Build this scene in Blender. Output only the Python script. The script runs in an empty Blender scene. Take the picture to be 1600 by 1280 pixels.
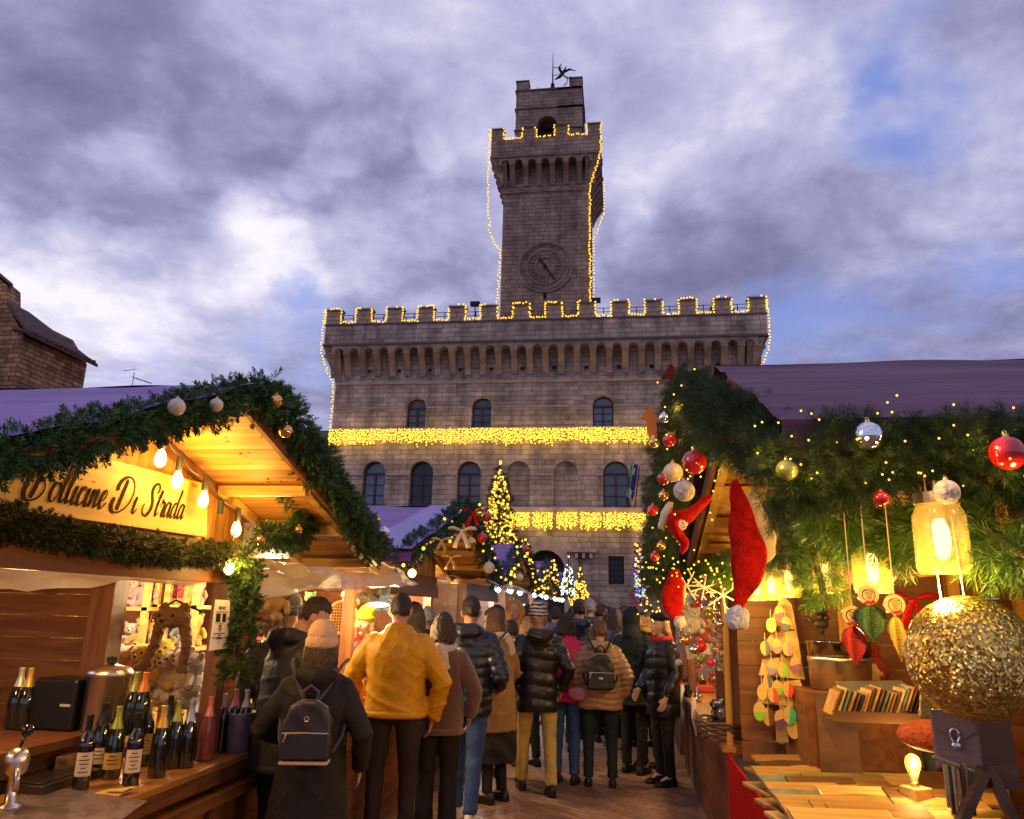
import bpy, math, random
import numpy as np
from mathutils import Vector, Matrix, noise
random.seed(7); np.random.seed(7)
S = bpy.context.scene
COL = S.collection
R = math.radians
# ------------------------------------------------------------------ camera
F, TH, PS, RO, CZ = 1205.0, R(14.45), R(8.12), R(1.4), 1.67
_fw = Vector((-math.sin(PS)*math.cos(TH), math.cos(PS)*math.cos(TH), math.sin(TH)))
_ri = Vector((math.cos(PS), math.sin(PS), 0)); _up = _ri.cross(_fw)
RR = math.cos(RO)*_ri + math.sin(RO)*_up; UU = -math.sin(RO)*_ri + math.cos(RO)*_up
CAM = Vector((0, 0, CZ))
cd = bpy.data.cameras.new('camera'); cam = bpy.data.objects.new('camera', cd); COL.objects.link(cam)
cd.sensor_width = 36; cd.lens = F/1600*36; cd.clip_start = .05; cd.clip_end = 3000
m3 = Matrix((RR, UU, -_fw)).transposed()
cam.matrix_world = Matrix.Translation(CAM) @ m3.to_4x4()
S.camera = cam
def ray(u, v): return _fw*F + RR*(u-800) - UU*(v-640)
def at(u, v, X=None, Y=None, Z=None):
    """the point of a real plane (X, Y or Z fixed) that the photograph shows at pixel u, v"""
    d = ray(u, v)
    t = X/d.x if X is not None else (Y/d.y if Y is not None else (Z-CZ)/d.z)
    return CAM + d*t
# ------------------------------------------------------------------ light
S.view_settings.view_transform = 'Standard'; S.view_settings.look = 'None'
S.view_settings.exposure = 0.45; S.view_settings.gamma = 1
S.render.engine = 'CYCLES'
S.cycles.max_bounces = 5; S.cycles.diffuse_bounces = 3; S.cycles.glossy_bounces = 3
S.cycles.transmission_bounces = 5; S.cycles.transparent_max_bounces = 8
S.cycles.sample_clamp_indirect = 4; S.cycles.use_denoising = True
S.cycles.caustics_reflective = False; S.cycles.caustics_refractive = False
SUN_AZ, SUN_EL = R(-60), R(4)      # low in the west, left of the street, behind cloud
W = bpy.data.worlds.new('World'); S.world = W; W.use_nodes = True
def sky_world():
    nt = W.node_tree; N = nt.nodes; L = nt.links; N.clear()
    def n(t, **k):
        x = N.new(t)
        for a, b in k.items(): setattr(x, a, b)
        return x
    out = n('ShaderNodeOutputWorld'); bg = n('ShaderNodeBackground'); L.new(bg.outputs[0], out.inputs[0])
    bg.inputs[1].default_value = 0.1
    sky = n('ShaderNodeTexSky', sky_type='NISHITA', sun_disc=False, sun_elevation=SUN_EL, sun_rotation=SUN_AZ)
    tc = n('ShaderNodeTexCoord'); sep = n('ShaderNodeSeparateXYZ'); L.new(tc.outputs['Generated'], sep.inputs[0])
    def math_(op, a, b=None, c=None, clamp=False):
        x = n('ShaderNodeMath', operation=op, use_clamp=clamp)
        for i, q in enumerate((a, b, c)):
            if q is None: continue
            if isinstance(q, (int, float)): x.inputs[i].default_value = q
            else: L.new(q, x.inputs[i])
        return x.outputs[0]
    zz = math_('ADD', math_('MAXIMUM', sep.outputs[2], 0.0), 0.22)
    cx = math_('DIVIDE', sep.outputs[0], zz); cy = math_('DIVIDE', sep.outputs[1], zz)
    cv = n('ShaderNodeCombineXYZ'); L.new(cx, cv.inputs[0]); L.new(cy, cv.inputs[1]); cv.inputs[2].default_value = 3.7
    def fbm(scale, detail, dist, off, rough=.55):
        mp = n('ShaderNodeMapping'); L.new(cv.outputs[0], mp.inputs[0]); mp.inputs['Location'].default_value = off
        t = n('ShaderNodeTexNoise'); L.new(mp.outputs[0], t.inputs['Vector'])
        t.inputs['Scale'].default_value = scale; t.inputs['Detail'].default_value = detail
        t.inputs['Roughness'].default_value = rough; t.inputs['Distortion'].default_value = dist
        return t.outputs['Fac']
    wn = n('ShaderNodeTexNoise'); L.new(tc.outputs['Generated'], wn.inputs['Vector']); wn.inputs['Scale'].default_value = 5.0; wn.inputs['Detail'].default_value = 6
    w1 = n('ShaderNodeVectorMath', operation='SUBTRACT'); L.new(wn.outputs['Color'], w1.inputs[0]); w1.inputs[1].default_value = (.5, .5, .5)
    w2 = n('ShaderNodeVectorMath', operation='SCALE'); L.new(w1.outputs[0], w2.inputs[0]); w2.inputs['Scale'].default_value = .34
    w3 = n('ShaderNodeVectorMath', operation='ADD'); L.new(tc.outputs['Generated'], w3.inputs[0]); L.new(w2.outputs[0], w3.inputs[1])
    w4 = n('ShaderNodeVectorMath', operation='NORMALIZE'); L.new(w3.outputs[0], w4.inputs[0])
    def spot(u, v, deg, amp):
        d = ray(u, v).normalized()
        vm = n('ShaderNodeVectorMath', operation='DOT_PRODUCT'); L.new(w4.outputs[0], vm.inputs[0]); vm.inputs[1].default_value = d
        mr = n('ShaderNodeMapRange', interpolation_type='SMOOTHERSTEP'); L.new(vm.outputs['Value'], mr.inputs[0])
        mr.inputs[1].default_value = math.cos(R(deg)); mr.inputs[2].default_value = 1
        mr.inputs[3].default_value = 0; mr.inputs[4].default_value = amp
        return mr.outputs[0]
    n1 = fbm(1.3, 7, .5, (2.3, 5.1, 0)); n2 = fbm(3.4, 9, .35, (7.7, 1.3, 0), .56)
    n3 = fbm(9.0, 8, .3, (.7, 4.3, 0), .62)
    dens = math_('ADD', math_('ADD', math_('MULTIPLY', n1, .26), math_('MULTIPLY', n2, .72)), math_('MULTIPLY', n3, .34))
    dens = math_('SUBTRACT', dens, .10)
    for s in SPOTS: dens = math_('ADD', dens, spot(*s))
    ramp = n('ShaderNodeValToRGB'); L.new(dens, ramp.inputs[0])
    e = ramp.color_ramp; e.elements[0].position = .30; e.elements[0].color = (.145, .145, .275, 1)
    e.elements[1].position = .88; e.elements[1].color = (.80, .76, .86, 1)
    for p, c in ((.42, (.205, .20, .35)), (.50, (.265, .265, .44)), (.57, (.34, .34, .54)), (.68, (.47, .46, .64))):
        q = e.elements.new(p); q.color = (*c, 1)
    # gaps of clear evening sky between the clouds
    gap = n('ShaderNodeMapRange', interpolation_type='SMOOTHSTEP')
    g = fbm(1.7, 7, .4, (11.3, 6.6, 0), .52)
    for s in GAPS: g = math_('ADD', g, spot(*s))
    L.new(g, gap.inputs[0]); gap.inputs[1].default_value = .54; gap.inputs[2].default_value = .76
    skm = n('ShaderNodeVectorMath', operation='MULTIPLY'); L.new(sky.outputs[0], skm.inputs[0]); skm.inputs[1].default_value = (.10, .10, .13)
    ska = n('ShaderNodeVectorMath', operation='ADD'); L.new(skm.outputs[0], ska.inputs[0]); ska.inputs[1].default_value = (.11, .15, .42)
    mix = n('ShaderNodeMix', data_type='RGBA'); L.new(gap.outputs[0], mix.inputs[0]); L.new(ramp.outputs[0], mix.inputs[6]); L.new(ska.outputs[0], mix.inputs[7])
    sc = n('ShaderNodeVectorMath', operation='SCALE'); L.new(mix.outputs[2], sc.inputs[0]); sc.inputs['Scale'].default_value = 10.0*.9
    L.new(sc.outputs[0], bg.inputs[0])
# where the cloud thins or thickens: (u, v of that direction, angular radius, amount)
SPOTS = [(195,250,6,.16),(400,415,7,.20),(345,440,11,.12),(60,440,10,.20),(560,270,4,.14),(690,265,3,.08),(300,520,12,.08),(100,520,9,.10),(700,60,16,.06),(480,130,14,.05),(500,390,8,.10),
         (420,300,11,-.16),(640,300,9,-.12),(280,340,7,-.10),(80,290,8,-.10),(1060,360,7,-.09),(1250,440,14,-.05),(450,540,8,-.10),(250,100,18,-.05),(1500,540,12,-.05),(1000,130,12,.08),
         (1480,330,12,.08),(1120,300,6,.10),(180,500,6,-.10),(60,40,12,-.10),(1200,140,12,.05),(1350,260,14,-.02),(1100,520,10,-.10)]
GAPS = [(1440,50,11,.20),(1270,30,7,.12),(1090,260,8,.16),(1330,230,16,-.12),(1020,280,6,.10),(300,60,8,.08),(1520,480,7,.08),(240,590,8,.14),(480,600,8,.15),(1250,560,9,.12),(500,250,14,-.2),(200,350,14,-.2)]
sky_world()
sl = bpy.data.lights.new('sun', 'SUN'); sl.energy = .28; sl.angle = R(25); sl.color = (1, .86, .82)
so = bpy.data.objects.new('sun', sl); COL.objects.link(so)
so.rotation_euler = (R(66), 0, R(-72)); so.location = (-20, 0, 40)
def lamp(p, w, col=(1, .62, .22), r=.03, name='hut_light'):
    l = bpy.data.lights.new(name, 'POINT'); l.energy = w; l.color = col; l.shadow_soft_size = r
    o = bpy.data.objects.new(name, l); COL.objects.link(o); o.location = p; return o
# ------------------------------------------------------------------ materials
_m = {}
def mat(name, col, rough=.7, metal=0, var=.0, vscale=8, bump=0, bscale=40, emit=None, es=0, alpha=1, trans=0, ior=1.45, island=0, kind=None, spec=.5, stretch=(1,1,1), col2=None, sss=0, sheen=0, coat=0):
    if name in _m: return _m[name]
    m = bpy.data.materials.new(name); m.use_nodes = True; _m[name] = m
    nt = m.node_tree; N = nt.nodes; L = nt.links; b = N['Principled BSDF']
    b.inputs['Roughness'].default_value = rough; b.inputs['Metallic'].default_value = metal
    b.inputs['Specular IOR Level'].default_value = spec
    b.inputs['Base Color'].default_value = (*col, 1)
    if sheen: b.inputs['Sheen Weight'].default_value = sheen
    if coat: b.inputs['Coat Weight'].default_value = coat; b.inputs['Coat Roughness'].default_value = .05
    if alpha < 1: b.inputs['Alpha'].default_value = alpha
    if trans: b.inputs['Transmission Weight'].default_value = trans; b.inputs['IOR'].default_value = ior
    if emit:
        b.inputs['Emission Color'].default_value = (*emit, 1); b.inputs['Emission Strength'].default_value = es
    tc = N.new('ShaderNodeTexCoord'); mp = N.new('ShaderNodeMapping'); L.new(tc.outputs['Object'], mp.inputs[0]); mp.inputs['Scale'].default_value = stretch
    vec = mp.outputs[0]; c = None
    if var or col2:
        t = N.new('ShaderNodeTexNoise'); L.new(vec, t.inputs['Vector']); t.inputs['Scale'].default_value = vscale; t.inputs['Detail'].default_value = 6; t.inputs['Roughness'].default_value = .62
        r = N.new('ShaderNodeValToRGB'); L.new(t.outputs['Fac'], r.inputs[0])
        a = tuple(x*(1-var) for x in col); z = col2 or tuple(min(1, x*(1+var)) for x in col)
        r.color_ramp.elements[0].position = .32; r.color_ramp.elements[0].color = (*a, 1)
        r.color_ramp.elements[1].position = .68; r.color_ramp.elements[1].color = (*z, 1); c = r.outputs[0]
    if island:
        g = N.new('ShaderNodeNewGeometry'); mr = N.new('ShaderNodeMapRange'); L.new(g.outputs['Random Per Island'], mr.inputs[0])
        mr.inputs[3].default_value = 1-island; mr.inputs[4].default_value = 1+island
        vm = N.new('ShaderNodeVectorMath'); vm.operation = 'SCALE'
        if c is not None: L.new(c, vm.inputs[0])
        else: vm.inputs[0].default_value = col
        L.new(mr.outputs[0], vm.inputs['Scale']); c = vm.outputs[0]
    if c is not None: L.new(c, b.inputs['Base Color'])
    if bump:
        t = N.new('ShaderNodeTexNoise'); L.new(vec, t.inputs['Vector']); t.inputs['Scale'].default_value = bscale; t.inputs['Detail'].default_value = 4
        bp = N.new('ShaderNodeBump'); bp.inputs['Strength'].default_value = bump; bp.inputs['Distance'].default_value = .02
        L.new(t.outputs['Fac'], bp.inputs['Height']); L.new(bp.outputs[0], b.inputs['Normal'])
    if emit: m.cycles.emission_sampling = 'NONE'
    return m
def glow(name, col, s):
    if name in _m: return _m[name]
    m = bpy.data.materials.new(name); m.use_nodes = True; _m[name] = m; nt = m.node_tree
    nt.nodes.clear(); o = nt.nodes.new('ShaderNodeOutputMaterial'); e = nt.nodes.new('ShaderNodeEmission')
    e.inputs[0].default_value = (*col, 1); e.inputs[1].default_value = s; nt.links.new(e.outputs[0], o.inputs[0])
    m.cycles.emission_sampling = 'NONE'; return m
def woodm(name, c1, c2, axis=0, rough=.55, island=.18, ring=1.0, coat=0):
    """pine planks: long grain along the axis, darker streaks and a few knots"""
    if name in _m: return _m[name]
    m = mat(name, c1, rough, coat=coat); N = m.node_tree.nodes; L = m.node_tree.links; b = N['Principled BSDF']
    tc = N.new('ShaderNodeTexCoord'); mp = N.new('ShaderNodeMapping'); L.new(tc.outputs['Object'], mp.inputs[0])
    sc = [14*ring, 14*ring, 14*ring]; sc[axis] = 1.1; mp.inputs['Scale'].default_value = sc
    g = N.new('ShaderNodeNewGeometry'); vm = N.new('ShaderNodeVectorMath'); vm.operation = 'ADD'
    sc2 = N.new('ShaderNodeVectorMath'); sc2.operation = 'SCALE'; sc2.inputs[0].default_value = (31, 17, 23); L.new(g.outputs['Random Per Island'], sc2.inputs['Scale'])
    L.new(mp.outputs[0], vm.inputs[0]); L.new(sc2.outputs[0], vm.inputs[1])
    t = N.new('ShaderNodeTexNoise'); L.new(vm.outputs[0], t.inputs['Vector']); t.inputs['Scale'].default_value = 1; t.inputs['Detail'].default_value = 7; t.inputs['Distortion'].default_value = .8
    r = N.new('ShaderNodeValToRGB'); L.new(t.outputs['Fac'], r.inputs[0]); r.color_ramp.elements[0].position = .3; r.color_ramp.elements[1].position = .62
    r.color_ramp.elements[0].color = (*c2, 1); r.color_ramp.elements[1].color = (*c1, 1)
    mr = N.new('ShaderNodeMapRange'); L.new(g.outputs['Random Per Island'], mr.inputs[0]); mr.inputs[3].default_value = 1-island; mr.inputs[4].default_value = 1+island
    # knots
    mk = N.new('ShaderNodeMapping'); s3 = [7, 7, 7]; s3[axis] = 2.6; mk.inputs['Scale'].default_value = s3; L.new(tc.outputs['Object'], mk.inputs[0])
    v = N.new('ShaderNodeTexVoronoi'); L.new(mk.outputs[0], v.inputs['Vector']); v.inputs['Scale'].default_value = 1
    kr = N.new('ShaderNodeMapRange'); L.new(v.outputs['Distance'], kr.inputs[0]); kr.inputs[1].default_value = .05; kr.inputs[2].default_value = .13; kr.inputs[3].default_value = .35; kr.inputs[4].default_value = 1
    mu = N.new('ShaderNodeMath'); mu.operation = 'MULTIPLY'; L.new(mr.outputs[0], mu.inputs[0]); L.new(kr.outputs[0], mu.inputs[1])
    s = N.new('ShaderNodeVectorMath'); s.operation = 'SCALE'; L.new(r.outputs[0], s.inputs[0]); L.new(mu.outputs[0], s.inputs['Scale']); L.new(s.outputs[0], b.inputs['Base Color'])
    bp = N.new('ShaderNodeBump'); bp.inputs['Strength'].default_value = .25; bp.inputs['Distance'].default_value = .01; L.new(t.outputs['Fac'], bp.inputs['Height']); L.new(bp.outputs[0], b.inputs['Normal'])
    return m
def stonem(name, c1, c2, mortar, bw, bh, bump=.6, stain=.35, msize=.02):
    """coursed stone blocks; the courses follow the vertical and wrap round corners"""
    if name in _m: return _m[name]
    m = mat(name, c1, .9, spec=.2); N = m.node_tree.nodes; L = m.node_tree.links; b = N['Principled BSDF']
    tc = N.new('ShaderNodeTexCoord'); sp = N.new('ShaderNodeSeparateXYZ'); L.new(tc.outputs['Object'], sp.inputs[0])
    ad = N.new('ShaderNodeMath'); ad.operation = 'ADD'; L.new(sp.outputs[0], ad.inputs[0]); L.new(sp.outputs[1], ad.inputs[1])
    cv = N.new('ShaderNodeCombineXYZ'); L.new(ad.outputs[0], cv.inputs[0]); L.new(sp.outputs[2], cv.inputs[1])
    wn = N.new('ShaderNodeTexNoise'); L.new(cv.outputs[0], wn.inputs['Vector']); wn.inputs['Scale'].default_value = .8/bw
    wa = N.new('ShaderNodeVectorMath'); wa.operation = 'SCALE'; wa.inputs['Scale'].default_value = bh*.38; L.new(wn.outputs['Color'], wa.inputs[0])
    wb = N.new('ShaderNodeVectorMath'); wb.operation = 'ADD'; L.new(cv.outputs[0], wb.inputs[0]); L.new(wa.outputs[0], wb.inputs[1])
    br = N.new('ShaderNodeTexBrick'); L.new(wb.outputs[0], br.inputs['Vector']); br.inputs['Scale'].default_value = 1
    br.inputs['Brick Width'].default_value = bw; br.inputs['Row Height'].default_value = bh; br.inputs['Mortar Size'].default_value = msize; br.inputs['Mortar Smooth'].default_value = .4
    br.inputs['Color1'].default_value = (*c1, 1); br.inputs['Color2'].default_value = (*c2, 1); br.inputs['Mortar'].default_value = (*mortar, 1); br.inputs['Bias'].default_value = -.1
    br.offset_frequency = 2; br.squash = .7; br.squash_frequency = 3
    t = N.new('ShaderNodeTexNoise'); L.new(tc.outputs['Object'], t.inputs['Vector']); t.inputs['Scale'].default_value = .22/bh; t.inputs['Detail'].default_value = 9; t.inputs['Roughness'].default_value = .65
    r = N.new('ShaderNodeMapRange'); L.new(t.outputs['Fac'], r.inputs[0]); r.inputs[1].default_value = .3; r.inputs[2].default_value = .7; r.inputs[3].default_value = 1-stain; r.inputs[4].default_value = 1+stain*.8
    # rain streaks that run down the wall
    mp = N.new('ShaderNodeMapping'); mp.inputs['Scale'].default_value = (1.4, 1.4, .12); L.new(tc.outputs['Object'], mp.inputs[0])
    t2 = N.new('ShaderNodeTexNoise'); L.new(mp.outputs[0], t2.inputs['Vector']); t2.inputs['Scale'].default_value = 1; t2.inputs['Detail'].default_value = 5
    r2 = N.new('ShaderNodeMapRange'); L.new(t2.outputs['Fac'], r2.inputs[0]); r2.inputs[1].default_value = .35; r2.inputs[2].default_value = .6; r2.inputs[3].default_value = 1-stain*.7; r2.inputs[4].default_value = 1.05
    mu = N.new('ShaderNodeMath'); mu.operation = 'MULTIPLY'; L.new(r.outputs[0], mu.inputs[0]); L.new(r2.outputs[0], mu.inputs[1])
    s = N.new('ShaderNodeVectorMath'); s.operation = 'SCALE'; L.new(br.outputs['Color'], s.inputs[0]); L.new(mu.outputs[0], s.inputs['Scale']); L.new(s.outputs[0], b.inputs['Base Color'])
    h = N.new('ShaderNodeMath'); h.operation = 'SUBTRACT'; L.new(t.outputs['Fac'], h.inputs[0]); L.new(br.outputs['Fac'], h.inputs[1])
    bp = N.new('ShaderNodeBump'); bp.inputs['Strength'].default_value = bump; bp.inputs['Distance'].default_value = bh*.12; L.new(h.outputs[0], bp.inputs['Height']); L.new(bp.outputs[0], b.inputs['Normal'])
    return m
# ------------------------------------------------------------------ mesh helpers
def V(*a): return Vector(a)
class MB:
    def __init__(s): s.v = []; s.f = []; s.mi = []; s.m = 0; s.T = None
    def add(s, vs, fs):
        o = len(s.v); s.v += [tuple(s.T @ Vector(p)) if s.T else tuple(p) for p in vs]
        s.f += [tuple(i+o for i in f) for f in fs]; s.mi += [s.m]*len(fs); return s
    def box(s, x0, x1, y0, y1, z0, z1):
        return s.add([(x0,y0,z0),(x1,y0,z0),(x1,y1,z0),(x0,y1,z0),(x0,y0,z1),(x1,y0,z1),(x1,y1,z1),(x0,y1,z1)], [(0,3,2,1),(4,5,6,7),(0,1,5,4),(1,2,6,5),(2,3,7,6),(3,0,4,7)])
    def bx(s, c, size, rot=(0,0,0)):
        M = Matrix.Translation(c) @ Matrix.Rotation(rot[2],4,'Z') @ Matrix.Rotation(rot[1],4,'Y') @ Matrix.Rotation(rot[0],4,'X')
        a, b, d = (q/2 for q in size)
        return s.add([M @ Vector(p) for p in [(-a,-b,-d),(a,-b,-d),(a,b,-d),(-a,b,-d),(-a,-b,d),(a,-b,d),(a,b,d),(-a,b,d)]], [(0,3,2,1),(4,5,6,7),(0,1,5,4),(1,2,6,5),(2,3,7,6),(3,0,4,7)])
    def bar(s, p0, p1, w, h, up=(0,0,1)):
        p0 = Vector(p0); p1 = Vector(p1); d = (p1-p0).normalized(); up = Vector(up)
        if abs(d.dot(up)) > .98: up = Vector((1,0,0))
        a = d.cross(up).normalized()*w/2; b = a.cross(d).normalized()*h/2
        return s.add([p0-a-b,p0+a-b,p0+a+b,p0-a+b,p1-a-b,p1+a-b,p1+a+b,p1-a+b], [(0,1,2,3),(7,6,5,4),(0,4,5,1),(1,5,6,2),(2,6,7,3),(3,7,4,0)])
    def loft(s, rings, caps=True, closed=False):
        n = len(rings[0]); o = []; f = []
        for r in rings: o += r
        k = len(rings)
        for i in range(k-1 if not closed else k):
            for j in range(n):
                a = i*n+j; b = i*n+(j+1) % n; c = ((i+1) % k)*n+(j+1) % n; d = ((i+1) % k)*n+j
                f.append((a, b, c, d))
        if caps and not closed: f.append(tuple(reversed(range(n)))); f.append(tuple(range((k-1)*n, k*n)))
        return s.add(o, f)
    def tube(s, pts, r, n=8, caps=True, flat=1.0):
        pts = [Vector(p) for p in pts]; k = len(pts)
        if not isinstance(r, (list, tuple)): r = [r]*k
        rings = []; prev = None
        for i, p in enumerate(pts):
            d = (pts[min(i+1, k-1)]-pts[max(i-1, 0)]).normalized()
            if prev is None:
                up = Vector((0,0,1)) if abs(d.z) < .9 else Vector((0,1,0)); a = d.cross(up).normalized()
            else: a = (prev - d*prev.dot(d)).normalized()
            prev = a; b = d.cross(a)
            rings.append([p + a*math.cos(2*math.pi*j/n)*r[i] + b*math.sin(2*math.pi*j/n)*r[i]*flat for j in range(n)])
        return s.loft(rings, caps)
    def lathe(s, prof, c=(0,0,0), n=16, axis='Z', caps=True):
        c = Vector(c); rings = []
        for r, z in prof:
            rg = []
            for j in range(n):
                a = 2*math.pi*j/n; x, y = r*math.cos(a), r*math.sin(a)
                rg.append(c + (Vector((x, y, z)) if axis == 'Z' else Vector((y, z, x)) if axis == 'Y' else Vector((z, x, y))))
            rings.append(rg)
        return s.loft(rings, caps)
    def sph(s, c, r, nu=14, nv=9, M=None):
        if not isinstance(r, (list, tuple)): r = (r, r, r)
        c = Vector(c); vs = [(0,0,-1)]
        for i in range(1, nv):
            t = -math.pi/2+math.pi*i/nv
            for j in range(nu): a = 2*math.pi*j/nu; vs.append((math.cos(t)*math.cos(a), math.cos(t)*math.sin(a), math.sin(t)))
        vs.append((0,0,1)); f = [(0, 1+(j+1) % nu, 1+j) for j in range(nu)]
        for i in range(nv-2):
            for j in range(nu): a = 1+i*nu+j; b = 1+i*nu+(j+1) % nu; f.append((a, b, b+nu, a+nu))
        t = len(vs)-1; o = 1+(nv-2)*nu; f += [(o+j, o+(j+1) % nu, t) for j in range(nu)]
        q = [Vector((x*r[0], y*r[1], z*r[2])) for x, y, z in vs]
        if M: q = [M @ p for p in q]
        return s.add([c+p for p in q], f)
    def slab(s, pts, off):
        """polygon pts thickened by the vector off"""
        n = len(pts); off = Vector(off); a = [Vector(p) for p in pts]; b = [p+off for p in a]
        f = [tuple(range(n)), tuple(reversed(range(n, 2*n)))] + [(i, n+i, n+(i+1) % n, (i+1) % n) for i in range(n)]
        return s.add(a+b, f)
    def build(s, name, mats, parent=None, smooth=False, bevel=0, local=False):
        me = bpy.data.meshes.new(name); o = bpy.data.objects.new(name, me); COL.objects.link(o)
        off = Vector((0,0,0))
        if parent is not None:
            o.parent = parent
            if not local:
                q = parent
                while q is not None: off += q.location; q = q.parent
        elif local is not True and s.v:
            a = np.array(s.v); off = Vector(((a[:,0].min()+a[:,0].max())/2, (a[:,1].min()+a[:,1].max())/2, a[:,2].min())); o.location = off
        me.from_pydata([(x-off.x, y-off.y, z-off.z) for x, y, z in s.v], [], s.f)
        for m in (mats if isinstance(mats, (list, tuple)) else [mats]): me.materials.append(m)
        me.polygons.foreach_set('material_index', s.mi)
        if smooth: me.polygons.foreach_set('use_smooth', [True]*len(s.f))
        me.update()
        import bmesh as _b
        bm = _b.new(); bm.from_mesh(me); _b.ops.recalc_face_normals(bm, faces=bm.faces); bm.to_mesh(me); bm.free()
        if bevel:
            md = o.modifiers.new('bevel', 'BEVEL'); md.width = bevel; md.segments = 2; md.limit_method = 'ANGLE'
        return o
def bake(o):
    dg = bpy.context.evaluated_depsgraph_get(); me = bpy.data.meshes.new_from_object(o.evaluated_get(dg)); o.modifiers.clear()
    old = o.data; ms = list(old.materials); o.data = me; bpy.data.meshes.remove(old)
    if not me.materials:
        for m in ms: me.materials.append(m)
    me.name = o.name; return o
def remesh(o, vox, it=3, disp=None):
    md = o.modifiers.new('r', 'REMESH'); md.mode = 'VOXEL'; md.voxel_size = vox; md.use_smooth_shade = True
    if it: sm = o.modifiers.new('s', 'SMOOTH'); sm.factor = .5; sm.iterations = it
    bake(o); me = o.data
    if disp is not None and len(me.vertices):
        n = len(me.vertices); c = np.empty(n*3); nn = np.empty(n*3); me.vertices.foreach_get('co', c); me.vertices.foreach_get('normal', nn)
        c = c.reshape(-1, 3); nn = nn.reshape(-1, 3); c += nn*disp(c)[:, None]; me.vertices.foreach_set('co', c.ravel()); me.update()
    me.polygons.foreach_set('use_smooth', [True]*len(me.polygons)); return o
def cut(o, mb):
    loc = _wloc(o); me = bpy.data.meshes.new('c'); me.from_pydata([tuple(Vector(p)-loc) for p in mb.v], [], mb.f)
    import bmesh as _b
    bm = _b.new(); bm.from_mesh(me); _b.ops.recalc_face_normals(bm, faces=bm.faces); bm.to_mesh(me); bm.free()
    c = bpy.data.objects.new('c', me); COL.objects.link(c); c.parent = o.parent; c.location = o.location
    md = o.modifiers.new('b', 'BOOLEAN'); md.object = c; md.operation = 'DIFFERENCE'; md.solver = 'EXACT'
    bpy.context.view_layer.update(); bake(o); bpy.data.objects.remove(c); return o
def _wloc(o):
    v = Vector(o.location); q = o.parent
    while q is not None: v += q.location; q = q.parent
    return v
def arch(cx, z0, z1, w, n=10):
    """outline (x, z) of a round-headed opening whose crown is at z1"""
    r = w/2; zs = z1-r; p = [(cx-r, z0), (cx+r, z0)]
    return p + [(cx+r*math.cos(math.pi*i/n), zs+r*math.sin(math.pi*i/n)) for i in range(n+1)]
def tag(o, label, cat, group=None, kind=None):
    if label: o['label'] = label
    if cat: o['category'] = cat
    if group: o['group'] = group
    if kind: o['kind'] = kind
    return o
def thing(name, label, cat, loc=(0,0,0), group=None, rotz=0):
    o = bpy.data.objects.new(name, None); COL.objects.link(o); o.location = loc; o.rotation_euler = (0,0,rotz); o.empty_display_size = .1
    return tag(o, label, cat, group)
def ctree(o, parent=None, loc=None, rotz=None, label=None, scale=None):
    c = o.copy(); COL.objects.link(c); c.parent = parent
    if loc is not None: c.location = loc
    if rotz is not None: c.rotation_euler = (c.rotation_euler[0], c.rotation_euler[1], rotz)
    if scale is not None: c.scale = scale if isinstance(scale, (tuple, list, Vector)) else (scale,)*3
    if label: c['label'] = label
    for ch in list(o.children): ctree(ch, c)
    return c
def fast_mesh(name, verts, faces4, mat_, parent=None, loc=(0,0,0), mi=None):
    """quads from numpy arrays"""
    me = bpy.data.meshes.new(name); n = len(verts); k = len(faces4)
    me.vertices.add(n); me.vertices.foreach_set('co', (verts-np.array(loc)).astype(np.float32).ravel())
    me.loops.add(k*4); me.loops.foreach_set('vertex_index', faces4.astype(np.int32).ravel())
    me.polygons.add(k); me.polygons.foreach_set('loop_start', np.arange(0, k*4, 4, dtype=np.int32)); me.polygons.foreach_set('loop_total', np.full(k, 4, dtype=np.int32))
    for m in (mat_ if isinstance(mat_, (list, tuple)) else [mat_]): me.materials.append(m)
    if mi is not None: me.polygons.foreach_set('material_index', mi)
    me.update(); me.validate()
    o = bpy.data.objects.new(name, me); COL.objects.link(o)
    if parent is not None: o.parent = parent
    else: o.location = loc
    return o
def sample(path, step):
    path = [Vector(p) for p in path]; out = []; carry = 0
    for a, b in zip(path, path[1:]):
        L = (b-a).length; t = carry
        while t < L: out.append(a.lerp(b, t/L)); t += step
        carry = t-L
    return out
# string of lamps: a cable and small bulbs; up to 100 bulbs are parts of their own
_bm = {}
def bulb_mesh(r, m):
    k = (round(r, 4), m.name)
    if k not in _bm:
        b = MB(); b.sph((0,0,0), r, 6, 4); o = b.build('bulb', m, local=True, smooth=True); _bm[k] = o.data; bpy.data.objects.remove(o)
    return _bm[k]
def light_string(label, pts, r, m, cable=None, group=None, name='light_string', cat='string lights', cmat=None, cr=.006):
    pts = [Vector(p) for p in pts]; base = pts[0]
    t = thing(name, label, cat, base, group); me = bulb_mesh(r, m)
    if cable:
        b = MB(); 
        for c in cable: b.tube(c, cr, 4, caps=False)
        b.build('cable', cmat or M_['cable'], t)
    order = sorted(pts, key=lambda p: (p-CAM).length)
    for p in order[:100]:
        o = bpy.data.objects.new('bulb', me); COL.objects.link(o); o.parent = t; o.location = p-base
    if len(order) > 100:
        b = MB()
        for p in order[100:]: b.sph(p, r, 6, 4)
        o = b.build('bulbs', m, t, smooth=True); o['kind'] = 'stuff'
    return t
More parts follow.
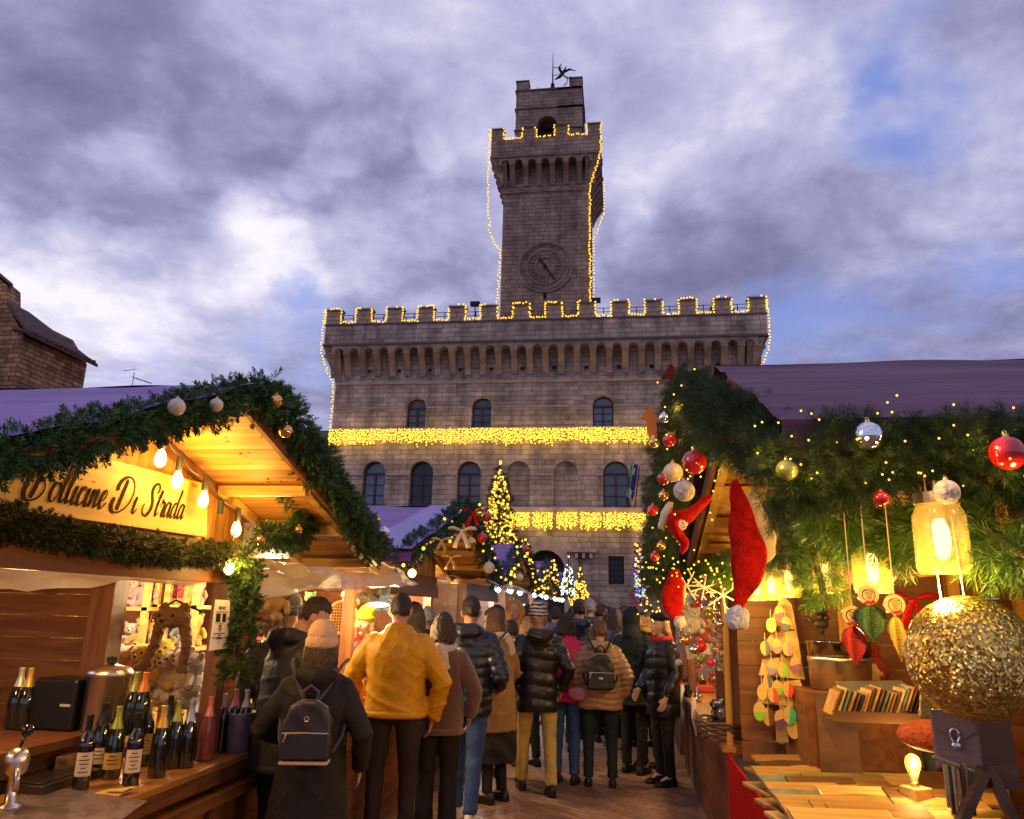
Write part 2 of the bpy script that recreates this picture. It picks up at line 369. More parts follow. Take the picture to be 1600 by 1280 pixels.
# ================================================================== shared materials
M_ = {}
M_['cable'] = mat('cable_black', (.02,.02,.02), .6)
M_['warm'] = glow('warm_bulb', (1, .56, .05), 2.0)
M_['warmdim'] = glow('warm_fairy_bulb', (1, .52, .04), 1.6)
M_['edison'] = glow('filament_bulb', (1, .60, .13), 7)
M_['cool'] = glow('cool_bulb', (.45, .75, 1), 4)
M_['blue'] = glow('blue_bulb', (.10, .30, 1), 3)
M_['stone'] = stonem('travertine_blocks', (.50,.40,.325), (.33,.26,.215), (.20,.16,.135), .85, .31, .6, .52)
M_['stone2'] = stonem('tower_blocks', (.38,.275,.215), (.25,.18,.145), (.13,.098,.08), .7, .28, .7, .45)
M_['trimstone'] = mat('dressed_stone', (.42,.32,.26), .85, var=.3, vscale=1.2, bump=.4, bscale=6, spec=.2)
M_['trim2'] = mat('dressed_dark_stone', (.26,.185,.15), .85, var=.35, vscale=1.5, bump=.4, bscale=6, spec=.2)
M_['darkstone'] = mat('dark_cap_stone', (.13,.10,.09), .9, var=.3, vscale=2)
M_['glass'] = mat('window_glass', (.035,.055,.09), .12, var=.4, vscale=.6, spec=.8)
M_['frame'] = mat('dark_window_frame', (.035,.028,.025), .5)
M_['iron'] = mat('black_iron', (.015,.015,.017), .5, metal=.6)
# ================================================================== ground
def ground():
    m = mat('brick_paving', (.16,.10,.07), .5); N = m.node_tree.nodes; L = m.node_tree.links; b = N['Principled BSDF']
    tc = N.new('ShaderNodeTexCoord'); mp = N.new('ShaderNodeMapping'); L.new(tc.outputs['Object'], mp.inputs[0]); mp.inputs['Rotation'].default_value = (0,0,R(40))
    br = N.new('ShaderNodeTexBrick'); L.new(mp.outputs[0], br.inputs['Vector']); br.inputs['Scale'].default_value = 1
    br.inputs['Brick Width'].default_value = .26; br.inputs['Row Height'].default_value = .07; br.inputs['Mortar Size'].default_value = .006
    br.inputs['Color1'].default_value = (.34,.17,.09,1); br.inputs['Color2'].default_value = (.20,.10,.06,1); br.inputs['Mortar'].default_value = (.08,.055,.04,1)
    t = N.new('ShaderNodeTexNoise'); L.new(tc.outputs['Object'], t.inputs['Vector']); t.inputs['Scale'].default_value = 1.3; t.inputs['Detail'].default_value = 8
    r = N.new('ShaderNodeMapRange'); L.new(t.outputs['Fac'], r.inputs[0]); r.inputs[1].default_value = .3; r.inputs[2].default_value = .7; r.inputs[3].default_value = .65; r.inputs[4].default_value = 1.35
    s = N.new('ShaderNodeVectorMath'); s.operation = 'SCALE'; L.new(br.outputs['Color'], s.inputs[0]); L.new(r.outputs[0], s.inputs['Scale']); L.new(s.outputs[0], b.inputs['Base Color'])
    r2 = N.new('ShaderNodeMapRange'); L.new(t.outputs['Fac'], r2.inputs[0]); r2.inputs[3].default_value = .42; r2.inputs[4].default_value = .8; L.new(r2.outputs[0], b.inputs['Roughness'])
    bp = N.new('ShaderNodeBump'); bp.invert = True; bp.inputs['Strength'].default_value = .6; bp.inputs['Distance'].default_value = .006; L.new(br.outputs['Fac'], bp.inputs['Height']); L.new(bp.outputs[0], b.inputs['Normal'])
    b1 = MB(); b1.add([(-600,-300,0),(600,-300,0),(600,1500,0),(-600,1500,0)], [(0,1,2,3)]); o = b1.build('ground', m); o['kind'] = 'structure'
ground()
# ================================================================== town hall
def wall_arch(mb, cx, z0, z1, w, y0, y1, n=10):
    mb.slab([(x, y0, z) for x, z in arch(cx, z0, z1, w, n)], (0, y1-y0, 0))
def arch_ring(mb, cx, z0, z1, w, t, y0, y1, n=12, legs=True):
    r = w/2; zs = z1-r; out = []; inn = []
    if legs: out.append((cx+r+t, z0)); inn.append((cx+r, z0))
    for i in range(n+1):
        a = math.pi*i/n; inn.append((cx+r*math.cos(a), zs+r*math.sin(a))); out.append((cx+(r+t)*math.cos(a), zs+(r+t)*math.sin(a)))
    if legs: out.append((cx-r-t, z0)); inn.append((cx-r, z0))
    for i in range(len(inn)-1):
        g = .012*w if not (legs and i in (0, len(inn)-2)) else 0
        mb.slab([(inn[i][0], y0, inn[i][1]), (out[i][0], y0, out[i][1]), (out[i+1][0], y0, out[i+1][1]), (inn[i+1][0], y0, inn[i+1][1])], (0, y1-y0, 0))
_wn = [0]
def window(root, cx, z0, z1, w, y, muntins=2, open_top=False):
    _wn[0] += 1; y = y+.10
    r = w/2; f = MB(); t = .09
    arch_ring(f, cx, z0, z1, w-2*t, t, y+.30, y+.42)
    f.box(cx-w/2+t, cx+w/2-t, y+.31, y+.41, z0, z0+.12)
    f.box(cx-.06, cx+.06, y+.29, y+.40, z0+.12, z1-r); f.box(cx-w/2+t, cx+w/2-t, y+.28, y+.41, z1-r-.06, z1-r+.06)
    for k in range(muntins):
        z = z0+(z1-r-z0)*(k+1)/(muntins+1)
        for q in (-1, 1): f.box(cx+(q*.06 if q > 0 else -w/2+t), cx+(w/2-t if q > 0 else -.06), y+.32, y+.38, z-.025, z+.025)
    o = f.build('window', M_['frame'], root)
    g = MB(); wall_arch(g, cx, z0+.02, z1-t*.5, w-2*t*.5, y+.38, y+.40)
    g.build('pane', (M_['glass'], mat('window_glass_sky', (.07,.11,.19), .10, var=.5, vscale=.9, spec=.9), mat('window_glass_dark', (.02,.025,.035), .2, var=.6, vscale=1.2), mat('window_glass_curtain', (.12,.12,.13), .25, var=.35, vscale=2.5, stretch=(4,4,.3)))[(_wn[0]*5) % 4], o)
def corbels(mb, arcs, fixed, a0, a1, z0, z1, over, n, axis, sgn):
    """brackets on the wall plane `fixed`, projecting by over (sgn gives the way out), carrying little arches"""
    p = (a1-a0)/n; bw = p*.38; z0 = z0+(z1-z0)*.14
    def q(a, out, z): return (a, fixed+sgn*out, z) if axis == 'x' else (fixed+sgn*out, a, z)
    zt = z1-p*.62
    for i in range(n+1):
        c = a0+p*i; prof = [(0, z0), (.12*over, z0+.05)] + [(over*(.12+.88*(k/5)**1.5), z0+.05+(zt-z0-.05)*(k/5)) for k in range(1, 6)] + [(0, zt)]
        A = [q(c-bw/2, o, z) for o, z in prof]; B = [q(c+bw/2, o, z) for o, z in prof]; m = len(prof)
        mb.add(A+B, [tuple(range(m)), tuple(reversed(range(m, 2*m)))]+[(k, m+k, m+(k+1) % m, (k+1) % m) for k in range(m)])
        cap = .03; mb.add([q(c-bw/2-cap, 0, zt), q(c+bw/2+cap, 0, zt), q(c+bw/2+cap, over+cap, zt), q(c-bw/2-cap, over+cap, zt), q(c-bw/2-cap, 0, zt+.1), q(c+bw/2+cap, 0, zt+.1), q(c+bw/2+cap, over+cap, zt+.1), q(c-bw/2-cap, over+cap, zt+.1)], [(0,3,2,1),(4,5,6,7),(0,1,5,4),(1,2,6,5),(2,3,7,6),(3,0,4,7)])
    # spandrel plates between the brackets: the arch soffits
    for i in range(n):
        c = a0+p*(i+.5); w = p-bw; r = w/2; zs = zt+.1; k = 8
        top = z1
        pts = [(c+r*math.cos(math.pi*j/k), zs+r*math.sin(math.pi*j/k)) for j in range(k+1)]
        for j in range(k):
            (xa, za), (xb, zb) = pts[j], pts[j+1]
            A = [q(xa, over, za), q(xa, over, top), q(xb, over, top), q(xb, over, zb)]; B = [q(xa, 0, za), q(xa, 0, top), q(xb, 0, top), q(xb, 0, zb)]
            mb.add(A+B, [(0,1,2,3),(7,6,5,4),(0,3,7,4)])
        for e in (-1, 1):
            xa, xb = sorted((c+e*r, c+e*p/2))
            A = [q(xa, over, zs), q(xb, over, zs), q(xb, over, top), q(xa, over, top)]; B = [q(xa, 0, zs), q(xb, 0, zs), q(xb, 0, top), q(xa, 0, top)]
            mb.add(A+B, [(0,1,2,3),(7,6,5,4)])
X0, X1, YF, YP = -18.15, 8.05, 46.0, 45.2
PX0, PX1 = -18.85, 8.9
LW = [(-15.18,1), (-12.14,0), (-9.15,1), (-0.2,1), (2.85,1), (5.85,0)]
UW = [-12.7, -8.5, -0.94, 3.2]
def town_hall():
    t = thing('town_hall', 'medieval stone town hall with battlements standing behind the market', 'town hall', (-5, 46, 0))
    w = MB(); w.box(X0, X1, YF, 60, 0, 19.0)
    wall = w.build('wall', M_['stone'], t)
    c = MB()
    for x, _ in LW: wall_arch(c, x, 7.62, 10.4, 1.5, YF-.5, YF+.6)
    for x in (-6.09, -3.2): wall_arch(c, x, 7.62, 10.4, 1.45, YF-.5, YF+.28)
    for x in UW: wall_arch(c, x, 12.5, 14.5, 1.27, YF-.5, YF+.6)
    wall_arch(c, -4.37, -.5, 5.05, 2.3, YF-.5, YF+1.2); c.box(-.68, .22, YF-.5, YF+.45, 3.15, 4.75)
    for x in (-10.6, 3.6): c.box(x-.45, x+.45, YF-.5, YF+.45, 3.15, 4.75)
    for i in range(0, 27, 2): x = PX0+.9+i*1.0; c.box(x-.13, x+.13, YF-.3, YF+.3, 16.15, 16.42)
    for x in (-5.9, -2.95): c.box(x-.28, x+.02, YF-.3, YF+.3, 7.75, 8.1)
    cut(wall, c)
    for x, g in LW: window(t, x, 7.62, 10.4, 1.5, YF, 2)
    for x in UW: window(t, x, 12.5, 14.5, 1.27, YF, 2)
    b = MB(); b.box(-5.5, -3.2, YF+.9, YF+1.1, 0, 5.0); b.build('door', mat('dark_door', (.03,.022,.018), .6), t)
    b = MB(); arch_ring(b, -4.37, 0, 5.05, 2.3, .85, YF-.06, YF+.2, 11); b.build('door_surround', M_['trimstone'], t)
    for x in (-.23, -10.6, 3.6):
        b = MB(); b.box(x-.45, x+.45, YF+.36, YF+.40, 3.15, 4.75); o = b.build('barred_window', mat('black_glass', (.012,.013,.018), .25), t)
        g = MB()
        for i in range(4): g.box(x-.36+i*.24, x-.33+i*.24, YF+.12, YF+.15, 3.15, 4.75)
        for i in range(5): g.box(x-.45, x+.45, YF+.10, YF+.13, 3.3+i*.32, 3.33+i*.32)
        g.build('grille', M_['iron'], o)
    b = MB()
    b.box(X0-.03, X1+.03, YF-.22, YF, 7.30, 7.55); b.box(X0, X1, YF-.14, YF, 7.18, 7.30)      # ledge
    def band(z, h, out, skip):
        xs = sorted(skip); a = X0
        for c_, w_ in xs: b.box(a, c_-w_/2, YF-out, YF, z, z+h); a = c_+w_/2
        b.box(a, X1, YF-out, YF, z, z+h)
    band(9.50, .10, .06, [(x, 1.56) for x, _ in LW]+[(-6.09, 1.5), (-3.2, 1.5)])
    band(13.80, .09, .06, [(x, 1.33) for x in UW]); band(12.38, .12, .1, [])
    b.box(X0, X1, YF-.12, YF, 15.40, 15.52)
    for i in range(3): b.bx((-2.1+i*.42-.42, YF-.2, 4.72), (.16, .4, .28))
    b.box(-3.1, -1.4, YF-.42, YF, 4.92, 5.06)
    b.build('string_course', M_['trimstone'], t)
    a = MB(); corbels(a, None, YF, PX0+.55, PX1-.55, 15.56, 17.84, YF-YP, 27, 'x', -1); 
    for xs, sg in ((X0, -1), (X1, 1)): corbels(a, None, xs, YF-.4, 60, 15.56, 17.84, .72, 14, 'y', sg)
    for xs, sg in ((X0, -1), (X1, 1)):   # swelling corner brackets
        rings = []
        for k in range(9):
            f = k/8; o = .05+.72*f**1.5; z = 15.56+2.2*f
            x_a, x_b = (xs-o, xs+.35) if sg < 0 else (xs-.35, xs+o)
            rings.append([V(x_a, YF-o, z), V(x_b, YF-o, z), V(x_b, YF+.3, z), V(x_a, YF+.3, z)])
        a.loft(rings)
    a.build('corbel_arcade', mat('shaded_corbel_stone', (.29,.215,.17), .9, var=.45, vscale=1.1, bump=.6, bscale=5, spec=.2), t)  # shade inside the little arches is put into this darker stone colour
    p = MB(); p.box(PX0, PX1, YP, YP+.55, 17.94, 19.22); p.box(PX0, PX0+.55, YP+.55, 60.8, 17.94, 19.22); p.box(PX1-.55, PX1, YP+.55, 60.8, 17.94, 19.22)
    p.box(PX0, PX1, 60.2, 60.8, 17.94, 19.22)
    p.build('parapet', M_['stone'], t)
    p = MB(); p.box(PX0-.08, PX1+.08, YP-.08, YP+.3, 17.82, 17.94); p.box(PX0-.06, PX1+.06, YP-.06, YP+.6, 19.22, 19.30); p.box(PX0-.08, PX0+.3, YP+.3, 60.8, 17.82, 17.94); p.box(PX1-.3, PX1+.08, YP+.3, 60.8, 17.82, 17.94)
    p.box(PX0+.5, PX1-.5, YP+.5, 60.3, 18.3, 18.5)
    p.build('moulding', M_['darkstone'], t)
    mer = MB(); mer.box(-.5, .5, 0, .55, 0, .93); mer.m = 1; mer.box(-.56, .56, -.06, .61, .93, 1.03)
    first = None; MX = [PX0+.5+2.057*i for i in range(14)]
    for i, x in enumerate(MX):
        if not first:
            first = mer.build('merlon', [M_['stone'], M_['darkstone']], t, local=True); o = first
        else: o = first.copy(); COL.objects.link(o)
        o.location = (x+5, YP-46, 19.30)
    for k in range(1, 6):
        for x in (PX0, PX1-.55):
            o = first.copy(); COL.objects.link(o); o.rotation_euler = (0,0,R(90)); o.location = (x+.55+5, YP-46+.5+2.3*k, 19.30)
    rl = MB()
    for z in (19.5, 19.75, 20.0, 20.25): rl.bar((PX0+.8, YP+.9, z), (PX1-.8, YP+.9, z), .035, .035)
    for x in MX[:-1]: rl.bar((x+1.03, YP+.9, 18.5), (x+1.03, YP+.9, 20.28), .05, .05)
    rl.build('railing', M_['iron'], t)
    for x in (-9.15, -1.35):
        f = MB(); f.bx((x, YP+.8, 20.75), (.6, .3, .28)); f.bar((x, YP+.85, 19.2), (x, YP+.85, 20.6), .06, .06); f.build('floodlight', M_['iron'], t)
    # ---- tower
    TX0, TX1, TY0, TY1 = -7.50, -1.75, 46.0, 51.7
    tw = MB(); tw.box(TX0, TX1, TY0, TY1, 18.9, 30.9); tw = tw.build('tower', M_['stone2'], t)
    c = MB(); c.box(-4.55, -3.95, 45.5, 46.5, 19.6, 20.45); c.box(-4.72, -4.5, 45.5, 46.4, 20.9, 21.5); cut(tw, c)
    a = MB(); a.box(TX0-.04, TX1+.04, TY0-.08, TY0, 28.62, 28.74)
    corbels(a, None, TY0, TX0-.25, TX1+.25, 28.74, 30.86, .78, 7, 'x', -1)
    corbels(a, None, TX1, TY0-.3, TY1+.3, 28.74, 30.86, .75, 7, 'y', 1); corbels(a, None, TX0, TY0-.3, TY1+.3, 28.74, 30.86, .75, 7, 'y', -1)
    for xs, sg in ((TX0, -1), (TX1, 1)):
        rings = []
        for k in range(7):
            f = k/6; o = .05+.72*f**1.4; z = 28.74+2.1*f; x_a, x_b = (xs-o, xs+.25) if sg < 0 else (xs-.25, xs+o)
            rings.append([V(x_a, TY0-o, z), V(x_b, TY0-o, z), V(x_b, TY0+.3, z), V(x_a, TY0+.3, z)])
        a.loft(rings)
    a.box(TX0-.86, TX1+.82, TY0-.86, TY1+.8, 30.86, 30.96)
    a.build('tower_corbels', M_['trim2'], tw)
    a = MB(); QX0, QX1, QY0, QY1 = TX0-.8, TX1+.76, TY0-.8, TY1+.75
    a.box(QX0, QX1, QY0, QY0+.45, 30.96, 32.2); a.box(QX0, QX0+.45, QY0+.45, QY1, 30.96, 32.2); a.box(QX1-.45, QX1, QY0+.45, QY1, 30.96, 32.2); a.box(QX0+.45, QX1-.45, QY1-.45, QY1, 30.96, 32.2)
    a.build('tower_parapet', M_['stone2'], tw)
    m2 = MB(); m2.box(-.42, .42, 0, .42, 0, .82); m2.m = 1; m2.box(-.48, .48, -.05, .47, .82, .9)
    f2 = None
    for i in range(4):
        for y, full in ((QY0, 1), (QY1-.45, 1)):
            x = QX0+.42+(QX1-QX0-.84)*i/3
            if not f2: f2 = m2.build('merlon', [M_['stone2'], M_['darkstone']], tw, local=True); o = f2
            else: o = f2.copy(); COL.objects.link(o)
            o.location = (x+5, y-46, 32.2)
    for k in (1, 2):
        o = f2.copy(); COL.objects.link(o); o.rotation_euler = (0,0,R(90)); o.location = (QX1+5, QY0+.45+2.1*k-46, 32.2)
    a = MB(); a.box(-6.95, -2.30, 47, 51.2, 30.6, 37.35); tr = a.build('belfry', M_['stone2'], tw)
    c = MB(); wall_arch(c, -4.72, 31.2, 35.15, 1.42, 46, 52.5)
    c.slab([(-8, y-0, z) for y, z in arch(49.1, 31.2, 35.15, 1.42)], (7, 0, 0)); cut(tr, c)
    a = MB()
    for z in (34.05, 35.75, 37.25):
        for x0, x1, y0, y1 in ((-7.03, -5.43 if z < 35 else -2.22, 46.92, 47), (-4.0, -2.22, 46.92, 47), (-2.30, -2.22, 47, 51.2), (-7.03, -6.95, 47, 51.2)): a.box(x0, x1, y0, y1, z, z+.1)
    a.build('belfry_moulding', M_['darkstone'], tw)
    for x in (-6.5, -2.72):
        for y in (47.0, 50.4):
            a = MB(); a.box(x-.45, x+.42, y, y+.75, 37.35, 38.05); a.m = 1; a.box(x-.5, x+.47, y-.05, y+.8, 38.05, 38.14); a.build('merlon', [M_['stone2'], M_['darkstone']], tw)
    v = MB(); c0 = V(-4.55, 49, 37.35)
    for k in range(4):
        a_ = R(45+90*k); d = V(math.cos(a_), math.sin(a_), 0); v.tube([c0+d*1.1, c0+d*.75+V(0,0,.7), c0+V(0,0,1.75)], .045, 5); v.tube([c0+d*1.1+V(0,0,.1), c0+d*1.45+V(0,0,.45), c0+d*1.4+V(0,0,.95)], .03, 4)
    v.tube([c0, c0+V(0,0,1.8), c0+V(0,0,4.6)], [.06,.06,.015], 6); v.sph(c0+V(0,0,1.8), .16, 8, 6)
    # cut-out iron bird figure that turns with the wind
    b0 = c0+V(.75,0,2.7); 
    v.tube([b0+V(-.6,0,-.45), b0+V(-.2,0,-.2), b0+V(.1,0,.2), b0+V(.25,0,.6)], [.06,.2,.24,.07], 7, flat=.3)
    v.tube([b0+V(0,0,.1), b0+V(.5,0,.35), b0+V(1.0,0,.15)], [.16,.12,.02], 6, flat=.3); v.tube([b0+V(-.1,0,.1), b0+V(-.3,0,.55), b0+V(-.1,0,.9)], [.12,.09,.02], 6, flat=.3)
    v.tube([b0+V(0,0,-.1), b0+V(.35,0,-.4), b0+V(.3,0,-.85), b0+V(.0,0,-1.0)], [.1,.12,.07,.02], 6, flat=.3); v.tube([b0+V(.3,0,-.4), b0+V(.65,0,-.3), b0+V(.75,0,-.65)], [.06,.05,.02], 5, flat=.3)
    v.tube([c0+V(0,0,2.6), b0], .03, 4); v.tube([c0+V(0,0,3.3), b0+V(0,0,.5)], .03, 4)
    v.build('weather_vane', M_['iron'], tw)
    k = MB(); cc = V(-4.61, 45.97, 23.17)
    def ring(r, t_, o_): 
        k.tube([cc+V(r*math.cos(2*math.pi*i/36), -o_, r*math.sin(2*math.pi*i/36)) for i in range(37)], t_, 6, caps=False)
    ring(1.72, .10, 0); ring(1.55, .04, 0); ring(1.2, .06, 0); ring(.66, .05, 0)
    for i in range(24):
        a_ = math.pi*2*i/24+.1; d = V(math.cos(a_), 0, math.sin(a_)); h = .16 if i % 2 else .26; k.bar(cc+d*(1.0-h), cc+d*(1.0+h*.3), .05, .07, (0,1,0))
    k.build('clock_face', M_['trim2'], tw)
    h = MB(); d = V(-.42, 0, .62).normalized(); h.bar(cc+V(0,-.12,0)+d*.75, cc+V(0,-.12,0)-d*1.15, .12, .05, (0,1,0)); h.sph(cc+V(0,-.12,0), (.16,.06,.16), 8, 6); h.build('clock_hand', M_['iron'], tw)
    return MX
MX = town_hall()
def hall_lights():
    # outline of the battlements
    g = 'strings of warm lamps on the town hall'
    path = []
    for i, x in enumerate(MX):
        z0, z1 = 19.38, 20.36
        path += [(x-.54, YP-.1, z0), (x-.54, YP-.1, z1), (x+.54, YP-.1, z1), (x+.54, YP-.1, z0)]
    n = len(path)
    for k, (a, b, lab) in enumerate(((0, 20, 'warm string lights outlining the battlements left of the stone tower'), (19, 37, 'warm string lights outlining the battlements below the clock tower'), (36, n, 'warm string lights outlining the battlements right of the stone tower'))):
        seg = path[a:b]; pts = [p+V(random.gauss(0,.02), 0, random.gauss(0,.025)) for p in sample(seg, .17)]
        pts = [p for p in pts if not (p.z > 20.3 and random.random() < .45)]
        light_string(lab, pts, .060, M_['warmdim'], [seg], g, cr=.012)
    def s(lab, path, step=.17, r=.058): 
        pts = [p+V(random.gauss(0,.03), 0, random.gauss(0,.02)) for p in sample(path, step)]
        light_string(lab, pts, r, M_['warmdim'], [path], g, cr=.012)
    s('warm string lights running down the left corner of the town hall', [(-18.95,45.1,20.3),(-18.98,45.1,19),(-19.0,45.1,17.8),(-18.95,45.1,17.2),(-18.6,45.4,16.2),(-18.25,45.8,15.5),(-18.2,45.85,13),(-18.2,45.85,11)], .2)
    s('warm string lights running down the right corner of the town hall', [(8.95,45.1,20.3),(8.98,45.1,18.9),(9.0,45.1,17.6),(8.85,45.1,16.9),(8.5,45.5,16.0),(8.15,45.9,15.4),(8.12,45.9,12)], .2)
    s('warm string lights hanging free off the left of the tower', [(-8.42,45.1,33.0),(-8.42,45.1,31),(-8.4,45.1,29),(-8.35,45.1,27),(-8.2,45.3,25.4),(-7.9,45.6,24.7),(-7.6,45.9,24.6),(-7.62,45.9,23),(-7.68,45.85,20.5)], .2)
    s('warm string lights down the front right edge of the tower', [(-.95,45.1,32.0),(-.95,45.1,31.1),(-1.1,45.2,30.4),(-1.72,45.85,28.8),(-1.72,45.85,25),(-1.70,45.85,20.5)], .15)
    s('warm string lights down the back right edge of the tower', [(-.92,52.5,33.0),(-.92,52.5,30.4),(-1.2,52.0,29.2),(-1.68,51.8,28.0),(-1.68,51.8,24),(-1.68,51.8,20.5)], .25)
    pth = []; QX0, QX1 = -8.3, -.99
    for i in range(4):
        x = QX0+.42+(QX1-QX0-.84)*i/3; pth += [(x-.46, 45.1, 32.25), (x-.46, 45.1, 33.1)] + [(x+.46, 45.1, 33.1), (x+.46, 45.1, 32.25)]
    pts = [p+V(random.gauss(0,.03), 0, random.gauss(0,.02)) for p in sample(pth, .17) if not p.z > 33.06]
    light_string('warm string lights outlining the small battlements of the tower top', pts, .055, M_['warmdim'], [pth], g, cr=.012)
    # light curtains
    def curtain(lab, x0, x1, ztop, drop, scallop, dens):
        pts = []; x = x0; cab = []
        while x < x1:
            ph = (x-x0) % scallop/scallop; f = .72+.28*math.sin(math.pi*ph) if scallop > 1 else .88+.12*math.sin(x*1.7)*math.sin(x*.6)
            L = drop*f*random.uniform(.75, 1.1); z = ztop
            if not (scallop > 1 and (ph < .05 or ph > .95)):
                cab.append([(x, YF-.28, ztop+.04), (x, YF-.28, ztop-L)])
                while z > ztop-L: pts.append(V(x+random.gauss(0,.03), YF-.28+random.uniform(-.05,.03), z+random.gauss(0,.03))); z -= dens
            x += random.uniform(.06, .12)
        cab.append([(x0, YF-.28, ztop+.04), (x1, YF-.28, ztop+.04)])
        light_string(lab, pts, .048, M_['warm'], cab, 'curtains of warm lamps across the town hall', 'light_curtain', 'string lights', cr=.006)
    curtain('upper curtain of warm lights under the arched top windows of the town hall', -18.2, 6.5, 12.33, 1.0, .5, .125)
    curtain('lower curtain of warm lights hanging in scallops from the stone ledge', -9.5, 5.5, 7.2, 1.02, 1.42, .11)
hall_lights()
def real_glow():   # the light that the thousands of curtain bulbs throw on the stone
    for x in np.arange(-17, 6, 1.9): lamp((x, YF-.75, 11.8), 26, (1, .6, .15), .5, 'curtain_light')
    for x in np.arange(-8.5, 6, 1.9): lamp((x, YF-.75, 6.7), 24, (1, .6, .15), .5, 'curtain_light')
real_glow()
# flags
def flags():
    for u, z0, dz, cols, lab in ((983, 8.1, 1.9, ((.02,.18,.05), (.65,.6,.6), (.5,.02,.02)), 'green white and red flag hanging by the right arched window'), (992, 8.0, 2.0, ((.01,.02,.16),), 'dark blue flag hanging beside the tricolour flag')):
        x = at(u, 765, Y=45.4).x; t = thing('flag', lab, 'flag', (x, 45.9, 7.6), 'flags on the town hall front')
        b = MB(); b.tube([(x, 45.95, 7.6), (x+.28, 45.1, 9.9)], .03, 6); b.build('flagpole', M_['iron'], t)
        for i, c in enumerate(cols):
            b = MB(); n = 8; k = len(cols); rows = []
            for r_ in range(n+1):
                f = r_/n; z = z0+dz*(1-f)
                rows.append([V(x+.25-.3*f+(.09*(i+jj*1.0)-.1)*(1.4 if k > 1 else 3), 45.12+.1*math.sin(3*f*3+i+jj*2.0)+.03*i, z-.12*jj*i) for jj in (0, 1)])
            vs = [p for r_ in rows for p in r_]; b.add(vs, [(2*r_, 2*r_+1, 2*r_+3, 2*r_+2) for r_ in range(n)])
            o = b.build('cloth', mat('flag_%d_%d' % (u, i), c, .8), t); sd = o.modifiers.new('s', 'SOLIDIFY'); sd.thickness = .02
flags()
def folk_far():
    pass
# ================================================================== church and houses
def church():
    m = stonem('church_rubble', (.50,.27,.14), (.22,.12,.07), (.10,.06,.04), .36, .13, 1.0, .65, .012)
    tile = mat('roof_tiles', (.10,.06,.05), .9, var=.4, vscale=6, bump=.8, bscale=14)
    t = thing('stone_church', 'old rubble stone church with tiled eaves at the left edge', 'church', (-16, 17.8, 0))
    b = MB(); f = [at(37, 524, Y=17.8), at(14, 482, Y=17.8), at(-90, 430, Y=17.8)]
    f = [V(-16, 17.8, f[0].z), f[1], f[2]]
    b.slab([(-16, 17.8, 0)] + f + [(f[2].x, 17.8, 0)], (0, 2.6, 0)); b.build('wall', m, t)
    ze = f[0].z
    r = MB(); o = V(.22, -.15, .02); r.slab([f[0]+V(.25,-.12,-.05), f[1]+V(0,-.12,.08), f[1]+V(0,.7,.08), f[0]+V(.25,2.75,-.05)], (0,0,.10))
    for i in range(14): y = 17.75+i*.2; r.tube([f[0]+V(.28, y-17.8, 0.06), f[0]+V(-.3, y-17.8, .16)], .06, 6)
    r.build('roof', tile, t)
    b = MB(); n_ = [at(u, v, Y=18.35) for u, v in ((-60, 384), (12, 447), (12, 640), (-60, 640))]; b.slab(n_, (0, .5, 0)); b.build('nave_wall', m, t)
    r = MB(); p = at(26, 452, Y=18.3); q = at(-60, 372, Y=18.3); r.slab([at(20,449,Y=18.32), at(-60,381,Y=18.32), at(-60,378,Y=18.9), at(20,446,Y=18.9)], (0,0,.05)); r.build('nave_roof', tile, t)
    # house left of the town hall with its aerial
    t = thing('terraced_house', 'dark tiled house just left of the town hall', 'house', (-26, 47, 0))
    b = MB(); b.box(-46, -18.7, 47, 56, 0, 11.9); b.build('wall', M_['stone2'], t)
    r = MB(); r.slab([(-46.5, 46.4, 11.8), (-18.6, 46.4, 11.8), (-18.6, 51.5, 13.5), (-46.5, 51.5, 13.5)], (0, 0, .18)); r.slab([(-46.5, 56.6, 11.8), (-18.6, 56.6, 11.8), (-18.6, 51.5, 13.5), (-46.5, 51.5, 13.5)], (0, 0, .18)); r.build('roof', tile, t)
    a = at(207, 600, Y=51); x = a.x; z = a.z
    m_ = MB(); m_.tube([(x, 51, 13.4), (x, 51, z+.9)], .035, 5); m_.tube([(x-.9, 51, z+1.05), (x+.1, 51, z+1.15)], .025, 4); m_.tube([(x-.1, 51, z+.55), (x+1.4, 51.3, z+.1)], .03, 4)
    for i in range(6): m_.bar((x+i*.22, 50.7, z+.5-i*.07), (x+i*.22, 51.5, z+.5-i*.07), .02, .02)
    tag(m_.build('rooftop_aerial', mat('aerial_metal', (.35,.37,.42), .4, metal=.7), None), 'thin television aerial rising over the left tarpaulin roof', 'aerial')
church()
# ================================================================== foliage
def sprig_template(K, spread, nl, nw, seed=0, curve=.15):
    rs = np.random.RandomState(seed); v = []
    for k in range(K):
        t = .05+.95*k/K; a = 2.4*k+rs.uniform(-.4,.4); sp = spread*(1.15-.7*t)*rs.uniform(.75, 1.2); L = nl*rs.uniform(.75, 1.15)*(1.1-.35*t)
        d = np.array([math.sin(sp)*math.cos(a), math.sin(sp)*math.sin(a), math.cos(sp)]); b = np.array([0,0,t]); s = np.cross(d, [0,0,1.]); s /= (np.linalg.norm(s)+1e-6)
        tilt = rs.uniform(0, 6.28); n2 = np.cross(d, s); s = s*math.cos(tilt)+n2*math.sin(tilt)
        tip = b+d*L+np.array([0,0,-curve*L*.2]); mid = b+d*L*.5
        v += [b, mid+s*nw, tip, mid-s*nw]
    # the twig itself
    v += [np.array([.012,0,-.15]), np.array([.012,0,1]), np.array([-.012,0,1]), np.array([-.012,0,-.15])]
    v = np.array(v); return v, np.arange(len(v)).reshape(-1, 4)
FIR = sprig_template(30, 1.0, .42, .045, 1)
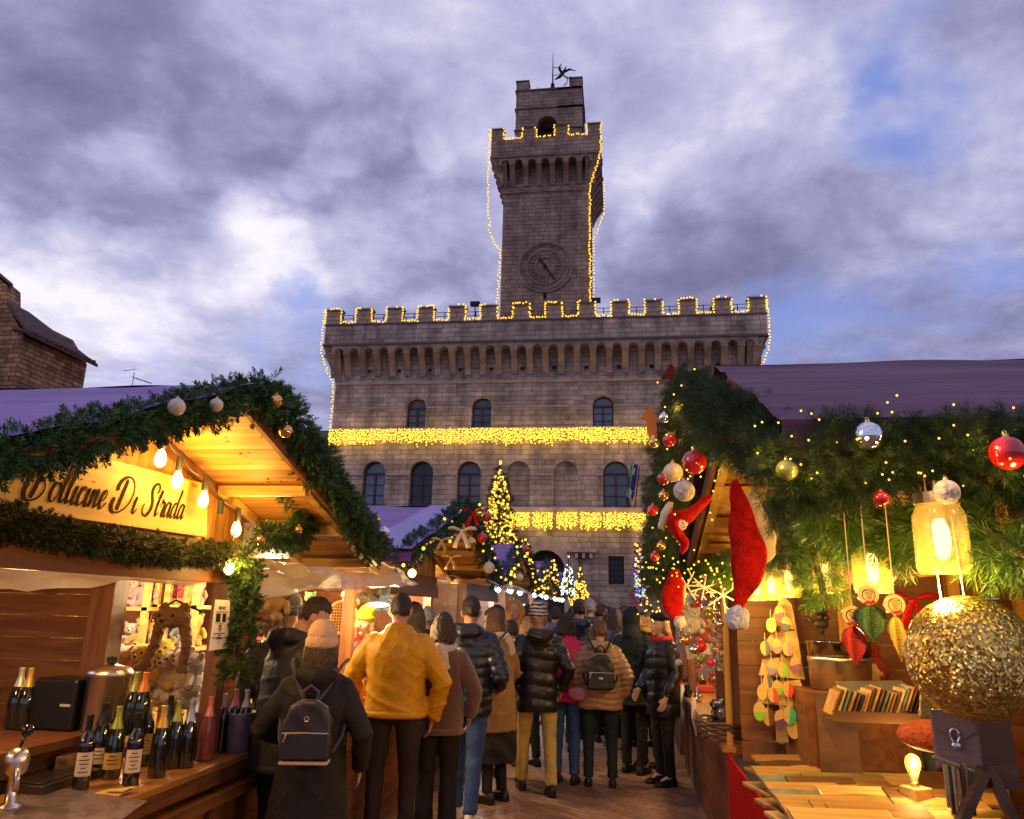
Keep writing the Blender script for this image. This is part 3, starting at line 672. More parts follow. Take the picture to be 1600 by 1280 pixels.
PINE = sprig_template(34, .85, .85, .016, 2)
SMALL = sprig_template(12, 1.0, .5, .09, 3)
def scatter(pos, dirs, sizes, tmpl):
    """copies of the sprig template: arrays of verts and quads"""
    tv, tf = tmpl; n = len(pos); d = dirs/np.linalg.norm(dirs, axis=1)[:, None]
    r = np.random.normal(size=(n, 3)); a = np.cross(d, r); a /= np.linalg.norm(a, axis=1)[:, None]; b = np.cross(d, a)
    M = np.stack([a, b, d], axis=2)*sizes[:, None, None]
    V_ = np.einsum('nij,kj->nki', M, tv)+pos[:, None, :]
    Fq = tf[None]+(np.arange(n)*len(tv))[:, None, None]
    return V_.reshape(-1, 3), Fq.reshape(-1, 4)
def needle_mat(name, col, var=.5):
    m = mat(name, col, .55, island=var, var=.35, vscale=5, spec=.35)
    return m
NG = needle_mat('fir_green', (.040, .105, .028)); NG2 = needle_mat('pine_green', (.026, .062, .016)); NG3 = needle_mat('bright_pine_green', (.07, .16, .02)); NG4 = needle_mat('blue_fir_green', (.026, .075, .040))
def garland(label, path, rad, dens, size, m=None, tmpl=None, group='fir garlands on the stalls', seed=0, droop=.35, lumps=.35, name='garland'):
    rs = np.random.RandomState(seed+11); tmpl = tmpl or FIR; m = m or NG
    path = [Vector(p) for p in path]; pos = []; dr = []; sz = []
    L = sum((b-a).length for a, b in zip(path, path[1:])); n = int(L*dens); s_ = sample(path, L/n)
    tan = []
    for i, p in enumerate(s_):
        q = s_[min(i+1, len(s_)-1)]; q0 = s_[max(i-1, 0)]; tan.append((q-q0).normalized())
    ph = rs.uniform(0, 9)
    for i, p in enumerate(s_):
        t = tan[i]; l = L*i/len(s_); k = 1+lumps*(math.sin(l*9+ph)*.6+math.sin(l*23+ph*2)*.4)
        r = Vector(rs.normal(size=3)); r = (r-t*r.dot(t)).normalized(); rr = rad*k*math.sqrt(rs.uniform(.02, 1))
        off = r*rr; off.z -= droop*rad*.3*rs.uniform(0, 1)
        d = r*1.0+t*rs.uniform(-.8, .8)+Vector((0,0,-droop*rs.uniform(0, 1.3)))+Vector(rs.normal(size=3))*.25
        pos.append(p+off); dr.append(d); sz.append(size*rs.uniform(.65, 1.3))
    v, f = scatter(np.array(pos), np.array(dr), np.array(sz), tmpl)
    base = s_[0]; t = thing(name, label, 'garland', base, group)
    fast_mesh('needles', v, f, m, t, base)
    b = MB(); b.tube(path, .012, 6); b.build('stem', mat('twig_brown', (.06,.04,.02), .8), t)
    return t, s_
CAPM = mat('gold_cap', (.8,.55,.2), .3, metal=1)
BALL = {'red': mat('red_glass_ball', (.55,.01,.008), .12, var=.2, vscale=30, spec=.8, coat=.6), 'gold': mat('gold_glass_ball', (.85,.5,.14), .18, metal=.9, var=.2, vscale=20), 'silver': mat('silver_mirror_ball', (.85,.85,.88), .06, metal=1),
        'white': mat('string_wound_ball', (.72,.65,.55), .7, var=.3, vscale=40, bump=.8, bscale=60), 'green': mat('olive_glass_ball', (.32,.36,.10), .15, metal=.5, spec=.8), 'clear': mat('frosted_glass_ball', (.75,.62,.45), .15, alpha=.75, var=.3, vscale=30, coat=.5)}
def bauble(label, p, r, kind, group='baubles on the garlands'):
    p = Vector(p); t = thing('bauble', label, 'bauble', p, group); b = MB(); b.sph(p, r, 20, 14); b.build('ball', BALL[kind], t, smooth=True)
    b = MB(); b.lathe([(r*.2, r*.95), (r*.2, r*1.14), (r*.1, r*1.17)], p, 10); b.tube([p+V(r*.1*math.cos(a), 0, r*1.25+r*.1*math.sin(a)) for a in np.linspace(0, 6.28, 9)], r*.03, 4); b.build('cap', CAPM, t)
    return t
# ================================================================== tarpaulins and huts
TARP = mat('violet_tarpaulin', (.20,.085,.33), .42, var=.25, vscale=1.6, bump=.9, bscale=5, spec=.35, stretch=(.4,2.4,2.4))
TARP2 = mat('maroon_tarpaulin', (.12,.045,.085), .6, var=.3, vscale=1.6, bump=.9, bscale=5, spec=.2, stretch=(.4,2.4,2.4))
TARP3 = mat('pale_violet_tarpaulin', (.26,.19,.50), .38, var=.15, vscale=2, bump=.5, bscale=5, spec=.6)
PLAS = mat('milky_plastic_sheet', (.90,.89,.90), .35, var=.15, vscale=3, alpha=.8, bump=.5, bscale=4)
PINEW = woodm('warm_pine_boards', (.54,.30,.075), (.27,.115,.02), 0, island=.28); PINEY = woodm('pine_boards_along_y', (.40,.20,.05), (.20,.08,.015), 1, island=.28); PINEZ = woodm('pine_boards_upright', (.50,.28,.07), (.26,.11,.02), 2, island=.28); PINED = woodm('shaded_pine_boards', (.30,.13,.035), (.15,.055,.012), 0, island=.3)  # inner boards darkened, lit ones yellowed: light and shade put into the wood
BATT = woodm('pale_battens', (.60,.40,.12), (.40,.22,.05), 0); DARKW = woodm('dark_stained_boards', (.20,.075,.03), (.10,.035,.015), 0); DARKZ = woodm('dark_stained_posts', (.24,.095,.035), (.12,.045,.02), 2); DARKY = woodm('dark_stained_boards_y', (.22,.08,.022), (.11,.035,.01), 1, island=.25)
COUNT = woodm('counter_top_wood', (.50,.24,.06), (.27,.11,.025), 1, rough=.35, coat=.3); SIGNW = woodm('sign_board_wood', (.60,.42,.10), (.42,.26,.055), 1, island=0)
def sheet(mb, A, B, C_, D, nu=24, nv=16, amp=.02, seed=0, streak=(1, 4), thick=None):
    """wrinkled cloth or tarpaulin between four corners A-B (top) and D-C (bottom)"""
    A, B, C_, D = (Vector(p) for p in (A, B, C_, D)); n = (B-A).cross(D-A).normalized(); vs = []
    for j in range(nv+1):
        for i in range(nu+1):
            u, v = i/nu, j/nv; p = A.lerp(B, u).lerp(D.lerp(C_, u), v)
            q = noise.noise(Vector((u*streak[0]*3+seed, v*streak[1]*2, seed*1.7))); q2 = noise.noise(Vector((u*streak[0]*9+seed, v*streak[1]*5, seed)))
            vs.append(p+n*amp*(q+.5*q2))
    fs = [(j*(nu+1)+i, j*(nu+1)+i+1, (j+1)*(nu+1)+i+1, (j+1)*(nu+1)+i) for j in range(nv) for i in range(nu)]
    mb.add(vs, fs)
def hut(name, label, xg, xw, xb, yn, zn, yr, zr, yf, zf, tarp=TARP, ladder=(.45, 1.0), wall=True, zb=1.77, group='wooden market huts', flap=None, gbot=2.0, seed=0, tz=.05, wy=None, near_post=True):
    wy = wy or (yr-1.4, yr+1.4)
    """gabled timber hut whose gable faces the aisle; xg gable edge, xw wall plane, xb back"""
    t = thing(name, label, 'market stall', ((xw+xb)/2, yr, 0), group); sg = 1 if xb > xg else -1
    def rz(y, off=0): return (zn+(zr-zn)*(y-yn)/(yr-yn) if y < yr else zf+(zr-zf)*(yf-y)/(yf-yr))+off
    b = MB(); e = .05*sg
    sheet(b, (xg-e, yr, zr+tz), (xb, yr, zr+tz), (xb, yn-.05, zn+tz-.01), (xg-e, yn-.05, zn+tz-.01), 60, 22, .020, seed)
    sheet(b, (xg-e, yr, zr+tz), (xb, yr, zr+tz), (xb, yf+.05, zf+tz-.01), (xg-e, yf+.05, zf+tz-.01), 40, 14, .018, seed+3)
    for y, z in ((yn-.05, zn+tz-.01), (yf+.05, zf+tz-.01)): sheet(b, (xg-e, y, z), (xb, y, z), (xb, y, z-.07), (xg-e, y, z-.07), 30, 2, .012, seed)
    b.build('roof_cover', tarp, t, smooth=True)
    if flap:
        b = MB(); sheet(b, (xg-e*1.2, yr, zr+tz+.02), (xg+sg*flap, yr, zr+tz+.02), (xg+sg*flap, yn-.08, zn+tz+.012), (xg-e*1.2, yn-.08, zn+tz+.012), 10, 14, .014, seed); b.build('roof_edge_strip', TARP3, t, smooth=True)
    b = MB()
    for y0, y1 in ((yn, yr), (yr, yf)):
        k = int(abs(y1-y0)/.115); 
        for i in range(k):
            a, c = y0+(y1-y0)*i/k+.002, y0+(y1-y0)*(i+1)/k-.002
            b.slab([(xg, a, rz(a, .0)), (xb, a, rz(a, .0)), (xb, c, rz(c, .0)), (xg, c, rz(c, .0))], (0,0,-.022))
    b.build('roof_boards', PINEW, t)
    b = MB()
    for y0, y1 in ((yn, yr), (yr, yf)): b.bar((xg+.012*sg, y0, rz(y0, -.035)), (xg+.012*sg, y1, rz(y1, -.035)), .025, .075)
    b.build('barge_board', DARKY, t)
    if wall:
        b = MB(); y = wy[0]
        while y < wy[1]:
            y2 = min(y+.098, wy[1])
            if rz(y, -.04) < gbot or rz(y2, -.04) < gbot: y += .1; continue
            b.slab([(xw, y, gbot), (xw, y2, gbot), (xw, y2, rz(y2, -.03)), (xw, y, rz(y, -.03))], (.02*sg, 0, 0)); y += .1
        b.build('gable_wall', PINEZ, t)
        b = MB(); 
        for y0, y1 in ((wy[0], yr), (yr, wy[1])): b.bar((xw-.022*sg, y0, rz(y0, -.055)), (xw-.022*sg, y1, rz(y1, -.055)), .04, .05)
        b.build('gable_trim', DARKY, t)
    if ladder:
        b = MB(); k = 0; xa, xc = xg+.06*sg, xw-.05*sg; f0, f1 = ladder; y0, y1 = yr+(yf-yr)*f0, yr+(yf-yr)*f1-.04
        for x in (xa, xc): b.bar((x, y0, rz(y0, -.055)), (x, y1, rz(y1, -.055)), .045, .05)
        n = max(2, int((y1-y0)/.42))
        for i in range(n+1): y = y0+(y1-y0)*i/n; b.bar((xa, y, rz(y, -.06)), (xc, y, rz(y, -.06)), .05, .055)
        b.build('battens', BATT, t)
    b = MB(); b.box(min(xw-.045*sg, xw), max(xw-.045*sg, xw), max(wy[0], yn), wy[1], zb, zb+.12); b.box(min(xw-.02*sg, xw+.05*sg), max(xw-.02*sg, xw+.05*sg), max(wy[0], yn), wy[1], zb+.123, gbot); b.build('beam', DARKY, t)
    for y in ((wy[0]+.05, wy[1]-.05) if near_post else (wy[1]-.05,)):
        for x in (xw+.06*sg, xb-.08*sg): b = MB(); b.box(x-.045, x+.045, y-.045, y+.045, 0, rz(y, -.06)); b.build('post', DARKZ, t)
    return t, rz
def planks_y(mb, x0, x1, y, z0, z1, w=.13, t=.02):   # horizontal boards on a wall that faces the camera
    z = z0
    while z < z1-.01: mb.box(x0, x1, y, y+t, z+.002, min(z+w, z1)-.002); z += w
def planks_x(mb, x, y0, y1, z0, z1, w=.13, t=.02):
    z = z0
    while z < z1-.01: mb.box(x, x+t, y0, y1, z+.002, min(z+w, z1)-.002); z += w
# ------------------------------------------------------------------ lettering
def cr(pts, n=7):
    P = [pts[0]]+list(pts)+[pts[-1]]; out = []
    for i in range(1, len(P)-2):
        p0, p1, p2, p3 = P[i-1], P[i], P[i+1], P[i+2]
        for k in range(n):
            t = k/n; out.append(tuple(.5*((2*b)+(-a+c)*t+(2*a-5*b+4*c-d)*t*t+(-a+3*b-3*c+d)*t**3) for a, b, c, d in zip(p0, p1, p2, p3)))
    out.append(tuple(P[-1][:2])); return out
GL = {  # hand-drawn brush script, x width then strokes; slant is added when it is set
 'B': (.95, [[(.42,1.0),(.36,.6),(.28,.15),(.22,.02)], [(.02,.42),(-.06,.2),(.02,.0),(.25,-.06),(.55,.05),(.68,.28),(.58,.48),(.36,.52),(.62,.60),(.80,.82),(.70,1.02),(.42,1.06),(.12,.95),(.0,.78),(.06,.66)]]),
 'D': (1.05, [[(.42,.98),(.36,.6),(.30,.2),(.28,.02)], [(.0,.38),(-.06,.14),(.08,-.04),(.35,-.05),(.7,.12),(.9,.45),(.86,.82),(.62,1.04),(.32,1.04),(.1,.9),(.02,.7),(.08,.6)]]),
 'S': (.72, [[(.62,.72),(.68,.9),(.55,1.04),(.36,.98),(.28,.8),(.36,.6),(.46,.42),(.46,.18),(.30,-.02),(.10,.0),(-.02,.16),(.04,.34)]]),
 'o': (.40, [[(.28,.50),(.12,.50),(.02,.28),(.06,.04),(.2,.0),(.32,.2),(.34,.42),(.26,.52),(.36,.44),(.44,.46)]]),
 'l': (.26, [[(.0,.06),(.10,.4),(.22,.85),(.22,1.02),(.14,.98),(.08,.6),(.06,.2),(.12,.0),(.26,.12)]]),
 'i': (.26, [[(.02,.3),(.12,.5),(.08,.2),(.10,.02),(.18,.0),(.28,.14)], [(.17,.70),(.19,.74)]]),
 'c': (.32, [[(.28,.40),(.26,.52),(.14,.48),(.04,.26),(.08,.03),(.18,.0),(.34,.16)]]),
 'n': (.46, [[(.0,.3),(.08,.5),(.08,.3),(.03,.0),(.14,.32),(.26,.52),(.30,.40),(.27,.14),(.32,.0),(.46,.16)]]),
 'e': (.36, [[(.02,.16),(.22,.28),(.28,.44),(.2,.53),(.08,.40),(.04,.18),(.12,.0),(.22,.02),(.36,.18)]]),
 't': (.26, [[(.0,.3),(.10,.5),(.18,.85),(.10,.45),(.07,.15),(.12,.0),(.26,.14)], [(.0,.60),(.28,.64)]]),
 'r': (.32, [[(.0,.3),(.08,.48),(.10,.56),(.14,.47),(.24,.47),(.22,.25),(.20,.08),(.26,.0),(.34,.14)]]),
 'a': (.44, [[(.30,.44),(.20,.52),(.06,.36),(.03,.10),(.10,.0),(.22,.14),(.33,.50),(.30,.20),(.33,.0),(.46,.16)]]),
 'd': (.46, [[(.30,.44),(.20,.52),(.06,.36),(.03,.10),(.10,.0),(.22,.14),(.34,.5),(.42,1.0),(.32,.45),(.31,.1),(.36,.0),(.48,.16)]]),
 ' ': (.34, [])}
def script(text, slant=.28, thin=.02, thick=.062):
    """brush strokes as closed outlines in the plane (x, y)"""
    polys = []; x = 0
    for ch in text:
        w, st = GL[ch]
        for s in st:
            c = [(x+px+slant*py, py) for px, py in cr(s, 8)]; k = len(c); L = []; R_ = []
            for i, (a, b) in enumerate(c):
                p, q = c[max(i-1, 0)], c[min(i+1, k-1)]; dx, dy = q[0]-p[0], q[1]-p[1]; d = math.hypot(dx, dy) or 1; nx, ny = -dy/d, dx/d
                h = (thin+(thick-thin)*max(0, -dy/d)**.8)*(1.25 if ch.isupper() else .95)*(min(1, (i+.6)/2.2, (k-i-.4)/2.2)); h = max(h, .008)
                L.append((a+nx*h, b+ny*h)); R_.append((a-nx*h, b-ny*h))
            polys.append((L, R_))
        x += w*(1.0 if ch != ' ' else 1)
    return polys, x
def set_script(text, p0, ex, ez, width, height, mat_, parent, off, slant=.28):
    polys, w = script(text, slant); b = MB(); p0 = Vector(p0); ex = Vector(ex).normalized(); ez = Vector(ez).normalized(); off = Vector(off)
    q = lambda a: p0+ex*(a[0]*width/w)+ez*(a[1]*height)
    for k_, (L, R_) in enumerate(polys):
        o2 = off*(1+.04*(k_ % 5))
        for i in range(len(L)-1): b.slab([q(L[i]), q(L[i+1]), q(R_[i+1]), q(R_[i])], o2)
    return b.build('lettering', mat_, parent)
def ftext(txt, size, loc, rot, m, parent=None, name='lettering', align='CENTER'):
    cu = bpy.data.curves.new(name, 'FONT'); cu.body = txt; cu.size = size; cu.align_x = align; cu.extrude = size*.01
    o = bpy.data.objects.new(name, cu); COL.objects.link(o)
    dg = bpy.context.evaluated_depsgraph_get(); me = bpy.data.meshes.new_from_object(o.evaluated_get(dg)); bpy.data.objects.remove(o)
    o = bpy.data.objects.new(name, me); COL.objects.link(o); me.materials.clear(); me.materials.append(m)
    off = _wloc(parent) if parent else V(0,0,0); o.parent = parent; o.location = Vector(loc)-off; o.rotation_euler = rot; return o
# ================================================================== left hut 1: sparkling wine
LX, LG = -2.31, -1.68
hutL, rzL = hut('wine_hut', 'nearest left wooden hut with a bottle counter and a script name board', LG, LX, -5.2, 1.05, 1.70, 3.2, 2.585, 5.38, 2.0, seed=1, wy=(1.6, 4.55), tz=.05, ladder=(.42, 1.0))
b = MB(); sb = [at(326, 757, X=LX+.05), at(323, 840, X=LX+.05), at(-160, 771, X=LX+.05), at(-160, 640, X=LX+.05), at(60, 678, X=LX+.05), at(150, 712, X=LX+.05)]
b.slab(sb, (-.022, 0, 0)); sign = b.build('name_board', SIGNW, hutL, bevel=.003)
tp0, tp1 = at(36, 777, X=LX+.052), at(285, 812, X=LX+.052)
set_script('Bollicine Di Strada', tp0, tp1-tp0, (0,0,1), (tp1-tp0).length*1.0, .150, mat('burnt_letter_brown', (.028,.010,.005), .8, spec=.1), sign, (.0012,0,0))
b = MB(); planks_y(b, -5.2, -3.17, 4.5, .0, 2.05); planks_y(b, -3.17, LX, 4.5, 1.86, 2.05)
b.build('side_wall', PINED, hutL)
b = MB(); b.box(-3.18, -3.03, 4.42, 4.56, 0, 1.86); b.build('door_jamb', DARKZ, hutL)
b = MB(); planks_x(b, -5.2, 1.2, 4.5, 0, 1.78); b.build('back_wall', DARKY, hutL)
b = MB()
for i in range(5): x = -2.185-.115*i; b.box(x-.112, x, 1.0, 5.06, .775, .81)
b.build('counter_top', COUNT, hutL, bevel=.004)
b = MB(); b.box(-2.215, -2.19, 1.0, 5.05, .70, .772); b.box(-2.25, -2.222, 1.0, 5.0, .0, .60); b.box(-2.235, -2.16, 1.0, 5.05, .60, .66)
for i in range(5): y = 1.4+i*.85; b.bar((-2.2, y, .05), (-2.2, y+.4, .58), .03, .07)
b.box(-2.6, -2.28, 4.98, 5.03, 0, .77); b.build('counter_front', DARKY, hutL, bevel=.003)
ZB = .985
b = MB(); b.box(-4.3, -2.75, 1.2, 4.38, ZB-.04, ZB); b.box(-4.3, -2.8, 1.2, 4.38, 0, ZB-.04); b.build('back_counter', DARKY, hutL)
b = MB(); sheet(b, (-4.9, 4.45, 1.90), (-2.35, 4.45, 1.92), (-2.36, 4.25, 1.76), (-5.0, 4.2, 1.70), 26, 8, .05, 5, (3, 2)); b.build('rolled_plastic_awning', PLAS, hutL, smooth=True)
# garlands of the wine hut
g1 = [at(-190, 752, X=LG), at(0, 702, X=LG), at(100, 682, X=LG), at(210, 655, X=LG), at(310, 632, X=LG), at(385, 606, X=LG), at(428, 622, X=LG), at(470, 668, X=LG), at(520, 740, X=LG), at(560, 800, X=LG), at(600, 852, X=LG)]
garland('slim fir garland climbing the near gable edge above the name board', [p-V(0,0,.018) for p in g1[:7]], .052, 760, .052, seed=1, droop=.3)
g1b = [at(405, 612, X=LG+.03), at(440, 642, X=LG+.03), at(480, 700, X=LG+.03), at(515, 752, X=LG+.03), at(552, 806, X=LG+.03), at(590, 862, X=LG+.03)]
garland('thick fir garland falling down the far gable edge of the wine hut', g1b, .072, 900, .055, seed=61, droop=.5)
XI = -1.95
g2 = [at(355, 640, X=XI), at(395, 690, X=XI), at(440, 745, X=XI), at(470, 790, X=XI), at(478, 830, X=XI), at(440, 842, X=XI), at(405, 836, X=XI)]
garland('inner fir garland under the eave of the wine hut', g2, .050, 600, .055, seed=2)
g3 = [at(-60, 800, X=-2.2), at(30, 818, X=-2.2), at(110, 838, X=-2.2), at(200, 852, X=-2.2), at(290, 864, X=-2.2), at(362, 868, X=-2.2)]
garland('fir garland with gilded tips beneath the script name board', g3, .036, 620, .048, needle_mat('gilded_fir_green', (.05, .075, .02)), seed=3)
g4 = [at(372, 862, X=-2.15), at(388, 900, X=-2.15), at(384, 950, X=-2.15), at(372, 1010, X=-2.15), at(366, 1060, X=-2.15)]
garland('upright fir garland wound down the wine hut corner post', g4, .060, 620, .060, needle_mat('post_fir_green', (.035, .085, .02)), seed=4)  # the post garland has its own slightly yellower fir green
for i, (u, v, r, k, lab) in enumerate(((276,636,.030,'clear','frosted ball hung on the garland above the name board'), (338,633,.026,'clear','smaller frosted ball left of the hut gable peak'), (431,627,.032,'gold','gold ball just right of the hut gable peak'),
        (446,673,.033,'gold','gold ball on the garland below the gable peak'), (408,845,.022,'gold','small gold ball beside the corner post top'), (467,828,.022,'gold','small gold ball at the end of the inner garland'), (601,832,.036,'silver','silver and gold ball at the low right end of the garland'), (590,812,.02,'gold','tiny gold ball near the low end of the garland'))):
    X = LG+.10 if i in (0,1,2,3,6,7) else XI+.12
    bauble(lab, at(u, v, X=X), r*1.05, k)
# festoon of filament bulbs
def bulbs_left():
    P = [(255,703),(281,738),(321,770),(372,818),(361,874)]; X = LX+.14
    tops = [at(u, v-16, X=X) for u, v in P[:4]]+[at(361, 860, X=X)]
    t = thing('festoon_lights', 'black cord of glowing filament bulbs below the hut roof edge', 'string lights', tops[0])
    b = MB(); path = [at(236, 690, X=X)]+[p+V(0,0,.03) for p in tops]; b.tube(cr3(path), .006, 5); b.build('cable', M_['cable'], t)
    for i, p in enumerate(tops):
        b = MB(); b.lathe([(.014,.03),(.017,.0),(.017,-.035),(.014,-.045)], p, 10); b.build('socket', M_['cable'], t)
        b = MB(); b.lathe([(.010,-.045),(.022,-.07),(.028,-.095),(.024,-.12),(.008,-.135)], p, 12); b.build('bulb', M_['edison'], t, smooth=True)
        lamp(p+V(.07,-.02,-.09), 5, (1,.50,.10), .03, 'filament_light')
    b = MB(); q = at(345, 790, X=X); b.lathe([(.014,.03),(.017,0),(.017,-.045)], q, 10); b.build('socket', M_['cable'], t)
def cr3(pts, n=6):
    o = []; P = [Vector(p) for p in pts]
    for a, b in zip(P, P[1:]):
        for k in range(n): f = k/n; o.append(a.lerp(b, f)-V(0,0,.05*math.sin(math.pi*f)*(b-a).length*2))
    return o+[P[-1]]
bulbs_left()
# ================================================================== the row of huts further up the left side
STL = [(7.72, 'second left hut selling plush toys under a violet tarpaulin roof', 1), (12.25, 'third left hut with lit garland behind the plush toy hut', 2), (16.8, 'fourth left hut, the small gable right of the lit tree', 3), (21.5, 'last left hut of the row in front of the town hall door', 4)]
for i, (yr, lab, sd) in enumerate(STL):
    xg = -1.55+.02*i; h, rz = hut('market_hut', lab, xg, xg-.62, -5.0, yr-2.15, 2.02, yr, 2.62, yr+2.15, 2.02, ladder=(.02, .98), flap=.36 if i == 0 else None, seed=sd*3, tz=.04)
    b = MB(); b.box(xg-.95, xg-.35, yr-2.0, yr+2.0, .78, .83); b.build('counter_top', COUNT, h); b = MB(); planks_x(b, xg-.40, yr-2, yr+2, 0, .78); planks_y(b, -5, xg-.8, yr+1.95, 0, 2.1); planks_x(b, -5.0, yr-2, yr+1.95, 0, 2.1); b.build('hut_boards', DARKY, h)
    z0, z1 = rz(yr-2.15), rz(yr); k = (0, 1.5, 1.3, 1.1)[min(i, 3)]
    path = [V(xg, yr-2.2, z0), V(xg, yr-1.1, (z0+z1)/2), V(xg, yr, z1+.05), V(xg, yr+1.1, (z0+z1)/2), V(xg, yr+2.2, z0-.02)]
    lb = ['lit fir garland framing the gable of the plush toy hut', 'lit fir garland on the third hut gable', 'lit fir garland on the fourth hut gable', 'lit fir garland on the last hut gable'][i]
    garland(lb, path, .062, (260, 170, 110, 80)[i], .075, NG4, FIR if i < 2 else SMALL, seed=20+i)
    pts = [p+V(random.uniform(-.02,.13), random.uniform(-.08,.08), random.uniform(-.13,.10)) for p in sample(path, .095 if i else .16)]
    light_string(['sparse warm fairy lights on the plush toy hut garland', 'warm fairy lights twisted through the third hut garland', 'warm fairy lights on the fourth hut garland', 'warm fairy lights on the last hut garland'][i], pts, (.014, .020, .024, .028)[i], M_['warm'], None, 'fairy lights in the garlands')
    lamp((xg-.9, yr-.9, 1.85), (90, 60, 60, 60)[i], (1, .70, .38) if i < 1 else (.75, .88, 1), .05); lamp((xg-.9, yr+.9, 1.85), (80, 60, 60, 60)[i], (1, .70, .38) if i < 1 else (.75, .88, 1), .05)
    # bare lamps under the eave that make the bright spots over the crowd
    for j, y in enumerate((yr-1.4, yr-.2, yr+1.0)):
        if i == 0 and j: continue
        b = MB(); p = V(xg-.15, y, 1.93); b.sph(p, (.035, .05, .05, .06)[i], 10, 8); o = b.build('lamp_globe', M_['edison'] if i == 0 else M_['cool'], h, smooth=True)
# awnings of plastic sheet between the huts
def awning(lab, A, B, C_, D, seed):
    b = MB(); sheet(b, A, B, C_, D, 30, 14, .07, seed, (2.0, 2.0)); tag(b.build('plastic_awning', PLAS, None, smooth=True), lab, 'awning', 'clear plastic awnings')
awning('creased milky plastic awning right of the wine hut corner', at(396, 878, Y=4.85), at(585, 866, Y=6.4), at(655, 912, Y=6.2), at(412, 930, Y=4.75), 3)
awning('long creased plastic awning over the plush toy counter', at(545, 862, Y=6.7), at(640, 905, Y=8.6), at(655, 918, Y=8.3), at(500, 918, Y=5.9), 9)
awning('plastic awning under the third hut gable', (-2.2, 9.3, 2.08), (-2.2, 12.2, 2.05), (-1.4, 12.2, 1.92), (-1.35, 9.4, 1.93), 14)
# red bow tie ribbon and small ornaments on the plush hut gable
for i, (u, v, r, k, lab) in enumerate(((764,887,.06,'white','pale wound ball low on the second hut garland'), (761,808,.05,'red','red ball high on the second hut garland'), (753,840,.05,'red','red ball mid way on the second hut garland'), (735,848,.05,'gold','gold ball under the second hut gable peak'), (822,858,.05,'red','red ball near the top of the third hut garland'), (812,902,.05,'white','pale ball inside the third hut garland'))):
    bauble(lab, at(u, v, X=-1.35), r, k)
def bow(lab, p, s, m, rz=0):
    p = Vector(p); t = thing('ribbon_bow', lab, 'bow', p, 'ribbon bows')
    for q in (-1, 1):
        b = MB(); b.tube([p, p+V(q*.25*s,0,.12*s), p+V(q*.6*s,0,.22*s), p+V(q*.9*s,0,.20*s), p+V(q*1.0*s,0,.10*s)], [.06*s,.17*s,.27*s,.24*s,.08*s], 12, flat=.45); b.build('loop', m, t, smooth=True)
        b = MB(); b.tube([p, p+V(q*.16*s,-.04*s,-.35*s), p+V(q*.36*s,-.02*s,-.75*s), p+V(q*.48*s,0,-1.15*s)], [.06*s,.13*s,.15*s,.17*s], 10, flat=.22); b.build('tail', m, t, smooth=True)
    b = MB(); b.sph(p, (.15*s,.11*s,.14*s), 10, 8); b.build('knot', m, t, smooth=True)
REDM = mat('red_felt', (.42,.008,.005), .9, var=.35, vscale=26, bump=.5, bscale=120, spec=.1); CREAM = mat('cream_felt', (.70,.58,.40), .85, var=.1, sheen=.3, bump=.3, bscale=90)
bow('cream ribbon bow under the second hut gable peak', at(722, 830, X=-1.3), .12, CREAM)
bow('red ribbon bow at the second hut gable peak', at(739, 801, X=-1.3), .10, REDM)
for u, v in ((705,872),(690,845),(800,930)): bow('gold ribbon bow on the %s of the second hut garland' % {705:'lower left', 690:'middle left', 800:'lower right'}[u], at(u, v, X=-1.35), .08, mat('gold_ribbon', (.7,.42,.08), .35, metal=.5))
# ================================================================== the big lit tree and small ones
def xmas_tree(lab, base, h, r, n, bulbs, rb, m, seed, lm, name='christmas_tree', grp=None, zmin=0):
    base = Vector(base); rs = np.random.RandomState(seed); t = thing(name, lab, 'christmas tree', base, grp)
    b = MB(); b.tube([base, base+V(0,0,h*.97)], [r*.09, .01], 8); b.build('trunk', mat('bark', (.07,.045,.03), .9, bump=.6, bscale=20), t)
    f = 1-np.sqrt(rs.uniform(0, 1, n)); z = .07*h+.93*h*f; tier = .82+.26*np.abs(np.sin(f*26)); rad = r*(1-f)**.85*tier*np.sqrt(rs.uniform(.25, 1, n)); a = rs.uniform(0, 6.283, n)
    pos = np.stack([base.x+rad*np.cos(a), base.y+rad*np.sin(a), base.z+z], 1); d = np.stack([np.cos(a), np.sin(a), rs.uniform(-.5, .35, n)], 1)
    v, q = scatter(pos, d, rs.uniform(.6, 1.2, n)*r*.16, SMALL); fast_mesh('crown', v, q, m, t, base)
    f = 1-np.sqrt(rs.uniform(0, 1, bulbs)); f = f[f*h > zmin]; k = len(f); a = rs.uniform(0, 6.283, k); rad = r*(1-f)**.85*(.86+.24*np.abs(np.sin(f*26)))
    P = [V(base.x+rad[i]*math.cos(a[i]), base.y+rad[i]*math.sin(a[i]), base.z+.05*h+.95*h*f[i]) for i in range(k)]
    P += [base+V(0,0,h*1.0)]
    light_string('lights of the '+lab.replace('tall ', ''), P, rb, lm, None, 'lights on the christmas trees')
    return t
xmas_tree('tall fir tree covered in warm lights before the town hall', (-5.95, 38, 0), 8.85, 1.6, 3600, 1300, .060, NG2, 5, M_['warm'], zmin=3.2)
xmas_tree('small cool lit fir tree over the last left hut', (-1.25, 19.2, 1.98), .95, .2, 500, 60, .018, NG4, 6, M_['cool'], grp='small lit trees on the huts')
xmas_tree('small golden lit fir tree beyond the last left hut', (-1.2, 23.9, 1.75), 1.15, .3, 500, 110, .026, NG2, 7, M_['warm'], grp='small lit trees on the huts')
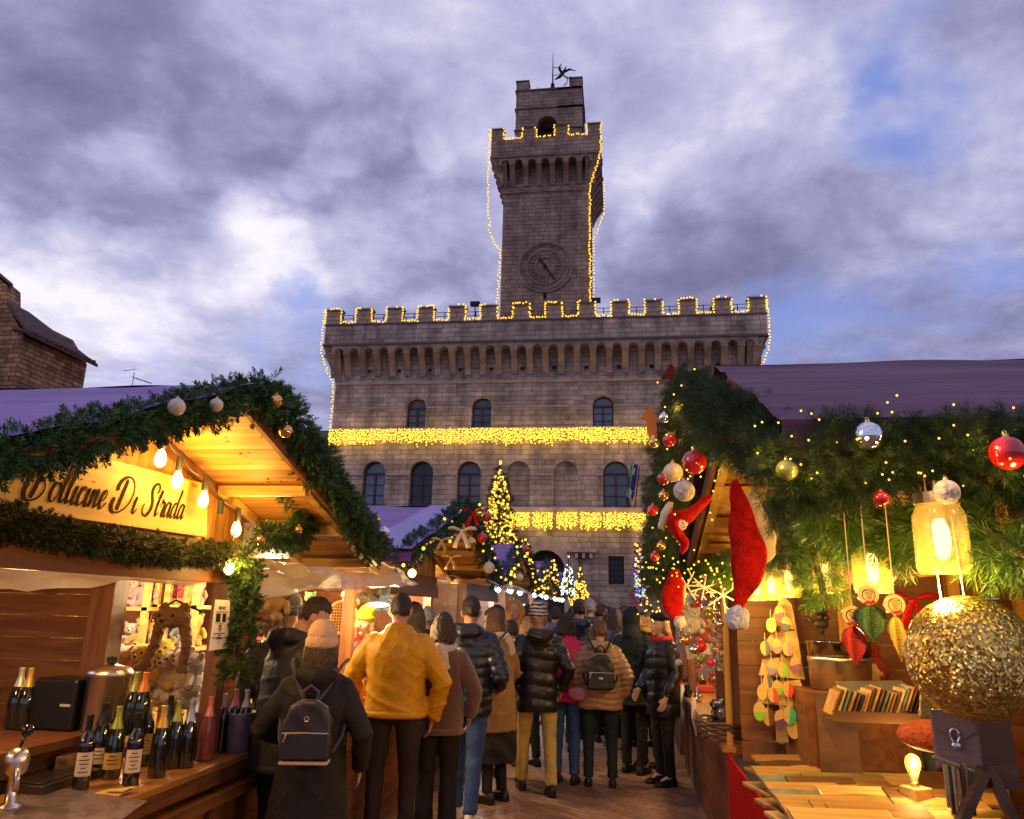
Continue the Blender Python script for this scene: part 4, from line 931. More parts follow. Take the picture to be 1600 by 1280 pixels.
# ================================================================== right hut 1: woodwork
RW, RG, YN = .98, .27, 2.2
hutR, rzR = hut('craft_hut', 'nearest right wooden hut hung with jar lanterns and painted wood', RG+.18, RW, 5.2, 1.98, 2.10, 3.15, 2.62, 5.5, 2.0, tarp=TARP2, ladder=(.25, 1.0), zb=1.80, seed=4, wy=(2.3, 5.3), near_post=False)
b = MB(); planks_y(b, 1.40, 5.2, YN, 0, 2.12, .14); b.build('side_wall', PINEW, hutR)
b = MB(); b.box(1.36, 1.40, YN-.02, YN+.04, 0, 2.12); b.box(RW+.06, 1.36, YN-.01, YN+.05, 1.93, 2.12); b.build('side_post', BATT, hutR)
b = MB(); b.box(RW+.06, 1.36, YN, YN+.04, 1.76, 1.925); b.build('side_beam', DARKW, hutR)
b = MB(); planks_y(b, .75, 5.2, 5.38, 0, 2.0, .15); planks_x(b, 4.9, 2.3, 5.4, 0, 2.0); b.build('back_wall', DARKW, hutR)
for x, y in ((1.33, 5.0), (2.02, 5.2), (2.2, 5.3), (2.45, 5.3)):
    b = MB(); b.box(x-.035, x+.035, y-.03, y+.03, 0, 2.1); b.build('post', PINEZ, hutR)
b = MB(); b.box(.69, 1.75, 1.75, 5.55, .74, .78); tb = b.build('counter_top', mat('dark_green_baize', (.02,.025,.018), .9, var=.3), hutR)
b = MB(); b.box(.675, .689, 1.75, 5.56, .22, .785); b.box(.689, 1.75, 5.552, 5.566, .2, .785); b.build('red_cloth', REDM, hutR)
b = MB(); b.box(.75, 1.7, 1.8, 5.5, 0, .2); b.build('counter_base', DARKY, hutR)
lampR = [(1470, 838, 1.93), (1362, 884, 2.62), (1293, 893, 3.25), (1232, 905, 3.9), (1205, 912, 4.4), (1182, 916, 4.9)]
JAR = mat('amber_mottled_jar', (.95,.72,.22), .12, var=.25, vscale=26, alpha=.42, coat=.4); TIN = mat('tin_lid', (.42,.36,.25), .4, metal=.9)
names = ['largest mason jar lantern, nearest, before the plank wall', 'mason jar lantern left of the largest one with a twine bow', 'third mason jar lantern counting from the glitter ball', 'fourth mason jar lantern, above the painted ovals', 'fifth mason jar lantern, close beside the last', 'smallest farthest mason jar lantern next to the red hat']
for (u, v, Y), nm in zip(lampR, names):
    p = at(u, v, Y=Y); t = thing('jar_lantern', nm, 'lantern', p, 'mason jar lanterns'); r = .058
    b = MB(); b.lathe([(.0, -.085), (r*.9, -.085), (r, -.07), (r, .045), (r*.82, .07), (r*.78, .075)], p, 20, caps=False); b.lathe([(r*.82,.066),(r*.84,.085)], p, 20, caps=False); b.build('glass', JAR, t, smooth=True)
    b = MB(); b.lathe([(r*.85,.075),(r*.87,.10),(r*.2,.102),(.012,.13)], p, 20); b.build('lid', TIN, t)
    b = MB(); b.lathe([(.010,.04),(.018,.02),(.021,-.01),(.015,-.045),(.004,-.055)], p, 12); b.build('bulb', M_['edison'], t, smooth=True)
    b = MB(); b.tube([p+V(0,0,.12), V(p.x, p.y, 2.08)], .003, 5); b.build('cord', M_['cable'], t)
    lamp(p+V(-.02,-.02,-.15), (24 if Y < 2.2 else 16) if Y < 3.5 else 9, (1,.55,.11), .03, 'jar_light'); lamp(p+V(0,0,-.07), .5, (1,.55,.13), .01, 'jar_light')
def gR():
    GX = .25
    pts = [at(1045,585,X=GX), at(1070,640,X=GX+.02), at(1060,700,X=GX), at(1048,760,X=GX)]
    a = [V(.31, 3.05, 2.52), V(.27, 3.25, 2.47), V(.26, 3.7, 2.42), V(.25, 4.3, 2.26), V(.25, 4.9, 2.12), V(.25, 5.5, 1.98), V(.25, 6.0, 1.86)]
    garland('broad pine garland falling from the right hut gable peak', a, .080, 1000, .042, NG2, PINE, seed=31, droop=.5)
    a = [V(.27, 3.05, 2.54), V(.28, 2.9, 2.47), V(.31, 2.6, 2.35), V(.35, 2.35, 2.22), V(.41, 2.1, 2.10)]
    garland('bushy pine garland between the gable peak and the right eave', a, .075, 1500, .038, NG2, PINE, seed=32, droop=.5)
    a = [at(1180, 742, Y=2.0), at(1250, 722, Y=1.98), at(1330, 714, Y=1.96), at(1410, 702, Y=1.95), at(1500, 704, Y=1.95), at(1600, 716, Y=1.95), at(1720, 716, Y=1.95)]
    garland('long dark pine garland hung along the right hut eave', a, .088, 3200, .036, NG2, PINE, seed=33, droop=.6)
    a = [at(1255, 760, Y=2.5), at(1300, 800, Y=2.45), at(1360, 832, Y=2.75), at(1410, 842, Y=2.5), at(1450, 815, Y=2.3), at(1500, 800, Y=2.1), at(1560, 838, Y=1.95), at(1610, 875, Y=1.9), at(1680, 850, Y=1.9)]
    garland('bright green pine swag looping behind the jar lanterns', a, .055, 600, .055, NG3, PINE, seed=34, droop=.9)
    a = [at(1260, 770, Y=2.9), at(1262, 830, Y=2.9), at(1280, 900, Y=2.9), at(1288, 930, Y=2.9)]
    garland('short green pine strand hanging between two jar lanterns', a, .055, 700, .055, NG3, PINE, seed=35, droop=1)
    a = [at(1215, 780, Y=2.7), at(1225, 850, Y=2.8), at(1222, 890, Y=2.8)]
    garland('short dark pine strand right of the red hat', a, .035, 500, .045, NG2, PINE, seed=36, droop=1)
    a = [at(1030, 880, X=.35), at(1080, 900, X=.5), at(1130, 890, X=.62), at(1190, 860, X=.7)]
    garland('green pine garland across the far eave of the right hut', a, .05, 500, .05, NG3, PINE, seed=37, droop=.6)
gR()
# ================================================================== people
SKIN = mat('skin', (.52,.29,.19), .5, var=.08, vscale=9, spec=.4); SKIN2 = mat('pale_skin', (.62,.38,.27), .5, var=.08, vscale=9)
HAIR = {k: mat('hair_'+k, c, .45, var=.45, vscale=30, bump=.7, bscale=60, stretch=(3,3,.4), spec=.5) for k, c in dict(brown=(.05,.026,.014), dark=(.030,.020,.016), blond=(.42,.26,.10), grey=(.28,.26,.26), red=(.30,.02,.015), chestnut=(.12,.055,.025)).items()}
def cloth(name, col, **k):
    k.setdefault('var', .14); k.setdefault('vscale', 7); k.setdefault('bump', .35); k.setdefault('bscale', 22); k.setdefault('spec', .3)
    return mat(name, col, k.pop('rough', .75), **k)
def ell(c, a, b, n=20, p=2.4, yaw=0, front=1.0):
    o = []
    for j in range(n):
        t = 2*math.pi*j/n; x = a*math.copysign(abs(math.cos(t))**(2/p), math.cos(t)); y = b*math.copysign(abs(math.sin(t))**(2/p), math.sin(t))*(front if math.sin(t) > 0 else 1)
        o.append(c+V(x*math.cos(yaw)-y*math.sin(yaw), x*math.sin(yaw)+y*math.cos(yaw), 0))
    return o
def wob(amp, fx, seed):
    """folds of cloth: smooth noise pushed out along the surface"""
    def f(c):
        a = c*fx+seed; s = np.sin(a[:,0]*1.3+np.sin(a[:,2]*.9)*1.5)*np.sin(a[:,1]*1.1+a[:,2]*.7+np.sin(a[:,0]))+.5*np.sin(a[:,2]*2.3+a[:,0]*1.7+np.sin(a[:,1]*2))
        return amp*s
    return f
def folds(amp, seed):
    def f(c):
        o = np.zeros(len(c)); w = np.sin(c[:,0]*5+seed)*1.3+np.sin(c[:,2]*6.5+seed*2)*1.5+np.sin(c[:,1]*7+seed*3)
        for k, (a, b, d) in enumerate(((14,3,9),(-9,5,17),(4,16,-11),(20,-6,25))):
            s = 1-np.abs(np.sin(c[:,0]*a+c[:,1]*b+c[:,2]*d+w*(1.2-.15*k)+seed*k)); m = .5+.5*np.sin(c[:,0]*7+c[:,2]*(5+k)+seed+k*2)
            o += (s**3-.25)*m*(1,.8,.6,.4)[k]
        return amp*o
    return f
def puffer(amp, pitch, seed=0):
    def f(c): return amp*(np.abs(np.sin(math.pi*(c[:,2]+.012*np.sin(c[:,0]*14+seed))/pitch))**.6-.5)+wob(.004, 11, seed)(c)
    return f
def head_ball(mb, c, M, s=1.0):
    """skull, jaw, nose, brow, ears round the centre c; M turns and tilts it; face looks along +y"""
    def P(x, y, z): return c+M @ (V(x, y, z)*s)
    vs = []; nu, nv = 28, 20
    q = MB(); q.sph((0,0,0), 1, nu, nv)
    for x, y, z in q.v:
        w = .076*(1-.10*max(0, -z)**1.0); X = x*w; Y = y*.095; Z = z*.118
        if z < 0: X *= 1-.34*(-z)**1.6; Y *= 1-.12*(-z) if y < 0 else 1-.05*(-z)
        if y < 0 and z < -.2: Y *= 1-.45*(-z-.2)
        if y > .5: Y *= .965
        for e in (-1, 1):   # eye sockets
            d = math.hypot(X-e*.031, Z-.008)
            if y > .4 and d < .024: Y -= .010*(1-d/.024)
        vs.append(P(X, Y, Z))
    mb.add(vs, q.f)
    mb.tube([P(0,.084,.018), P(0,.098,-.006), P(0,.112,-.030), P(0,.088,-.040)], [.008*s,.011*s,.015*s,.008*s], 8)
    mb.sph(P(0,.080,-.058), (.026*s,.014*s,.012*s), 10, 8, M.to_4x4()); mb.sph(P(0,.072,-.098), (.024*s,.018*s,.016*s), 10, 8, M.to_4x4())
    for e in (-1, 1):
        mb.sph(P(e*.031,.076,.026), (.024*s,.010*s,.007*s), 8, 6, M.to_4x4()); mb.sph(P(e*.078,-.004,-.010), (.009*s,.018*s,.030*s), 8, 8, M.to_4x4()); mb.sph(P(e*.042,.055,-.03), (.024*s,.024*s,.022*s), 8, 6, M.to_4x4())
def hand(mb, w, d, up, side, curl=.9, s=1.0):
    """palm and five bent fingers; w wrist, d pointing direction, up the back of the hand"""
    d = d.normalized(); r = d.cross(up).normalized()*side; n = r.cross(d)*side
    if n.dot(up) < 0: n = -n
    for k in range(5): mb.tube([w-d*.01, w+d*.045*s+r*(k-2)*.008*s, w+d*.085*s+r*(k-2)*.0165*s], [.020*s,.015*s,.0105*s], 8)
    for k, (o, L) in enumerate(((-.030,.070),(-.010,.082),(.010,.078),(.029,.060))):
        p = w+d*.085*s+r*o*s; pts = [p]; dd = d.copy()
        for j, f in enumerate((.45,.30,.25)):
            a = curl*(.35,.55,.5)[j]; dd = (dd*math.cos(a)-n*math.sin(a)).normalized(); pts.append(pts[-1]+dd*L*f*s)
        mb.tube(pts, [.0095*s,.009*s,.0082*s,.0065*s], 8)
    t = w+d*.02*s-r*.026*s; mb.tube([t, t+d*.028*s-r*.022*s-n*.008*s, t+d*.058*s-r*.024*s-n*.022*s], [.013*s,.011*s,.008*s], 8)
def person(label, x, y, H, face, top, pants, hair='brown', hairstyle='short', hat=None, hood=None, length=.80, bulk=1.0, lean=0, hp=0, hy=0, arms=None, skirt=None, stride=.0, spread=.09, disp=None, shoe=None, vox=.012, faceon=False, skin=None, female=False, group=None, collar=.0, lower='pants', z0=0, scarf=None, flare=0, coatflare=0, turn=0, sit=False):
    """face: heading in degrees, 0 looks up the aisle (away from the camera), 90 to the left"""
    s = H/1.75; skin = skin or SKIN; root = thing('person', label, 'person', (x, y, z0), group, rotz=R(face))
    lm = Matrix.Rotation(R(-lean), 3, 'X')
    def U(p): p = Vector(p)*s; pv = V(0,0,.95*s); return pv+lm @ (p-pv) if p.z > pv.z else p
    sw = .185 if not female else .165
    A = {'L': [(-.27,-.03,1.13), (-.29,.02,.88)], 'R': [(.27,-.03,1.13), (.29,.02,.88)]}
    if arms: A.update(arms)
    sh = {'L': (-sw*.97, 0, 1.385), 'R': (sw*.97, 0, 1.385)}; hips = {'L': (-spread, 0, .93), 'R': (spread, 0, .93)}
    kn = {'L': (-spread*1.05, .02+stride*.35, .50), 'R': (spread*1.05, .02-stride*.3, .50)}; an = {'L': (-spread*1.1, stride*.55, .09), 'R': (spread*1.1, -stride*.5-.02, .09)}
    # one continuous body
    b = MB(); hc = U((0,.025,1.625)); HM = lm @ Matrix.Rotation(R(hy), 3, 'Z') @ Matrix.Rotation(R(-hp), 3, 'X')
    if hp: hc = U((0,.0,1.52))+HM @ V(0,.03*s,.105*s)
    s_h = s; s = s*1.05; head_ball(b, hc, HM, s); s = s_h
    b.tube([U((0,-.01,1.40)), U((0,.0,1.50)), hc+HM @ V(0,-.02,-.05)*s], [.066*s,.056*s,.054*s], 12)
    b.loft([ell(U((0,0,z)), w*s, d*s) for z, w, d in ((.90,.14,.09),(1.0,.145,.095),(1.12,.125,.085),(1.3,.16,.10),(1.42,.13,.075),(1.46,.07,.055))])
    for k in 'LR':
        S_, E, W_ = U(sh[k]), U(A[k][0]), U(A[k][1]); b.tube([S_, E, W_], [.045*s,.036*s,.027*s], 10)
        d = (W_-E).normalized(); upv = V(0,0,1) if abs(d.z) < .7 else V(1 if k == 'R' else -1, 0, 0)
        hand(b, W_, d, upv, 1 if k == 'R' else -1, .7, s)
        b.tube([U(hips[k]), Vector(kn[k])*s, Vector(an[k])*s], [.08*s,.052*s,.036*s], 10); b.tube([Vector(an[k])*s, Vector(an[k])*s+V(0,.11*s,-.05*s)], [.035*s,.03*s], 8)
    o = b.build('body', skin, root, local=True); remesh(o, .0065 if faceon else .011, 3)
    # trousers or skirt
    if not skirt:
        b = MB()
        for k in 'LR':
            h, q, a = Vector(hips[k])*s, Vector(kn[k])*s, Vector(an[k])*s; f = 1+flare
            b.tube([h+V(0,0,.06*s), h+V(0,0,-.10*s), q, (q+a)/2, a+V(0,0,.0)], [.098*s*bulk**.5,.092*s*bulk**.5,.068*s*f**.3,.060*s*f**.6,.058*s*f], 14)
        b.loft([ell(Vector((0,0,z))*s, w*s, d*s) for z, w, d in ((.84,.165,.105),(.92,.172,.115),(1.02,.150,.10))])
        o = b.build('trousers', pants, root, local=True); remesh(o, vox, 3, folds(.007*s, sum(map(ord, label)) % 7))
    else:
        b = MB(); b.loft([ell(Vector((0,0,z))*s, w*s, d*s) for z, w, d in ((skirt,.24,.17),((skirt+.9)/2,.205,.145),(.95,.17,.115))]); o = b.build('skirt', pants, root, local=True); remesh(o, vox, 3, wob(.010*s, 13, 1))
    if skirt:
        b = MB()
        for k in 'LR': b.tube([Vector(kn[k])*s+V(0,0,.1), Vector(kn[k])*s, Vector(an[k])*s], [.07*s,.062*s,.050*s], 12)
        o = b.build('tights', C['black'], root, local=True); remesh(o, .012, 2)
    # jacket or coat, sleeves and all
    bl = bulk; b = MB(); hem = length; cf = coatflare
    tors = [(hem, .178+cf*.10, .135+cf*.07), ((hem+1.0)/2, .178+cf*.05, .135+cf*.03), (1.02, .172, .130), (1.14, .172, .128), (1.30, .188, .132), (1.38, .185 if not female else .165, .118), (1.43, .140, .098), (1.465, .098, .088), (1.50+collar, .074, .076)]
    if hem > .97: tors = [(hem, .172, .132)]+tors[3:]
    b.loft([ell((U((0,0,z)) if z > .95 else V(0,0,z*s)), w*s*bl, d*s*bl) for z, w, d in tors])
    for k in 'LR':
        S_, E, W_ = U(sh[k]), U(A[k][0]), U(A[k][1]); m_ = (S_+E)/2
        b.tube([S_-V(0,0,.0), m_, E, (E+W_)/2, W_-(W_-E).normalized()*.01], [.068*s*bl,.068*s*bl,.060*s*bl,.054*s*bl,.045*s*bl], 12); b.sph(S_, .070*s*bl, 10, 8)
    if hood == 'down':
        n0 = U((0,-.085,1.46)); b.tube([n0+V(-.12,.09,.0)*s, n0+V(-.09,-.02,.02)*s, n0+V(0,-.055,-.005)*s, n0+V(.09,-.02,.02)*s, n0+V(.12,.09,.0)*s], [.03*s,.055*s,.075*s,.055*s,.03*s], 10)
        b.sph(n0+V(0,-.03,-.06)*s, (.10*s,.055*s,.09*s), 12, 8)
    if hood == 'up':
        q = MB(); q.sph((0,0,0), 1, 22, 16); vs = []
        for X, Y, Z in q.v:
            if Y > .35: Y = .35
            vs.append(hc+HM @ (V(X*.118, Y*.125-.012, Z*.150+.004)*s))
        b.add(vs, q.f); b.tube([hc+HM @ V(0,-.03,-.06)*s, U((0,-.02,1.42))], [.10*s,.12*s], 12)
        b2 = MB()
    if hem > .7 and not (disp and 'puffer' in disp.__qualname__):
        q_ = MB(); q_.loft([ell(V(0,0,(hem+dz)*s), (.178 if hem <= .97 else .172)*s*bl+.004+gr, (.135 if hem <= .97 else .132)*s*bl+.004+gr, 32) for dz, gr in ((-.012,-.012),(-.014,.0),(.0,.005),(.022,.005),(.030,-.004),(.030,-.02))], caps=False); q_.build('hem_band', top, root, local=True, smooth=True)
    if collar: b.lathe([(.072*s, 0), (.075*s, .05*s), (.06*s, .055*s)], U((0,0,1.48)), 16)
    o = b.build('coat' if hem < .75 else 'jacket', top, root, local=True)
    remesh(o, vox, 6, disp or folds(.010*s, (sum(map(ord, label)) % 97)/10))
    if hood == 'up':   # carve the face opening: push the front of the hood back round the face
        me = o.data; n = len(me.vertices); co = np.empty(n*3); me.vertices.foreach_get('co', co); co = co.reshape(-1,3); Hi = HM.inverted()
        loc = (co-np.array(hc)) @ np.array(Hi).T/s; r2 = (loc[:,0]/.068)**2+((loc[:,2]+.008)/.098)**2; k_ = (loc[:,1] > .0) & (r2 < 1.0)
        loc[k_,1] = np.minimum(loc[k_,1], -.0+.02*r2[k_]); co[k_] = (loc[k_]*s) @ np.array(HM).T+np.array(hc); me.vertices.foreach_set('co', co.ravel()); me.update()
    # shoes
    sm = shoe or cloth('black_shoe_leather', (.015,.014,.014), rough=.4)
    for k in 'LR':
        a = Vector(an[k])*s; b = MB(); a.z = 0
        b.loft([[a+V(X*w, Y, Z) for X, Z in ((-1,0),(1,0),(1,h*.55),(.6,h),(-.6,h),(-1,h*.55))] for Y, w, h in ((-.075*s,.026*s,.06*s),(-.05*s,.036*s,.10*s),(.03*s,.040*s,.095*s),(.11*s,.046*s,.058*s),(.17*s,.040*s,.045*s),(.195*s,.022*s,.03*s))])
        o = b.build('shoe', sm, root, local=True, smooth=True, bevel=.006)
    # hair
    if hair:
        hm = HAIR[hair]; b = MB(); q = MB(); q.sph((0,0,0), 1, 30, 22); vs = []; long_ = hairstyle in ('long', 'bun', 'bob', 'tail')
        for X, Y, Z in q.v:
            k = 1.0; line = .30 if Y > 0 else (-.55 if not long_ else -.9); front = Y > .15 and Z < .42+.2*(1-abs(X))
            if Z < -.15 and not long_: k = max(.80, 1-.45*(-Z-.15))
            if front or (abs(X) > .75 and Z < .10 and Y > -.3 and not long_): k = .80
            jag = 1+.02*math.sin(X*31+Z*17)+.025*math.sin(Y*27+Z*23)
            g = .089 if hairstyle != 'crop' else .0825
            vs.append(hc+HM @ (V(X*g*k*jag, (Y*(.108 if hairstyle != 'crop' else .103)-.004)*k*jag, Z*(.131 if hairstyle != 'crop' else .125)*k*jag+.006)*s))
        b.add(vs, q.f)
        if hairstyle in ('long', 'bob'):
            dz = -.32 if hairstyle == 'long' else -.13
            for a_ in np.linspace(-3.05, -.09, 17):
                p = hc+HM @ (V(math.cos(a_)*.078, math.sin(a_)*.085, .03)*s); jj = 1+.15*math.sin(a_*23)
                b.tube([p, p+V(0,0,-.10*s)+HM @ (V(math.cos(a_)*.014, math.sin(a_)*.016, 0)*s), p+HM @ (V(math.cos(a_)*.03, math.sin(a_)*.05, 0)*s)+V(0,0,dz*s*jj)], [.028*s,.026*s,.010*s], 7)
        if hairstyle == 'bun': b.sph(hc+HM @ (V(0,-.06,.13)*s), .05*s, 12, 8)
        o = b.build('hair', hm, root, local=True); remesh(o, .0075, 1, lambda c: .0035*np.sin(c[:,0]*260+np.sin(c[:,2]*30)*3)*np.cos(c[:,1]*240+np.sin(c[:,2]*22)*2)+.003*np.sin(c[:,0]*70+c[:,2]*35)*np.sin(c[:,1]*80))
    if hat: hat(root, hc, HM, s)
    if scarf:
        b = MB(); n0 = U((0,.0,1.475))
        b.tube([n0+V(.095*math.cos(t), .085*math.sin(t), .012*math.sin(2*t))*s for t in np.linspace(0, 2*math.pi, 17)], .036*s, 10, caps=False); b.tube([n0+V(-.02,-.10,.02)*s, n0+V(.03,-.12,-.07)*s, n0+V(.05,-.125,-.17)*s], [.04*s,.05*s,.045*s], 8)
        o = b.build('scarf', scarf, root, local=True); remesh(o, .009, 2, wob(.004, 30, 2))
    if faceon:
        ew = mat('eye_white', (.7,.68,.66), .2); ei = mat('dark_iris', (.02,.012,.008), .1); lp = mat('lips', (.40,.07,.06), .4)
        for e in (-1, 1):
            b = MB(); p = hc+HM @ (V(e*.031,.0755,.008)*s); b.sph(p, (.0125*s,.009*s,.0075*s), 10, 8, HM.to_4x4()); b.m = 1; b.sph(hc+HM @ (V(e*.031,.0835,.008)*s), (.0062*s,.003*s,.0066*s), 8, 6, HM.to_4x4()); b.build('eye', [ew, ei], root, local=True, smooth=True)
            b = MB(); b.tube([hc+HM @ (V(e*x_,y_,z_)*s) for x_, y_, z_ in ((.014,.090,.028),(.032,.088,.034),(.050,.076,.027))], [.003*s,.004*s,.002*s], 6); b.build('eyebrow', HAIR['brown'], root, local=True, smooth=True)
        b = MB(); b.tube([hc+HM @ (V(x_,y_,-.058)*s) for x_, y_ in ((-.024,.082),(-.01,.0935),(0,.0945),(.01,.0935),(.024,.082))], [.002*s,.006*s,.0065*s,.006*s,.002*s], 8); b.build('mouth', lp, root, local=True, smooth=True)
    root['_s'] = s
    return root, hc, HM, s, U
def beanie(m, rib=True, pom=None, h=1.0, pattern=None):
    def f(root, hc, HM, s):
        b = MB(); q = MB(); q.lathe([(.096,-.020),(.103,-.005),(.103,.035),(.094,.045)]+[(.096*math.cos(t)**.8, .045+.105*h*math.sin(t)) for t in np.linspace(.08, 1.5, 8)], (0,0,0), 28)
        vs = []
        for i, (X, Y, Z) in enumerate(q.v):
            a = math.atan2(Y, X); k = 1+(.022*math.cos(a*28) if Z < .04 else .008*math.cos(a*28)); vs.append(hc+HM @ (V(X*.98*k, Y*1.15*k-.004, Z*1.05+.028)*s))
        b.add(vs, q.f); o = b.build('beanie', m, root, local=True, smooth=True)
        if pom:
            b = MB(); b.sph(hc+HM @ (V(0,-.01,.19)*s), .032*s, 10, 8); p_ = b.build('pompom', pom, o, local=True); p_.parent = root; remesh(p_, .006, 0, lambda c: .006*np.sin(c[:,0]*180)*np.sin(c[:,1]*190+c[:,2]*170)); p_.parent = o; p_.location = (0,0,0)
    return f
def whole_hat(m, kind):
    def f(root, hc, HM, s):
        b = MB(); P = lambda x, y, z: hc+HM @ (V(x, y, z)*s)
        if kind == 'beret':
            b.sph(P(0,-.02,.085), (.115*s,.125*s,.055*s), 18, 10, HM.to_4x4()); b.sph(P(0,-.005,.055), (.092*s,.108*s,.04*s), 16, 8, HM.to_4x4())
        if kind == 'cap':
            b.sph(P(0,-.005,.035), (.090*s,.108*s,.10*s), 18, 10, HM.to_4x4()); b.sph(P(0,.11,.045), (.07*s,.06*s,.012*s), 12, 6, HM.to_4x4())
        if kind == 'elf':
            b.lathe([(.105*s,.03*s),(.115*s,.05*s),(.095*s,.08*s)], hc, 20); b.tube([P(0,0,.05), P(-.03,0,.12), P(-.11,0,.17), P(-.20,0,.175)], [.10*s,.08*s,.045*s,.012*s], 12)
        o = b.build('hat', m, root, local=True, smooth=True); remesh(o, .008, 2)
    return f
def backpack(label, root, s, m, m2, strap, yb, zb, w=.26, h=.31, d=.11, boho=False):
    rz_ = root.rotation_euler[2]; base = root.location+Matrix.Rotation(rz_, 3, 'Z') @ V(0, yb, zb)
    t = thing('backpack', label, 'backpack', base, rotz=rz_)
    b = MB(); prof = [(-w/2*.95,0),(w/2*.95,0),(w/2,h*.25),(w/2*.96,h*.62),(w/2*.72,h*.88),(w/2*.30,h*.985),(-w/2*.30,h*.985),(-w/2*.72,h*.88),(-w/2*.96,h*.62),(-w/2,h*.25)]
    b.slab([(X, 0, Z) for X, Z in prof], (0,-d,0)); o = b.build('bag', m, t, local=True, bevel=.018); bake(o); remesh(o, .008, 3, wob(.003, 25, 1))
    b = MB(); b.slab([(X*.99, -d-.002, Z) for X, Z in ((-w/2*.93,.012),(w/2*.93,.012),(w/2*.95,h*.46),(-w/2*.95,h*.46))], (0,-.018,0)); o = b.build('front_pocket', m, t, local=True, bevel=.008)
    gz = mat('brass_zip', (.75,.62,.40), .3, metal=1)
    b = MB(); b.tube([(-w*.44,-d-.022,h*.47),(0,-d-.024,h*.478),(w*.44,-d-.022,h*.47)], .0035, 6); b.tube([(-w*.36,-d-.026,h*.47),(-w*.37,-d-.03,h*.40),(-w*.40,-d-.03,h*.33)], .0045, 6)
    b.tube([(X*.97,-d*.55-.0,Z) for X, Z in prof[3:9]], .004, 6); b.build('zip', gz, t, local=True)
    b = MB(); b.tube([(-.035,-.03,h*.95),(-.04,-.04,h*1.12),(0,-.045,h*1.22),(.04,-.04,h*1.12),(.035,-.03,h*.95)], .009, 8); b.build('handle', strap, t, local=True)
    for e in (-1, 1):
        b = MB(); b.tube([(e*.03,-.0,h*.92),(e*.08,.045,h*1.18),(e*.135,.10,h*1.55),(e*.15,.22,h*1.62)], .014, 6, flat=.5); b.tube([(e*w*.48,-.02,.03),(e*w*.62,.06,.10),(e*w*.70,.16,.25)], .010, 6, flat=.6); b.build('strap', strap, t, local=True)
    if m2:
        b = MB(); b.box(-w/2*.93, w/2*.93, -d*1.12, -.004, -.012, .004); b.build('base_trim', m2, t, local=True, bevel=.004)
    b = MB(); 
    if not boho:
        b.tube([(.0+.011*math.cos(a), -d-.010, h*.70+.011*math.sin(a)) for a in np.linspace(0, 6.28, 13)], .0025, 5); b.tube([(-.010,-d-.010,h*.665),(0,-d-.011,h*.655),(.010,-d-.010,h*.665)], .003, 5)
    else: b.box(-.02,.02,-d-.028,-d-.02,h*.30,h*.35)
    b.build('emblem', gz, t, local=True); return t
def place(u, D):
    vh = 932+.0244*u; d = ray(u, vh); f = V(-math.sin(PS), math.cos(PS), 0); k = D/(d.x*f.x+d.y*f.y); return d.x*k, d.y*k
C = dict(
 black=cloth('black_wool', (.014,.013,.014)), charcoal=cloth('charcoal_shell', (.030,.031,.036), rough=.55), yellow=cloth('mustard_shell', (.62,.30,.008), rough=.5, bump=.5, bscale=14), brownf=cloth('brown_fleece', (.15,.065,.03), rough=.95, bump=.8, bscale=120, sheen=.5),
 cream=cloth('cream_knit', (.62,.48,.36), bump=.6, bscale=80), navy=cloth('navy_nylon', (.012,.017,.042), rough=.38, spec=.5), jeans=cloth('blue_denim', (.035,.08,.24), bump=.4, bscale=90), tan=cloth('camel_wool', (.30,.165,.055), rough=.9, bump=.5, bscale=90), khaki=cloth('khaki_cotton', (.55,.38,.10)), blackn=cloth('black_nylon', (.012,.012,.014), rough=.36, spec=.5),
 pink=cloth('fuchsia_softshell', (.60,.012,.09), rough=.5), bronze=cloth('bronze_nylon', (.33,.19,.085), rough=.4, spec=.5), forest=cloth('dark_green_parka', (.020,.024,.018)), dgreen=cloth('dark_green_trousers', (.015,.028,.025)), orange=cloth('ochre_hood', (.50,.24,.03)), olive=cloth('olive_gold_coat', (.34,.25,.04)), red=cloth('red_jumper', (.50,.02,.015)), plum=cloth('grey_violet_coat', (.12,.10,.13)), aub=cloth('aubergine_trousers', (.030,.018,.022)), white=cloth('white_sneaker', (.65,.63,.62), rough=.5), strap=cloth('slate_strap', (.06,.065,.09)))
hands_front = dict(L=[(-.26,.02,1.12), (-.12,.24,1.08)], R=[(.26,.02,1.12), (.12,.24,1.08)]); pockets = dict(L=[(-.30,-.08,1.14), (-.25,.04,.93)], R=[(.30,-.08,1.14), (.25,.04,.93)])
def knitm():
    m = mat('jacquard_knit', (.55,.48,.42), .9, bump=.4, bscale=80); N = m.node_tree.nodes; L = m.node_tree.links; tc = N.new('ShaderNodeTexCoord'); w = N.new('ShaderNodeTexWave'); w.wave_type = 'BANDS'; w.bands_direction = 'Z'; w.inputs['Scale'].default_value = 9; w.inputs['Distortion'].default_value = 3.5; w.inputs['Detail Scale'].default_value = 3
    L.new(tc.outputs['Object'], w.inputs['Vector']); r = N.new('ShaderNodeValToRGB'); r.color_ramp.interpolation = 'CONSTANT'; r.color_ramp.elements[0].color = (.03,.03,.045,1); r.color_ramp.elements[1].color = (.58,.50,.45,1); r.color_ramp.elements[1].position = .42; L.new(w.outputs['Color'], r.inputs[0]); L.new(r.outputs[0], N['Principled BSDF'].inputs['Base Color']); return m
